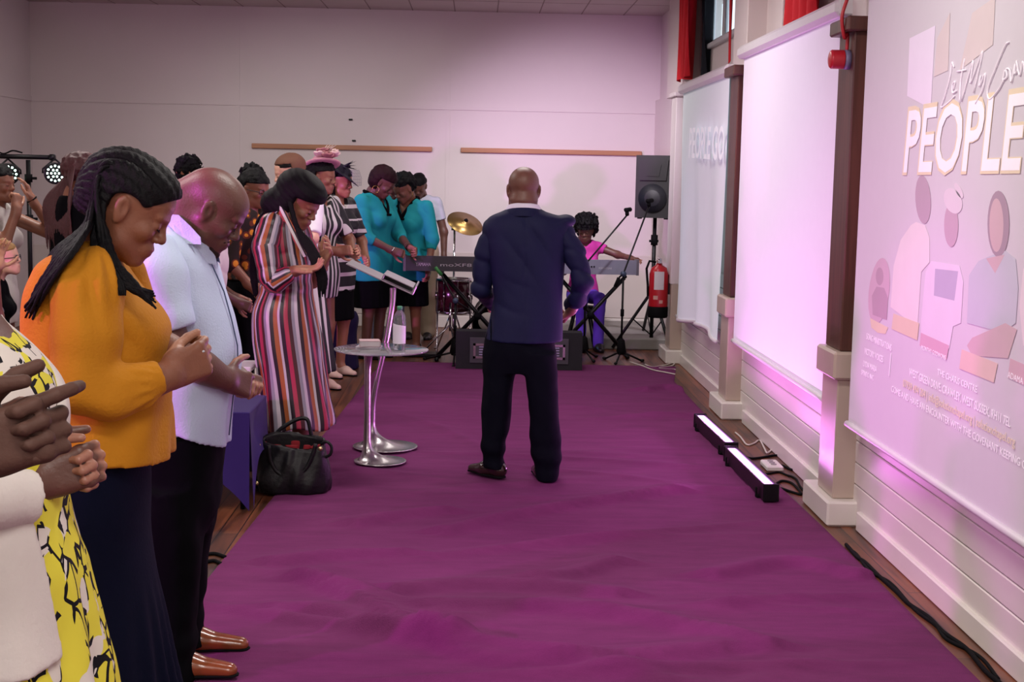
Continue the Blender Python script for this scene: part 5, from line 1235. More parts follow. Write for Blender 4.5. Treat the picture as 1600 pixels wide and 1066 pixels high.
    for sg in (-1, 1):
        pts = [(266, 335, .085), (279, 336, .085), (298, 354, .10), (313, 371, .115), (314, 382, .125), (290, 381, .13), (274, 366, .125), (263, 352, .10)]
        P_ = [q(u, v, sg*o) for u, v, o in pts]; n = len(P_); V_ = P_+[p+(0, -sg*.006, 0) for p in P_]; ff = [tuple(range(n)), tuple(range(2*n-1, n-1, -1))]+[(i, i+n, (i+1) % n+n, (i+1) % n) for i in range(n)]
        MB().add(V_, ff).build('collar_leaf', blu, t)
    pk = [q(322, 396, -.05), q(334, 420, -.06), q(350, 456, -.065), q(362, 500, -.065), q(371, 540, -.06), q(372, 575, -.06), q(364, 622, -.06), q(358, 680, -.06)]
    MB().tube(np.array(pk), .0022, 6).build('placket_edge', mat('navy_piping', '46536f', .7), t)
    blk = mat('black_trouser_cloth', '06070a', .9, var=.15, vscale=8, spec=.06)
    F = Form(.0085, .03)
    F.stack(*rows(Y, [(640, 218, 352, .19), (690, 218, 351, .195), (740, 222, 345, .19), (800, 226, 338, .17), (835, 236, 320, .12)]), pw=2.3)
    z, cx, cy, a, bb = rows(Y-.12, [(760, 224, 306, .11), (820, 226, 314, .115), (900, 234, 312, .105), (970, 240, 306, .10), (1020, 244, 306, .105), (1060, 246, 308, .11)]); F.stack(z, cx, cy, a, bb, 2.2)
    z, cx, cy, a, bb = rows(Y+.13, [(740, 262, 344, .11), (805, 262, 338, .115), (850, 262, 328, .11), (906, 262, 322, .10), (960, 258, 316, .10), (990, 258, 320, .105), (1004, 258, 322, .105)]); F.stack(z, cx, cy, a, bb, 2.2)
    F.fn(crease(.004, 30)); F.fn(lambda F_, X, Y_, Z: F_+.006*np.sin(Z*60+4*X)*np.exp(-((Z-.14)/.09)**2))
    build_mesh([F.mesh()], 'trousers', blk, t)
    tan = mat('tan_shoe_leather', '7d3f1c', .22, var=.2, vscale=12, coat=.4)
    f1, f2 = FL(371, 1058, .012), FL(385, 1024, .012)
    shoe(t, (f1[0]-.22, Y-.12, .05), (f1[0]+.01, Y-.13, 0), tan, 'brogue_shoe', zb=.022); shoe(t, (f2[0]-.23, Y+.13, .05), (f2[0]+.01, Y+.13, 0), tan, 'brogue_shoe', zb=.022)
man_blue()
# ---------------------------------------------------------------- man in the navy suit, seen from behind
def man_suit():
    Y = 7.63; b = W(815, 740, Y); t = thing('person', 'bald man in a navy suit standing on the carpet with his back turned', 'person', (b[0], Y, 0))
    q = lambda u, v, o=0.: W(u, v, Y+o)
    H = Head(q(818, 299, .02), 92, 4, 0, 1.03, False, 1.04)
    F = Form(.0055, .02); H.add(F, q(818, 340, -.01), .060, False, chub=.01); F.ell(H.P(-.045, 0, -.05), (.062, .07, .05), H.R, .03)
    F.fn(lambda F_, X, Y_, Z: F_+.0028*np.sin((Z-H.C[2])*170)*np.exp(-((Z-H.C[2]+.075)/.035)**2)*(Y_ < Y))
    F.cap(q(818, 335), q(818, 360), .07, .10, .04); parts = [F.mesh()]
    W1, E1, S1 = q(772, 476, .25), q(752, 450, .02), q(768, 366)
    W2, E2, S2 = q(893, 484, .10), q(911, 440, -.04), q(880, 366)
    h1 = Hand(W1, (.5, .9, -.1), (-.4, -.5, .5), 1, 1.05); h2 = Hand(W2, q(882, 500, .2)-W2, (.8, -.4, -.3), -1, 1.05)
    for h, E_, W_ in ((h1, E1, W1), (h2, E2, W2)): G = Form(.005, .02); h.add(G, .03); G.cap(E_, W_, .045, .03, .02); parts.append(G.mesh())
    G = Form(.018, .03); G.stack(*rows(Y, [(352, 795, 845, .06), (375, 780, 866, .085), (450, 782, 864, .085), (520, 778, 860, .09), (560, 776, 858, .09)]))
    fl_, fr_ = FL(778, 738, .012), FL(852, 758, .012)
    G.chain([q(790, 545), q(776, 640), q(774, 715)], [.07, .055, .04]); G.chain([q(842, 545), q(850, 640), q(854, 735, -.06)], [.07, .055, .04]); parts.append(G.mesh())
    build_mesh(parts, 'body', sk_head, t, {'lip': H.lip, 'palm': palms(parts, {1: h1, 2: h2})})
    H.marks(t, hairb)
    suit = mat('navy_suit_cloth', '14173a', .68, var=.12, vscale=10, bump=.1, bscale=200, spec=.2)
    F = Form(.0075, .035); F.stack(*rows(Y, [(322, 800, 838, .07), (330, 786, 854, .085), (338, 768, 876, .10), (350, 757, 888, .118), (375, 757, 886, .13), (420, 765, 882, .135), (460, 770, 879, .135), (500, 764, 880, .145), (534, 756, 879, .15)]), pw=2.3,
        fold=lambda th, zz: .004*np.sin(th*6+zz*5)*np.clip((1.1-zz)*4, 0, 1))
    F.ell(q(884, 345), (.055, .07, .035), None, .03)
    F.fn(folds(.018, (.80, 0, .60), 24, 0, (q(838, 395)[0], 0, q(838, 395)[2], .16, .22), .25)); F.fn(folds(.014, (.4, 0, 1), 24, 2, (q(800, 475)[0], 0, q(800, 475)[2], .15, .12), .4))
    F.fn(lambda F_, X, Y_, Z: F_+.0035*np.exp(-((X-q(819, 400)[0])/.004)**2)*(Y_ < Y))                   # back seam
    vx = q(768, 500)[0]; F.fn(lambda F_, X, Y_, Z: F_+.012*np.exp(-((X-vx)/.005)**2)*(Y_ < Y)*(Z < q(768, 462)[2]))   # side vent
    z0 = q(815, 530)[2]; F.fn(lambda F_, X, Y_, Z: np.maximum(F_, z0-.01*np.cos((X-b[0])*6)-Z))
    F.ell(q(818, 322), (.064, .06, .03), None, .01, 's'); build_mesh([F.mesh()], 'jacket', suit, t)
    for pts, rr, nm in (([q(772, 358), q(758, 400, .0), E1, q(762, 464, .14), W1], [.066, .062, .056, .050, .042], 0), ([q(876, 356), q(898, 398, -.02), E2, q(902, 466, .03), W2+(0, 0, .03)], [.064, .062, .056, .052, .044], 1)):
        F = Form(.0075, .05); F.chain(pts, rr, .02); F.fn(folds(.013, (.35, .2, 1), 28, nm, None, .6)); F.fn(crease(.0025, 35, nm)); build_mesh([F.mesh()], 'sleeve', suit, t)
    # collars
    def coll(c, r0, h0, m, name, tilt=.02):
        mb = MB(); A = np.linspace(-math.pi*.8, math.pi*.8, 40)-math.pi/2; G_ = []
        for dr, dz in ((-.003, -.03), (0, 0), (.004, h0), (.010, h0), (.018, h0*.2), (.022, -.03)): G_.append([c+np.array([math.cos(a_)*(r0+dr), math.sin(a_)*(r0+dr), dz+tilt*(-math.sin(a_)-1)]) for a_ in A])
        mb.grid(np.array(G_)); return mb.build(name, m, t)
    coll(q(818, 328), .086, .016, suit, 'jacket_collar'); coll(q(818, 323), .078, .022, mat('white_shirt_cloth', 'e3dfee', .7), 'shirt_collar')
    trs = mat('navy_trouser_cloth', '080914', .85, var=.12, vscale=10, spec=.08)
    F = Form(.0085, .03); F.stack(*rows(Y, [(500, 768, 874, .125), (530, 757, 868, .135), (560, 756, 868, .13), (580, 757, 868, .11)]), pw=2.4)
    F.stack(*rows(Y, [(550, 756, 812, .10), (600, 754, 803, .10), (640, 752, 799, .095), (668, 752, 797, .09), (690, 751, 790, .09), (712, 753, 788, .085), (730, 757, 790, .08)]), pw=2.2)
    F.stack(*rows(Y-.06, [(550, 816, 868, .10), (590, 820, 871, .10), (640, 826, 873, .095), (690, 828, 877, .09), (722, 832, 877, .088), (740, 837, 874, .085), (750, 838, 870, .085)]), pw=2.2)
    F.fn(crease(.004, 28)); F.fn(lambda F_, X, Y_, Z: F_+.006*np.sin(Z*55+6*X)*np.exp(-((Z-.15)/.10)**2)); build_mesh([F.mesh()], 'trousers', trs, t)
    br = mat('dark_brown_leather', '2c1a16', .25, coat=.4)
    a1 = np.array([q(772, 725)[0], Y, .05]); shoe(t, a1, (a1[0]-.14, Y+.14, 0), br, zb=.022); a2 = np.array([q(854, 740)[0]-.01, Y-.05, .05]); shoe(t, a2, (a2[0]-.05, Y+.15, 0), br, zb=.022)
man_suit()
# ---------------------------------------------------------------- woman in the striped dress
def woman_striped():
    Y = 7.70; b = W(455, 690, Y); t = thing('person', 'woman in a multicoloured vertically striped dress, head bowed and palms open', 'person', (b[0], Y, 0))
    q = lambda u, v, o=0.: W(u, v, Y+o)
    H = Head(q(468, 319), -24, 30, 0, 1.08)
    F = Form(.005, .02); H.add(F, q(446, 345), .055); F.cap(q(450, 345), q(440, 365), .07, .09, .04); parts = [F.mesh()]
    E1, W1 = q(424, 446, -.20), q(460, 424, -.24)
    h1 = Hand(W1, q(500, 419, -.25)-W1, (.1, .25, -1), 1, 1.08, (16, 20, 24, 28), 5, (.7, .8, -.1), 12); W2 = q(505, 412, .02); h2 = Hand(W2, q(516, 388, -.02)-W2, (.8, .5, -.2), -1, 1.05, (20, 25, 30, 34), 4, (.8, .6, -.2), 12)
    for h, A, B_ in ((h1, E1, W1), (h2, q(488, 440, .15), W2)): G = Form(.0045, .02); h.add(G, .028); G.cap(A, B_, .042, .03, .02); parts.append(G.mesh())
    G = Form(.018, .03); G.stack(*rows(Y, [(350, 418, 470, .10), (400, 408, 480, .13), (445, 416, 482, .12), (500, 405, 490, .15), (560, 420, 490, .14)]))
    for u, o in ((425, -.08), (468, .06)): G.chain([q(448, 540, o), q(u+4, 640, o), q(u, 745, o)], [.09, .06, .035])
    parts.append(G.mesh()); build_mesh(parts, 'body', sk_brown, t, {'lip': H.lip, 'palm': palms(parts, {1: h1, 2: h2})})
    H.marks(t, hairb)
    BD = [(1, 'b9b1b9'), (1.1, '241820'), (1.3, '9c5630'), (.7, 'b6aeb8'), (1.2, '241820'), (1.2, 'a02c48'), (1.1, '40161f'), (1, '8a8894')]
    sm = stripes('striped_satin', BD, per=.155, rough=.38)
    F = Form(.0065, .03); R_ = rows(Y, [(326, 432, 456, .06), (336, 418, 466, .11), (350, 405, 472, .15), (375, 399, 480, .17), (411, 401, 489, .175), (443, 409, 487, .155), (485, 396, 494, .20), (523, 395, 502, .21), (574, 403, 508, .215), (619, 408, 515, .225), (657, 410, 522, .235), (674, 411, 522, .235)])
    F.stack(*R_, pw=2.1, fold=lambda th, z: .012*np.clip((.85-z)*2, 0, 1)*np.sin(th*9+1.2*np.sin(z*4))+.004*np.sin(th*13+z*9))
    F.ell(q(446, 447), (.135, .17, .022), None, .03)
    F.fn(folds(.012, (.5, .2, 1), 24, 0, (q(445, 420)[0], 0, q(445, 420)[2], .2, .16))); hem = q(460, 664)[2]
    F.fn(lambda F_, X, Y_, Z: np.maximum(F_, hem+.015*np.sin(X*25)+.04*(X-b[0])-Z))
    F.ell(q(470, 340, -.06), (.06, .07, .075), rotm('Y', -.5), .01, 's')
    zc, cxx = np.array(R_[0]), np.array(R_[1])
    def st(V):
        cx = crv(zc, cxx, V[:, 2]); th = np.arctan2(V[:, 1]-Y, V[:, 0]-cx); r = .20; return th*r+.12*np.clip(.9-V[:, 2], 0, 1)*(V[:, 0]-cx)+10
    build_mesh([F.mesh()], 'dress', sm, t, {'stripe': st})
    def sleeve(pts, rr, side):
        F = Form(.006, .02); F.chain(pts, rr, .02); F.fn(folds(.010, (.3, .2, 1), 34, side)); P = np.array(pts)
        def st2(V):
            best = np.full(len(V), 9.); out = np.zeros(len(V))
            for i in range(len(P)-1):
                ab = P[i+1]-P[i]; tt = np.clip((V-P[i]) @ ab/(ab@ab), 0, 1); qv = V-P[i]-tt[:, None]*ab; d = np.linalg.norm(qv, axis=1); u = nrm(np.cross(ab, (0, 1, 0))); w = nrm(np.cross(ab, u)); th = np.arctan2(qv@w, qv@u); m_ = d < best; out[m_] = th[m_]*.075; best[m_] = d[m_]
            return out+10
        build_mesh([F.mesh()], 'sleeve', sm, t, {'stripe': st2})
    sleeve([q(424, 352, -.13), q(415, 385, -.18), q(422, 432, -.21)], [.068, .070, .064], 0); sleeve([q(422, 432, -.21), q(430, 441, -.215), q(449, 430, -.235)], [.060, .056, .048], 1); sleeve([q(465, 352, .14), q(486, 405, .17), q(500, 420, .10)], [.06, .058, .045], 2)
    # collar lapels standing at the neck
    mb = MB(); 
    for pts in ([(437, 322), (446, 330), (468, 372), (480, 400), (474, 402), (456, 372), (436, 342)],):
        P = [q(u, v, -.135+.0*i) for i, (u, v) in enumerate(pts)]; n = len(P); V = P+[p+(0, .012, .0) for p in P]
        mb.add(V, [tuple(range(n)), tuple(range(2*n-1, n-1, -1))]+[(i, i+n, (i+1) % n+n, (i+1) % n) for i in range(n)])
    o = mb.build('lapel', stripes('striped_satin_lapel', [(1, 'ddd6dc'), (.6, '241820'), (1, 'b9683a'), (.6, 'e0d8de'), (1, 'b83852')], per=.06, rough=.4), t)
    a = o.data.attributes.new('stripe', 'FLOAT', 'POINT'); a.data.foreach_set('value', np.array([v.co[0]*.9+v.co[2]*.45+10 for v in o.data.vertices], np.float32))
    # hair: full crown, low bun, long lengths behind and in front
    G = Form(.006, .02); P, R, k = H.P, H.R, H.k
    G.ell(P(-.030, 0, .060), np.array((.130, .100, .105))*k, R, .02); G.ell(P(.02, 0, .085), np.array((.09, .085, .06))*k, R, .03); G.ell(q(432, 318, .02), (.085, .08, .085), None, .04); G.ell(P(-.04, -.075, -.03), np.array((.045, .03, .07))*k, R, .03); G.ell(P(-.04, .075, -.03), np.array((.045, .03, .07))*k, R, .03)
    def cut(F_, X, Y_, Z):
        V = [X-H.C[0], Y_-H.C[1], Z-H.C[2]]; l = [(R[0, i]*V[0]+R[1, i]*V[1]+R[2, i]*V[2])/k for i in range(3)]
        F_ = F_-.0035*np.abs(np.sin(np.arctan2(l[2]-.03, l[0]+.02)*0+l[2]*110+l[0]*25))
        return np.maximum(F_, np.minimum((l[0]-.01)*1., .045-l[2]+.15*l[0]))
    G.fn(cut); build_mesh([G.mesh()], 'hair', hairn, t)
    r = np.random.default_rng(9); L = []
    for i in range(30):
        a = i/29; L.append([P(-.03+.02*a, -.09, .02), q(461+5*a, 352+3*a, -.13), q(470+14*a+3*r.random(), 378, -.165), q(484+13*a+3*r.random(), 404, -.20), q(494+12*a+4*r.random(), 432, -.20), q(498+10*a, 446+20*r.random(), -.20)])
    for i in range(26):
        a = i/25; L.append([q(430+4*a, 315, .0), q(414+8*a, 330+4*a, .02), q(400+10*a, 352+4*a, .03+.04*a), q(392+6*r.random(), 392, .08), q(392+8*r.random(), 430, .12), q(396+8*r.random(), 455+10*r.random(), .14)])
    braids(L, .0085, hairn, t)
woman_striped()
# ---------------------------------------------------------------- woman in the white jacket, far left foreground
def woman_jacket():
    Y = 2.70; b = W(40, 1200, Y); t = thing('person', 'woman in a white open jacket over a yellow and black patterned dress, hands clasped', 'person', (b[0], Y, 0))
    q = lambda u, v, o=0.: W(u, v, Y+o)
    H = Head(q(-190, 350), 6, 24, 0, 1.05); F = Form(.006, .02); H.add(F, q(-215, 440), .055); F.cap(q(-205, 430), q(-110, 500), .06, .09, .04); parts = [F.mesh()]
    W1 = q(52, 756, -.06); h1 = Hand(W1, q(130, 730, -.03)-W1, (.15, -1, .1), 1, 1.10, (85, 85, 85, 85), 1, (.75, .6, -.1), 24, (.35, 1.05, 1.))
    W2 = q(50, 746, .0); h2 = Hand(W2, q(134, 732, -.01)-W2, (.1, 1, .2), -1, 1.1, (85, 85, 85, 85), 1, (.75, .6, -.1), 24, (.35, 1.05, 1.))
    for h, A, B_ in ((h1, q(-30, 790, -.17), W1), (h2, q(-10, 770, .15), W2)): G = Form(.0036, .02); h.add(G, .030); G.cap(A, B_, .045, .032, .02); parts.append(G.mesh())
    G = Form(.02, .03); G.stack(*rows(Y, [(480, -130, -20, .12), (560, -150, 40, .16), (700, -140, 60, .16), (850, -140, 80, .18)]))
    for s_ in (-1, 1): G.chain([(b[0], Y+s_*.09, .9), (b[0], Y+s_*.1, .45), (b[0]-.03, Y+s_*.1, .06), (b[0]+.12, Y+s_*.1, .035)], [.09, .06, .04, .03])
    parts.append(G.mesh()); build_mesh(parts, 'body', sk_dark, t, {'lip': H.lip, 'palm': palms(parts, {1: h1, 2: h2})})
    H.marks(t, hairb)
    G = Form(.006, .02); G.ell(H.P(-.02, 0, .05), np.array((.118, .093, .10)), H.R); G.ell(H.P(-.06, 0, 0), np.array((.07, .08, .08)), H.R)
    R = H.R
    def cut(F_, X, Y_, Z):
        V = [X-H.C[0], Y_-H.C[1], Z-H.C[2]]; l = [(R[0, i]*V[0]+R[1, i]*V[1]+R[2, i]*V[2]) for i in range(3)]; return np.maximum(F_, np.minimum(l[0]-.0, .045-l[2]))
    G.fn(cut); build_mesh([G.mesh()], 'hair', hairb, t)
    # dress with a yellow leaf pattern outlined in black
    m = bpy.data.materials.new('yellow_floral_cloth'); m.use_nodes = True; nt = m.node_tree; bs = nt.nodes['Principled BSDF']; bs.inputs['Roughness'].default_value = .8; bs.inputs['Specular IOR Level'].default_value = .15
    tc = nd(nt, 'ShaderNodeTexCoord'); mp = nd(nt, 'ShaderNodeMapping'); mp.inputs['Scale'].default_value = (1.25, 1.0, .75); mp.inputs['Rotation'].default_value = (0, .5, 0)
    ns = nd(nt, 'ShaderNodeTexNoise', Scale=9., Detail=1.); ad = nd(nt, 'ShaderNodeMix', data_type='RGBA'); ad.inputs[0].default_value = .10
    v1 = nd(nt, 'ShaderNodeTexVoronoi', Scale=24.); v2 = nd(nt, 'ShaderNodeTexVoronoi', Scale=24., feature='DISTANCE_TO_EDGE')
    c1 = nd(nt, 'ShaderNodeMath', operation='GREATER_THAN'); c1.inputs[1].default_value = .24
    c2 = nd(nt, 'ShaderNodeMath', operation='LESS_THAN'); c2.inputs[1].default_value = .065
    n3 = nd(nt, 'ShaderNodeTexNoise', Scale=26., Detail=0.); c3 = nd(nt, 'ShaderNodeMath', operation='GREATER_THAN'); c3.inputs[1].default_value = .50; mu = nd(nt, 'ShaderNodeMath', operation='MULTIPLY')
    sepc = nd(nt, 'ShaderNodeSeparateColor')
    x1 = nd(nt, 'ShaderNodeMix', data_type='RGBA'); x1.inputs[6].default_value = srgb('d6d0c8'); x1.inputs[7].default_value = srgb('d8cf45')
    x2 = nd(nt, 'ShaderNodeMix', data_type='RGBA'); x2.inputs[7].default_value = srgb('15141a'); L = nt.links.new
    L(tc.outputs['Object'], mp.inputs[0]); L(mp.outputs[0], ad.inputs[6]); L(mp.outputs[0], ns.inputs['Vector']); L(ns.outputs['Color'], ad.inputs[7])
    L(ad.outputs[2], v1.inputs['Vector']); L(ad.outputs[2], v2.inputs['Vector']); L(v1.outputs['Color'], sepc.inputs[0]); L(sepc.outputs[0], c1.inputs[0]); L(v2.outputs['Distance'], c2.inputs[0])
    L(mp.outputs[0], n3.inputs['Vector']); L(n3.outputs[0], c3.inputs[0]); L(c2.outputs[0], mu.inputs[0]); L(c3.outputs[0], mu.inputs[1]); L(c1.outputs[0], x1.inputs[0]); L(x1.outputs[2], x2.inputs[6]); L(mu.outputs[0], x2.inputs[0]); L(x2.outputs[2], bs.inputs['Base Color'])
    F = Form(.0075, .03); F.stack(*rows(Y, [(520, -120, 10, .13), (560, -140, 50, .17), (600, -150, 76, .185), (650, -150, 84, .19), (720, -150, 86, .18), (800, -150, 102, .20), (900, -150, 128, .23), (980, -150, 146, .25), (1066, -150, 162, .28), (1230, -160, 185, .32), (1400, -160, 205, .34)]), pw=2.2,
        fold=lambda th, z: .018*np.clip((1.0-z)*2, 0, 1)*np.sin(th*11+np.sin(z*5)))
    F.fn(crease(.003, 30)); F.plane(q(0, 1380), (0, 0, -1)); build_mesh([F.mesh()], 'dress', m, t)
    wj = mat('white_jacket_cloth', 'd2ccc7', .75, var=.04, vscale=6, bump=.15, bscale=90)
    F = Form(.0075, .03); R_ = rows(Y, [(492, -110, -10, .14), (520, -150, 16, .18), (560, -165, 52, .21), (600, -170, 84, .225), (650, -170, 97, .23), (700, -168, 96, .225), (760, -165, 108, .225), (830, -160, 122, .24), (900, -160, 138, .26), (1000, -160, 158, .29)]); F.stack(*R_, pw=2.2, fold=lambda th, z: .008*np.clip((1.15-z)*3, 0, 1)*np.sin(th*9+z*6))
    # open front: the jacket hangs apart over the dress
    zc, cxx, aa = np.array(R_[0]), np.array(R_[1]), np.array(R_[3])
    def openf(F_, X, Y_, Z):
        cx = crv(zc, cxx, np.clip(Z, zc.min(), zc.max())); A = crv(zc, aa, np.clip(Z, zc.min(), zc.max())); ph = np.arctan2(Y_-(Y-.0), X-cx)
        zs_ = [q(0, v)[2] for v in (980, 860, 784, 700, 640, 600, 560, 500)]
        near = np.interp(Z, zs_, [.69, .72, .77, .80, .92, 1.02, 1.25, 1.5]); far = np.interp(Z, zs_, [1.3, 1.2, 1.0, .35, .25, .45, .8, 1.2])
        F_ = np.maximum(F_, np.minimum(near+ph, far-ph)*.18)
        shell = np.maximum(F_, -(F_+.022)); zh = q(40, 975)[2]-.03*np.cos((X-q(60, 0)[0])*14); return np.maximum(shell, zh-Z)
    F.fn(folds(.018, (.6, 0, .8), 18, 1)); F.fn(openf); build_mesh([F.mesh()], 'jacket', wj, t)
    for o, e, w_, nm in ((-.20, q(-78, 780, -.24), q(52, 776, -.12), 0), (.20, q(-60, 760, .24), q(50, 760, .08), 1)):
        F = Form(.0065, .03); F.chain([q(-85, 560, o), (q(-85, 560, o)+e)/2, e], [.075, .072, .066], .02); F.chain([e, (e+w_)/2, w_], [.064, .056, .050], .02); F.fn(folds(.012, (.8, 0, .4), 26, nm)); F.plane(w_, w_-e); build_mesh([F.mesh()], 'sleeve', wj, t)
woman_jacket()
# ---------------------------------------------------------------- nearest person: only clasped hands reach the picture
def nearest():
    Y = 2.05; b = W(-330, 1000, Y); t = thing('person', 'nearest person at the left edge, only dark clasped hands in view', 'person', (b[0], Y, 0))
    q = lambda u, v, o=0.: W(u, v, Y+o)
    W1 = q(-62, 715, -.04); h1 = Hand(W1, q(60, 672, -.02)-W1, (.1, -1, .1), 1, 1.28, (26, 84, 86, 88), 2, (.8, .6, -.1), 16, (.5, 1.05, .9))
    W2 = q(-62, 700, .02); h2 = Hand(W2, q(64, 668, .0)-W2, (.05, 1, .1), -1, 1.28, (86, 86, 86, 86), 2, (.85, .6, -.25), 22, (.4, 1.05, 1.)); parts = []
    for h, A, B_ in ((h1, q(-230, 800, -.16), W1), (h2, q(-220, 790, .18), W2)): G = Form(.0034, .02); h.add(G, .033); G.cap(A, B_, .05, .036, .02); parts.append(G.mesh())
    C = q(-300, 290); H = Head(C, 8, 24, 0, 1.08, False); F = Form(.008, .02); H.add(F, C+(-.08, 0, -.17), .062); parts.append(F.mesh())
    G = Form(.02, .03); x0 = b[0]-.02; G.stack([.9, 1.1, 1.3, 1.45, 1.52], [x0]*5, [Y]*5, [.12, .11, .12, .1, .06], [.17, .16, .18, .17, .08])
    for s_ in (-1, 1): G.chain([(x0, Y+s_*.09, .9), (x0+.02, Y+s_*.1, .48), (x0, Y+s_*.1, .1)], [.09, .065, .045])
    parts.append(G.mesh()); build_mesh(parts, 'body', sk_deep, t, {'lip': H.lip, 'palm': palms(parts, {1: h1, 2: h2})})
    top = mat('dark_grey_shirt', '24252c', .8); F = Form(.012, .04); F.stack([.86, 1.0, 1.1, 1.3, 1.45, 1.55], [x0]*6, [Y]*6, [.16, .15, .145, .15, .125, .07], [.21, .2, .19, .215, .2, .1])
    for s_, h, e in ((-1, h1, q(-230, 800, -.16)), (1, h2, q(-220, 790, .18))): F.chain([(x0, Y+s_*.2, 1.43), (x0-.01, Y+s_*.24, 1.2), e, e*.35+h.w*.65], [.075, .07, .06, .05])
    build_mesh([F.mesh()], 'shirt', top, t)
    F = Form(.012, .03)
    for s_ in (-1, 1): F.chain([(x0, Y+s_*.09, .9), (x0+.02, Y+s_*.1, .48), (x0, Y+s_*.1, .1)], [.12, .095, .085])
    build_mesh([F.mesh()], 'trousers', MATS['black_trouser_cloth'], t)
    for s_ in (-1, 1): shoe(t, (x0, Y+s_*.1, .05), (x0+.2, Y+s_*.1, 0), MATS['black_shoe_leather'], zb=.001)
    G = Form(.008, .02); G.ell(H.P(-.015, 0, .052), (.112, .086, .095), H.R); R = H.R
    def cut(F_, X, Y_, Z):
        V = [X-H.C[0], Y_-H.C[1], Z-H.C[2]]; l = [(R[0, i]*V[0]+R[1, i]*V[1]+R[2, i]*V[2]) for i in range(3)]; return np.maximum(F_, np.minimum(l[0]-.0, .05-l[2]))
    G.fn(cut); build_mesh([G.mesh()], 'hair', hairb, t)
nearest()
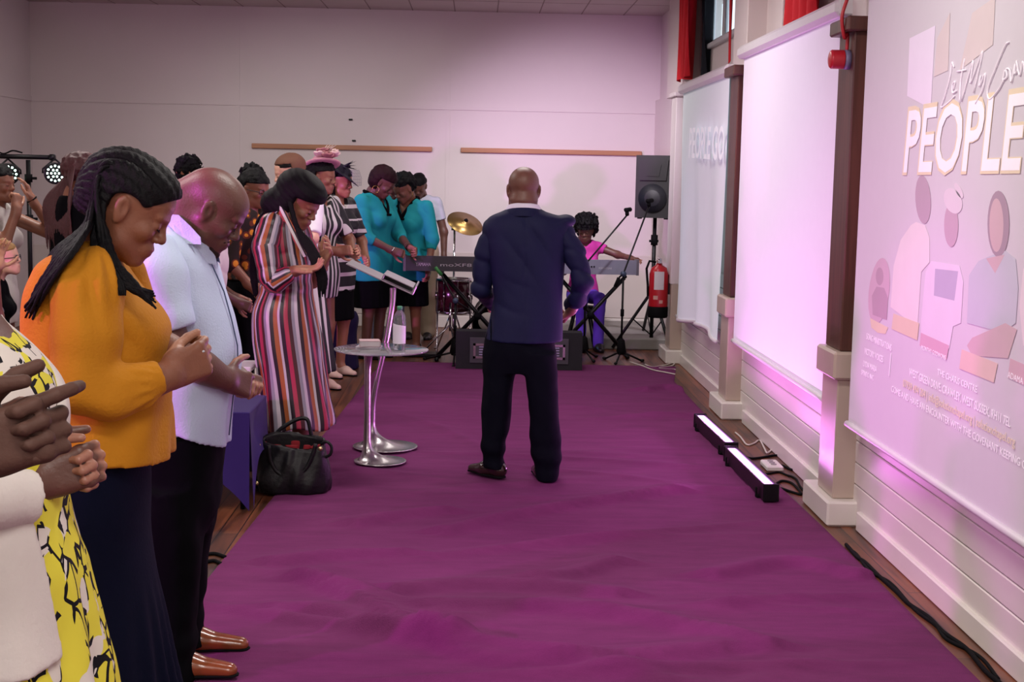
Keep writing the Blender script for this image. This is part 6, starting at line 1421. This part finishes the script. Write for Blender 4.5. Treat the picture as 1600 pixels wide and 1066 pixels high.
# ---------------------------------------------------------------- the rest of the congregation: one builder, each with their own pose and clothes
class Fig:
    """standing figure in its own axes: x forward, y left, z up, standing at (X, Y), looking along yaw"""
    def __init__(s, label, X, Y, yaw, Ht, w=1., skin_=None, group=None, z0=0., name='person'):
        s.t = thing(name, label, 'person', (X, Y, z0), 0, group); s.X, s.Y, s.z0 = X, Y, z0; s.Ht = Ht; s.w = w; s.sk = skin_ or sk_brown; s.R = bas(yaw); s.yaw = yaw; s.k = Ht/1.70; s.parts = []; s.hands = {}
    def P(s, x, y, z): return np.array([s.X, s.Y, s.z0])+(s.R @ np.array([x*s.k, y*s.k, z*s.k]))
    def B(s, x, y, z): return s.P(x, y*s.w, z)
    def prof(s, F, offs=0., z0=.80, z1=1.50, fem=True, flare=0., k=None, fold=0.):
        """torso sections (17-decimetre figure)"""
        Z = np.array([.70, .80, .90, .98, 1.06, 1.16, 1.24, 1.32, 1.385, 1.43, 1.48, 1.53])
        A = np.array([.10, .115, .120, .112, .100, .108, .118, .112, .098, .085, .066, .055]) if fem else np.array([.10, .108, .112, .108, .106, .114, .120, .118, .105, .090, .070, .058])
        Bh = np.array([.165, .178, .182, .165, .145, .150, .160, .172, .180, .150, .085, .058]) if fem else np.array([.16, .165, .166, .160, .158, .168, .180, .190, .195, .165, .090, .062])
        ww = 1+(s.w-1)*np.clip((1.45-Z)/.1, 0, 1); A = A*ww+offs; Bh = Bh*ww+offs
        m = (Z >= z0-.01) & (Z <= z1+.01); Z, A, Bh = Z[m], A[m], Bh[m]; A = A+flare*np.clip(1.0-Z, 0, 1); Bh = Bh+flare*np.clip(1.0-Z, 0, 1)
        c = [s.P(-.012+.006*math.sin(z*6), 0, z) for z in Z]
        F.stack([p[2] for p in c], [p[0] for p in c], [p[1] for p in c], A*s.k, Bh*s.k, 2.2, k, yaw=math.radians(s.yaw), fold=(lambda th, z: fold*np.sin(th*7+z*8)) if fold else None)
        return F
    def head(s, pitch=0., yaw=0., roll=0., fem=True, k=1.0, fwd=None, h=.0065, detail=True, eyes=True):
        fw_ = .03+.10*math.sin(math.radians(max(0, pitch))) if fwd is None else fwd
        C = s.P(fw_, 0, 1.585-.055*(1-math.cos(math.radians(pitch)))-.03*max(0, math.sin(math.radians(pitch)))); s.H = Head(C, s.yaw+yaw, pitch, roll, k*s.k, fem)
        F = Form(h, .02); s.H.add(F, s.P(-.01, 0, 1.46), .052, detail); F.cap(s.P(-.01, 0, 1.47), s.P(-.02, 0, 1.41), .06*s.k, .09*s.k, .05); s.parts.append(F.mesh())
        s.eyes = eyes; return s
    def arm(s, side, elbow, wrist, hd, hn, curl=(25, 28, 30, 34), **kw):
        """side -1 right, +1 left; elbow, wrist in figure axes; hd hand direction, hn back of hand"""
        S = s.B(-.01, side*.165, 1.40); E = s.P(*elbow); Wp = s.P(*wrist); d = s.R @ np.array(hd, float); n = s.R @ np.array(hn, float)
        h = Hand(Wp, d, n, side, s.k*.98, curl, **kw)       # thumb side sorted by handedness
        t_should = None; F = Form(.006, .02); h.add(F, .027); F.chain([S, E, Wp], [.048*s.k*math.sqrt(s.w), .040*s.k*math.sqrt(s.w), .027*s.k], .03)
        s.hands[len(s.parts)] = h; s.parts.append(F.mesh()); setattr(s, 'armL' if side > 0 else 'armR', (S, E, Wp)); return s
    def legs(s, spread=.09, sit=None, h=.016):
        F = Form(h, .03); s.prof(F, -.022, .80, 1.43)
        s.legp = []
        for sg in (-1, 1):
            pts = [s.P(-.01, sg*.085, .88), s.P(.015, sg*(.01+spread), .48), s.P(-.02, sg*(.01+spread), .075)] if sit is None else [s.P(*[a*(1 if i != 1 else sg) for i, a in enumerate(p)]) for p in sit]
            s.legp.append(pts); F.chain(pts, [.078*s.k*s.w, .052*s.k*s.w, .036*s.k], .03); F.cap(pts[2], pts[2]+s.R @ np.array([.10*s.k, 0, -.045*s.k]), .032*s.k, .024*s.k)
        s.parts.append(F.mesh()); return s
    def body(s):
        build_mesh(s.parts, 'body', s.sk, s.t, {'lip': s.H.lip, 'palm': palms(s.parts, s.hands)}); s.H.marks(s.t, hairb, s.eyes); return s
    def top(s, m, name='top', hem=.86, sleeve=.45, fem=True, loose=.014, v=None, flare=0., bust=True, attrs=None, h=.009, neck=.075, sl=.064, cuff=None, fold=.003):
        F = Form(h, .035); s.prof(F, loose, hem if hem < .95 else .90, 1.48, fem, flare, fold=fold)
        if fem and bust:
            for sg in (-1, 1): F.ell(s.B(.085, sg*.072, 1.245), .072*s.k*s.w, None, .04)
        for nm, sg in (('armR', -1), ('armL', 1)):
            if hasattr(s, nm) and sleeve > 0:
                S, E, Wp = getattr(s, nm); S = S+(s.P(0, 0, 1)-s.P(0, 0, 1)); a = min(1, sleeve*2); e1 = S+(E-S)*a; r0 = sl*s.k*math.sqrt(s.w); F.cap(S, e1, r0, r0*.93, .03); end, dirn = e1, nrm(E-S)
                if sleeve > .5: e2 = E+(Wp-E)*((sleeve-.5)*2); F.cap(E, e2, r0*.9, r0*.68, .02); end, dirn = e2, nrm(Wp-E)
                mid, dv = end.copy(), dirn.copy()
                F.fn(lambda F_, X, Y_, Z, a=mid, d=dv: np.where((X-a[0])**2+(Y_-a[1])**2+(Z-a[2])**2 < .10**2, np.maximum(F_, (X-a[0])*d[0]+(Y_-a[1])*d[1]+(Z-a[2])*d[2]), F_))
        F.plane(s.P(0, 0, hem), (0, 0, -1)); F.ell(s.P(.02, 0, 1.475), np.array((neck*1.1, neck, .055))*s.k, s.R, .008, 's')
        if v: # pointed neckline: depth v
            c = s.P(.12, 0, 1.47); R = s.R
            def vee(F_, X, Y_, Z):
                lx = (X-s.X)*R[0, 0]+(Y_-s.Y)*R[1, 0]; ly = (X-s.X)*R[0, 1]+(Y_-s.Y)*R[1, 1]; lz = (Z-s.z0)/s.k
                return np.where(lx > .0, np.maximum(F_, -np.maximum(np.abs(ly)/s.k-.075*(lz-(1.46-v))/v, (1.46-v)-lz)), F_)
            F.fn(vee)
        F.fn(folds(.007, (.4, .4, 1), 24, s.X*3)); build_mesh([F.mesh()], name, m, s.t, attrs); return s
    def skirt(s, m, name='skirt', waist=1.02, hem=.5, flare=.06, w0=.012, pleat=0., npl=12, attrs=None, h=.010):
        Z = np.linspace(hem, waist, 8); zz = [.70, .80, .90, .98, 1.06, 1.16]; A = np.interp(Z, [hem]+zz[2:], [.125+flare]+[.125, .115, .106, .11])*(1+(s.w-1))+w0; Bh = np.interp(Z, [hem]+zz[2:], [.185+flare]+[.187, .168, .150, .152])*s.w+w0
        c = [s.P(-.008, 0, z) for z in Z]; F = Form(h, .02)
        F.stack([p[2] for p in c], [p[0] for p in c], [p[1] for p in c], A*s.k, Bh*s.k, 2.1, yaw=math.radians(s.yaw), fold=lambda th, z: pleat*np.clip((s.z0+waist*s.k-z)*2.5, 0, 1)*np.sin(th*npl+z*3))
        build_mesh([F.mesh()], name, m, s.t, attrs); return s
    def trousers(s, m, w=.02, h=.011, waist=1.0):
        F = Form(h, .03); s.prof(F, .006, .80, .98)
        for pts in s.legp: F.chain([pts[0], pts[1], pts[2]], [(.078*s.w+w)*s.k, (.055*s.w+w)*s.k, (.045+w)*s.k], .03)
        F.plane(s.P(0, 0, waist), (0, 0, 1)); F.fn(crease(.004, 28, s.X)); build_mesh([F.mesh()], 'trousers', m, s.t); return s
    def shoes(s, m, name='shoe'):
        for pts in s.legp:
            a = pts[2]; d = s.R @ np.array([1, 0, 0.]); shoe(s.t, (a[0], a[1], .05), (a[0]+d[0]*.17*s.k, a[1]+d[1]*.17*s.k, 0), m, name, zb=.001+s.z0, w=.04)
        return s
    def hair(s, kind, m=None, name='hair', big=1., **kw):
        H = s.H; P, R, k = H.P, H.R, H.k; m = m or hairb; F = Form(.0065, .02)
        rough = kw.get('rough', .004)
        if kind == 'short': F.ell(P(-.014, 0, .052), np.array((.108, .084, .090))*k*big, R)
        if kind == 'afro': F.ell(P(-.020, 0, .066), np.array((.125, .108, .108))*k*big, R); F.ell(P(-.06, 0, .02), np.array((.09, .095, .09))*k*big, R, .04)
        if kind == 'bob': F.ell(P(-.02, 0, .055), np.array((.120, .098, .100))*k, R); F.ell(P(-.045, 0, -.005), np.array((.085, .094, .085))*k, R, .04)
        if kind == 'updo': F.ell(P(-.014, 0, .052), np.array((.110, .087, .094))*k, R); F.ell(P(kw.get('bx', -.06), 0, kw.get('bz', .12)), np.array((.075, .07, .06))*k*big, R, .03)
        if kind == 'long':
            F.ell(P(-.02, 0, .052), np.array((.116, .094, .098))*k, R)
            for sg in (-1, 1): F.chain([P(-.03, sg*.06, .0), s.P(.0, sg*.09, 1.47), s.P(-.02, sg*.10, kw.get('len', 1.25))], np.array([.06, .055, .035])*k, .04)
            F.chain([P(-.07, 0, .0), s.P(-.08, 0, 1.46), s.P(-.12, 0, kw.get('len', 1.25))], np.array([.07, .06, .04])*k, .05)
        edge = kw.get('edge', .050)
        def cut(F_, X, Y_, Z):
            V = [X-H.C[0], Y_-H.C[1], Z-H.C[2]]; l = [(R[0, i]*V[0]+R[1, i]*V[1]+R[2, i]*V[2])/k for i in range(3)]
            F_ = F_+rough*noise3(X, Y_, Z, 95, 1)+rough*.6*noise3(X, Y_, Z, 210, 2)
            return np.maximum(F_, np.minimum(np.minimum(l[0]+.012-.12*np.clip(-l[2]-.0, 0, .1), edge-l[2]+.12*l[0]), .12))
        F.fn(cut); build_mesh([F.mesh()], name, m, s.t); return s
def q_at(u, v, Y): return W(u, v, Y)
def X_at(u, Y): return W(u, 400, Y)[0]
def ht_for(u, v, Y): return W(u, v, Y)[2]
teal = mat('teal_dress_cloth', '1c8f96', .75, var=.06, vscale=8, bump=.15, bscale=120)
blackc = mat('black_cloth', '08080b', .9, var=.15, spec=.06)
whitec = mat('white_cloth', 'cfc9c6', .75, var=.05)
blk_shoe = MATS['black_shoe_leather']
def hoop(f, sg, r=.022, m=gold, drop=.03):
    ring(f.t, 'earring', f.H.P(0, sg*.088, -.03-r), r, .0022, m, 'y' if abs(math.cos(math.radians(f.H and f.yaw))) > .7 else 'x')
def band(f, P, Rr, r0, m, name):
    a = np.linspace(0, 2*math.pi, 21); d = nrm(Rr); u = nrm(np.cross(d, (0, 0, 1))); w = np.cross(d, u)
    return MB().tube(np.array(P)+r0*(np.cos(a)[:, None]*u+np.sin(a)[:, None]*w), .006, 6, cap=False).build(name, m, f.t)
# --- two women in teal dresses
def teal_woman(u, Y, yaw, Ht, pitch, hyaw, hair, label, arms, w=1.12):
    f = Fig(label, X_at(u, Y), Y, yaw, Ht, w, sk_brown if hair != 'red' else sk_dark, 'women in matching teal dresses')
    f.head(pitch, hyaw, k=1.04)
    for a in arms: f.arm(*a)
    f.legs().body(); f.top(teal, 'dress', .55, .68, v=.16, flare=.05, loose=.016, neck=.09, sl=.066)
    f.skirt(blackc, 'underskirt', .72, .46, .012, -.010, pleat=.006, npl=18)
    # black collar band along the pointed neckline, small bow at its point
    for sg in (-1, 1):
        pts = [f.P(-.075, sg*.045, 1.485), f.P(-.02, sg*.095, 1.475), f.P(.06, sg*.082, 1.435), f.P(.115, sg*.045, 1.36), f.P(.142, 0, 1.292)]
        P_ = np.array(pts); tt = np.linspace(0, 4, 24); Q = np.stack([crv(np.arange(5), P_[:, i], tt) for i in range(3)], 1); F = Form(.007, .01)
        for i in range(0, 23): F.cap(Q[i], Q[i+1], .021, None, .008, n=f.R @ np.array([.9, sg*.4, .35]), fl=.5)
        build_mesh([F.mesh()], 'collar_band', blackc, f.t)
    F = Form(.006, .01); F.ell(f.P(.150, .02, 1.285), (.02, .02, .012)); F.ell(f.P(.150, -.02, 1.285), (.02, .02, .012)); build_mesh([F.mesh()], 'bow', blackc, f.t)
    f.shoes(blk_shoe)
    return f
f = teal_woman(584, 12.7, -28, ht_for(594, 272, 12.7)*1.0+.06, 34, 14, 'red', 'woman in a teal dress with short dark red hair, head bowed to the right',
    [(-1, (.06, -.25, 1.10), (.28, -.14, .98), (1, .25, -.25), (0, -1, .3), (60, 65, 70, 70)), (1, (.10, .26, 1.10), (.34, .05, 1.0), (1, -.3, -.3), (0, 1, .4), (50, 55, 60, 60))], 1.15)
f.hair('bob', mat('dark_red_hair', '220b12', .6, var=.3, vscale=60, bump=.3, bscale=200, spec=.12)); hoop(f, -1, .03); band(f, f.armR[2], f.armR[2]-f.armR[1], .03, silver, 'bracelet'); band(f, f.armL[2], f.armL[2]-f.armL[1], .032, rub, 'watch')
f = teal_woman(636, 13.1, -112, ht_for(618, 283, 13.1)+.06, 30, -26, 'black', 'curly black-haired woman in a teal dress, head bowed to the left',
    [(-1, (.02, -.29, 1.08), (.14, -.26, .86), (.3, .1, -1), (.2, -1, .2)), (1, (.02, .27, 1.10), (.10, .27, .84), (.2, 0, -1), (0, 1, .1))], 1.15)
f.hair('afro', big=.86, rough=.010); hoop(f, 1, .02)
# --- people half hidden behind the teal dresses
f = Fig('person in grey jeans behind the two women in teal dresses', X_at(606, 13.75), 13.75, -80, 1.66, 1., sk_dark); f.head(34, 0, k=.95); f.arm(-1, (.0, -.24, 1.10), (.08, -.22, .85), (0, 0, -1), (0, -1, 0)).arm(1, (.0, .24, 1.10), (.08, .22, .85), (0, 0, -1), (0, 1, 0)); f.legs().body(); f.top(mat('grey_shirt_cloth', '6a6a72', .8), 'shirt', .82, .5, False); f.trousers(mat('grey_jeans', '5e5c70', .85, bump=.2)).shoes(blk_shoe).hair('short')
f = Fig('person in beige trousers and a pale shirt behind the curly-haired woman in teal', X_at(655, 14.25), 14.25, -95, 1.68, 1., sk_dark); f.head(34, 0, k=.95); f.arm(-1, (.0, -.24, 1.10), (.08, -.20, .85), (0, 0, -1), (0, -1, 0)).arm(1, (.0, .25, 1.10), (.05, .26, .83), (0, 0, -1), (0, 1, 0)); f.legs().body(); f.top(mat('pale_grey_shirt', 'aeb0be', .8), 'shirt', .82, .3, False); f.trousers(mat('beige_trousers', 'a5937f', .85), .035).shoes(blk_shoe).hair('short')
# --- women in black and white, with hats
bw = stripes('black_white_stripes', [(1, '16151a'), (.8, 'c9c4c4')], per=.065)
bwh = stripes('black_white_bands', [(1.5, '16151a'), (.55, 'cfcaca')], per=.115)
def ang(f): return lambda V: np.arctan2((V[:, 1]-f.Y), (V[:, 0]-f.X))*.17+10
Y = 10.75; f = Fig('woman in a black and white vertically striped dress and pink flowered hat', X_at(496, Y), Y, -35, 1.74, 1.05, sk_brown)
f.head(4, 20).arm(-1, (.08, -.24, 1.12), (.27, -.10, 1.06), (1, .4, .15), (.2, -1, .1), (40, 45, 50, 55)).arm(1, (.10, .25, 1.12), (.30, .05, 1.04), (1, -.4, .2), (.1, 1, .2)).legs().body()
f.top(bw, 'dress', .42, .42, v=.10, flare=.03, attrs={'stripe': ang(f)}); f.hair('long', len=1.38, rough=.008).shoes(mat('pale_sandal', 'c7a79c', .5), 'sandal')
pk = mat('pink_hat_felt', 'c79a9e', .8, var=.15, vscale=40); H = f.H; Rh = H.R @ rotm('Y', -.25) @ rotm('X', -.3)
f2 = f.t
m_ = MB(); m_.lathe([(0, .055), (.04, .052), (.07, .035), (.085, .0), (.095, -.012), (.125, -.022), (.135, -.012), (.133, -.018), (.12, -.028), (.09, -.02)], H.P(0, 0, .12), 36, 'z', Rh); f2 = m_.build('hat', pk, f2)
r = np.random.default_rng(2)
for i in range(12):
    c = H.P(.05+.12*(r.random()-.5), -.04+.14*(r.random()-.5), .165+.045*r.random()); G = Form(.006, .006)
    for j in range(6): a = j*1.05+i; G.ell(c+Rh @ np.array([.030*math.cos(a), .030*math.sin(a), .004]), (.024, .024, .010), bas(math.degrees(a), -30), .004)
    G.ell(c, .012, None, .004); build_mesh([G.mesh()], 'flower', mat('pale_pink_petals', 'e2c6c2', .8, var=.1, vscale=50) if i % 3 else mat('dusty_rose_petals', 'a87276', .8), f2)
G = MB()
for i in range(4): G.tube([H.P(.02, -.02, .18), H.P(.03+.02*i, -.04-.01*i, .23), H.P(.05+.03*i, -.05-.02*i, .255)], [.004, .006, .001], 6)
G.build('feather', mat('cream_feather', 'd8c4b6', .8), f2)
Y = 11.5; f = Fig('woman in a black dress with white bands and a dark netted hat', X_at(524, Y), Y, -30, 1.70, 1.08, sk_mid)
f.head(6, 10).arm(-1, (.04, -.26, 1.10), (.24, -.20, 1.06), (.9, .5, .1), (.2, -1, .2), (45, 50, 55, 60)).arm(1, (.08, .26, 1.10), (.26, .06, .98), (.8, -.7, -.3), (.2, 1, .3)).legs().body()
f.top(bwh, 'dress', .58, .42, v=.08, flare=.05, attrs={'stripe': lambda V: V[:, 2]+np.where(V[:, 2] > 1.28, 5.03, 5.0)}, sl=.072); f.skirt(blackc, 'skirt', .74, .47, .01, -.010, pleat=.006).hair('long', len=1.22, rough=.010).shoes(mat('pale_sandal', '', 0), 'sandal')
H = f.H; Rh = H.R @ rotm('Y', .45) @ rotm('X', -.25)
dk = mat('dark_net_felt', '24222e', .6); m_ = MB(); m_.lathe([(0, .045), (.05, .04), (.075, .02), (.085, -.01), (.10, -.018), (.17, -.03), (.168, -.034), (.10, -.024)], H.P(.02, 0, .10), 36, 'z', Rh); f2 = m_.build('hat', dk, f.t)
G = Form(.007, .01)
for i in range(7): a = i*.5-1.2; G.cap(H.P(.03, -.02, .14), H.P(.10+.03*math.cos(a), -.04+.10*math.sin(a), .16+.04*math.cos(a*2)), .018, .006, .01, n=(0, 0, 1), fl=.4)
build_mesh([G.mesh()], 'feather', dk, f2)
m_ = MB(); 
for i in range(9): m_.tube([H.P(.12, -.08+.02*i, .12), H.P(.15, -.08+.02*i, .06), H.P(.155, -.075+.019*i, -.0)], .0012, 4)
for i in range(6): m_.tube([H.P(.12+.036*i/5, -.08, .12-.12*i/5), H.P(.14+.02*i/5, .0, .12-.12*i/5), H.P(.12+.036*i/5, .08, .12-.12*i/5)], .0012, 4)
m_.build('veil', mat('grey_net', '8d8798', .6), f2)
Y = 10.2; f = Fig('woman in a white top with a brown hair band, standing behind the striped dress', X_at(462, Y), Y, -130, 1.78, 1.05, sk_fair)
f.head(14, -36).arm(-1, (.04, -.25, 1.12), (.18, -.14, 1.02), (1, .3, .1), (.2, -1, .2)).arm(1, (.10, .27, 1.15), (.25, .18, 1.20), (.8, -.3, .5), (.1, 1, .2)).legs().body()
f.top(mat('bright_white_cloth', 'e6e0ea', .7), 'top', .84, .45, v=.1); f.skirt(bw, 'skirt', .95, .22, .09, .004, pleat=.015, attrs={'stripe': ang(f)}); f.hair('short', mat('brown_head_band', '6b4a3c', .7, var=.15), 'head_band', 1.02, rough=.001, edge=.07); f.hair('short', big=.985, rough=.004, edge=.045); f.shoes(blk_shoe)
# --- woman in the dark floral top, people and heads behind the bald man
fl = mat('dark_floral_cloth', '2b1d18', .8); nt = fl.node_tree; bs = nt.nodes['Principled BSDF']; tc = nd(nt, 'ShaderNodeTexCoord'); vo = nd(nt, 'ShaderNodeTexVoronoi', Scale=16.); cr = nd(nt, 'ShaderNodeValToRGB'); cr.color_ramp.interpolation = 'CONSTANT'
e = cr.color_ramp.elements; e[0].color = srgb('c8842c'); e[0].position = 0; e[1].color = srgb('5c2b1c'); e[1].position = .34; e2 = e.new(.48); e2.color = srgb('241a18')
nt.links.new(tc.outputs['Object'], vo.inputs['Vector']); nt.links.new(vo.outputs['Distance'], cr.inputs[0]); nt.links.new(cr.outputs[0], bs.inputs['Base Color'])
Y = 9.35; f = Fig('woman with glasses, dark orange-flowered top and black trousers', X_at(388, Y), Y, -15, 1.66, 1.0, sk_brown)
f.head(10, -20).arm(-1, (-.02, -.25, 1.10), (.12, -.22, .95), (1, .2, -.3), (0, -1, .2)).arm(1, (.05, .25, 1.12), (.24, .12, 1.0), (1, -.2, .1), (0, 1, .1)).legs().body(); f.top(fl, 'top', .93, .62, v=.06); f.trousers(blackc).shoes(blk_shoe).hair('short', big=1.06, rough=.006)
def glasses(f, m=None):
    H = f.H; m = m or mat('dark_glasses_frame', '2a2024', .3); mb = MB()
    for sg in (-1, 1):
        a = np.linspace(0, 2*math.pi, 19); mb.tube([H.P(.103-.006*abs(math.cos(x)), sg*.033+.023*math.cos(x), .003+.019*math.sin(x)) for x in a], .0022, 5, cap=False); mb.tube([H.P(.096, sg*.057, .006), H.P(.05, sg*.076, .008), H.P(.0, sg*.082, .008)], .0022, 5)
    mb.tube([H.P(.105, -.011, .006), H.P(.107, 0, .009), H.P(.105, .011, .006)], .0022, 5); return mb.build('glasses', m, f.t)
glasses(f)
Y = 8.8; f = Fig('person in a white shirt behind the bald man in pale blue', X_at(350, Y)-.10, Y, 10, 1.50, 1.0, sk_dark); f.head(20, 0, k=.98).arm(-1, (.04, -.24, 1.08), (.20, -.16, .98), (1, .1, -.4), (0, -1, .2), (40, 45, 50, 55)).arm(1, (.04, .24, 1.08), (.2, .12, .98), (1, -.1, -.4), (0, 1, .2), (40, 45, 50, 55)).legs().body(); f.top(whitec, 'shirt', .84, .55, False, loose=.03, sl=.08).trousers(blackc).shoes(blk_shoe).hair('short')
Y = 11.5; f = Fig('young man with curly black hair on top, left of the bald man', X_at(292, Y), Y, 75, ht_for(292, 256, Y)+.02, .92, sk_mid); f.head(4, -30, fem=False).arm(-1, (.04, -.24, 1.08), (.1, -.2, .9), (.3, .1, -1), (0, -1, .2)).arm(1, (.04, .24, 1.08), (.1, .2, .9), (.3, -.1, -1), (0, 1, .2)).legs().body(); f.top(mat('dark_blue_shirt', '23273a', .8), 'shirt', .84, .45, False).trousers(blackc).shoes(blk_shoe).hair('updo', rough=.016, big=1.25, bx=-.0, bz=.10)
Y = 12.4; f = Fig('person with tousled black hair behind the woman in the floral top', X_at(400, Y), Y, 200, ht_for(400, 268, Y)+.02, .95, sk_mid); f.head(4, 20, fem=False).arm(-1, (.04, -.24, 1.08), (.1, -.2, .9), (.3, .1, -1), (0, -1, .2)).arm(1, (.04, .24, 1.08), (.1, .2, .9), (.3, -.1, -1), (0, 1, .2)).legs().body(); f.top(mat('grey_shirt_cloth', '', 0), 'shirt', .84, .45, False).trousers(blackc).shoes(blk_shoe).hair('updo', rough=.018, big=1.15, bx=-.0, bz=.10)
Y = 12.9; f = Fig('person with flat black hair, face half hidden beside the tousled head', X_at(382, Y), Y, -30, ht_for(382, 279, Y)+.02, .95, sk_mid); f.head(4, 0, fem=False).arm(-1, (.04, -.24, 1.08), (.1, -.2, .9), (.3, .1, -1), (0, -1, .2)).arm(1, (.04, .24, 1.08), (.1, .2, .9), (.3, -.1, -1), (0, 1, .2)).legs().body(); f.top(whitec, 'shirt', .84, .45, False).trousers(blackc).shoes(blk_shoe).hair('short')
# --- left side: woman with reddish braids, girl in white holding up her hands, blond woman, raised hand
Y = 8.3; f = Fig('woman with long reddish braids and gold hoop earrings, behind the mustard blouse', X_at(122, Y), Y, 50, ht_for(128, 253, Y)+.03, 1.0, sk_mid); f.head(6, -35).arm(-1, (.02, -.25, 1.08), (.1, -.2, .9), (.3, .1, -1), (0, -1, .2)).arm(1, (.04, .24, 1.08), (.1, .2, .9), (.3, -.1, -1), (0, 1, .2)).legs().body()
f.top(mat('black_top_cloth', '0d0c11', .85, spec=.06), 'top', .84, .45, v=.08).skirt(blackc, hem=.4); rh = mat('red_brown_braids', '4d2428', .55, var=.3, vscale=70, bump=.3, bscale=220); f.hair('short', rh, 'hair', 1.06, rough=.008); f.shoes(blk_shoe)
r = np.random.default_rng(4); L = []
for i in range(38):
    a = i/37; ph = -1.2+2.4*a; s0 = f.H.P(-.09*math.cos(ph*.8), .088*math.sin(ph), .03+.03*r.random()); L.append([f.H.P(-.06, .05*math.sin(ph), .10), s0, f.P(-.10+.04*math.cos(ph*2), .12*math.sin(ph), 1.46), f.P(-.13, .13*math.sin(ph), 1.32), f.P(-.13+.02*r.random(), .13*math.sin(ph), 1.16+.08*r.random())])
braids(L, .0075, rh, f.t); 
for sg in (1, -1): ring(f.t, 'earring', f.H.P(.0, sg*.086, -.058), .032, .0028, gold, 'x', bas(f.H and 20))
Y = 8.9; f = Fig('girl in a white sleeveless dress raising both hands to her face', X_at(-6, Y), Y, -10, ht_for(5, 262, Y)+.0, .92, sk_brown); f.head(-2, -8).arm(-1, (.16, -.20, 1.20), (.20, -.10, 1.44), (-.1, .3, 1), (.9, -.3, .1), (50, 55, 60, 60)).arm(1, (.32, .20, 1.26), (.20, .10, 1.50), (-.3, -.1, 1), (.9, .3, .3), (15, 18, 20, 25)).legs().body(); f.top(whitec, 'dress', .50, .12, flare=.06, sl=.052).hair('short', big=1.05, rough=.006); f.shoes(whitec); band(f, f.armL[2], f.armL[2]-f.armL[1], .03, rub, 'watch')
Y = 7.4; f = Fig('blond woman with dark-rimmed glasses and a black top at the left edge', X_at(18, Y)-.10, Y, 10, W(10, 392, Y)[2]+.04, .92, sk_fair); f.head(-8, -10, fwd=.08).arm(-1, (.02, -.22, 1.10), (.16, -.12, .95), (1, .2, -.2), (0, -1, .2)).arm(1, (.02, .22, 1.10), (.16, .12, .95), (1, -.2, -.2), (0, 1, .2)).legs().body(); f.top(blackc, 'top', .84, .5).skirt(blackc, hem=.45).hair('long', mat('blond_hair', '9a7a4c', .6, var=.3, vscale=50, bump=.3, bscale=180), len=1.28, rough=.005); f.shoes(blk_shoe); glasses(f)
Y = 6.3; xw = W(-4, 412, Y); f = Fig('person behind the white jacket raising an open hand, lit pink', X_at(-62, Y), Y, 10, 1.50, .95, sk_brown); f.head(6, 0).arm(-1, (.06, -.24, 1.12), (.16, -.2, .95), (1, .1, 0), (0, -1, .2))
wl = (np.array([xw[0], Y-.05, xw[2]-.02])-np.array([f.X, f.Y, 0])) @ f.R/f.k; f.arm(1, (wl[0]-.02, wl[1]+.14, wl[2]-.26), tuple(wl), (.25, .0, 1), (-.5, 1, .2), (8, 10, 12, 16), spread=8, thumb=(.4, .9, 0)).legs().body(); f.top(mat('grey_shirt_cloth', '', 0), 'top', .84, .5).trousers(blackc).shoes(blk_shoe).hair('short')
Y = 12.0; f = Fig('person with short black hair in front of the blue stage lamp', X_at(161, Y), Y, 80, ht_for(160, 249, Y)+.02, .95, sk_dark); f.head(4, 0, fem=False).arm(-1, (.04, -.24, 1.08), (.1, -.2, .9), (.3, .1, -1), (0, -1, .2)).arm(1, (.04, .24, 1.08), (.1, .2, .9), (.3, -.1, -1), (0, 1, .2)).legs().body(); f.top(blackc, 'shirt', .84, .45, False).trousers(blackc).shoes(blk_shoe).hair('short', big=1.05)
# --- girl at the grey keyboard: seated
Y = 13.75; f = Fig('girl in a bright pink top seated at the grey keyboard', X_at(912, Y), Y, -80, 1.52, .92, sk_dark, z0=-.26); f.head(16, -24, k=1.02)
kzl = (kz2+.10+.26)/f.k
f.arm(-1, (.16, -.26, 1.14), (.32, -.12, kzl+.03), (1, .1, -.1), (.2, 0, 1), (24, 26, 28, 30)).arm(1, (.10, .36, kzl+.05), (.30, .44, kzl+.03), (.9, .6, -.1), (.2, 0, 1), (24, 26, 28, 30))
sit = [(-.02, .085, .86), (.36, .10, .86), (.33, .10, .36)]; f.legs(sit=sit).body(); f.top(mat('bright_pink_cloth', 'c03a9a', .75, var=.1), 'top', .90, .20, v=.06); f.trousers(mat('violet_leggings', '5a3fb0', .8), .012)
f.hair('afro', big=1.22, rough=.020, edge=.035)
for pts in f.legp: a = pts[2]; d = f.R @ np.array([1, 0, 0.]); shoe(f.t, (a[0], a[1], .05), (a[0]+d[0]*.15, a[1]+d[1]*.15, 0), blk_shoe, zb=.001)
c = f.P(-.02, 0, 0); t = thing('stool', 'black stool under the girl at the keyboard', 'stool', (c[0], c[1], 0)); zs_ = f.P(0, 0, .80)[2]-.05
MB().lathe([(0, zs_-.05), (.16, zs_-.05), (.17, zs_-.03), (.165, zs_), (0, zs_)], (c[0], c[1], 0), 28).build('seat', rub, t)
for k in range(4): a = k*math.pi/2+.6; MB().tube([(c[0]+.1*math.cos(a), c[1]+.1*math.sin(a), zs_-.05), (c[0]+.2*math.cos(a), c[1]+.2*math.sin(a), .012)], .012, 8).build('leg', bm_, t)
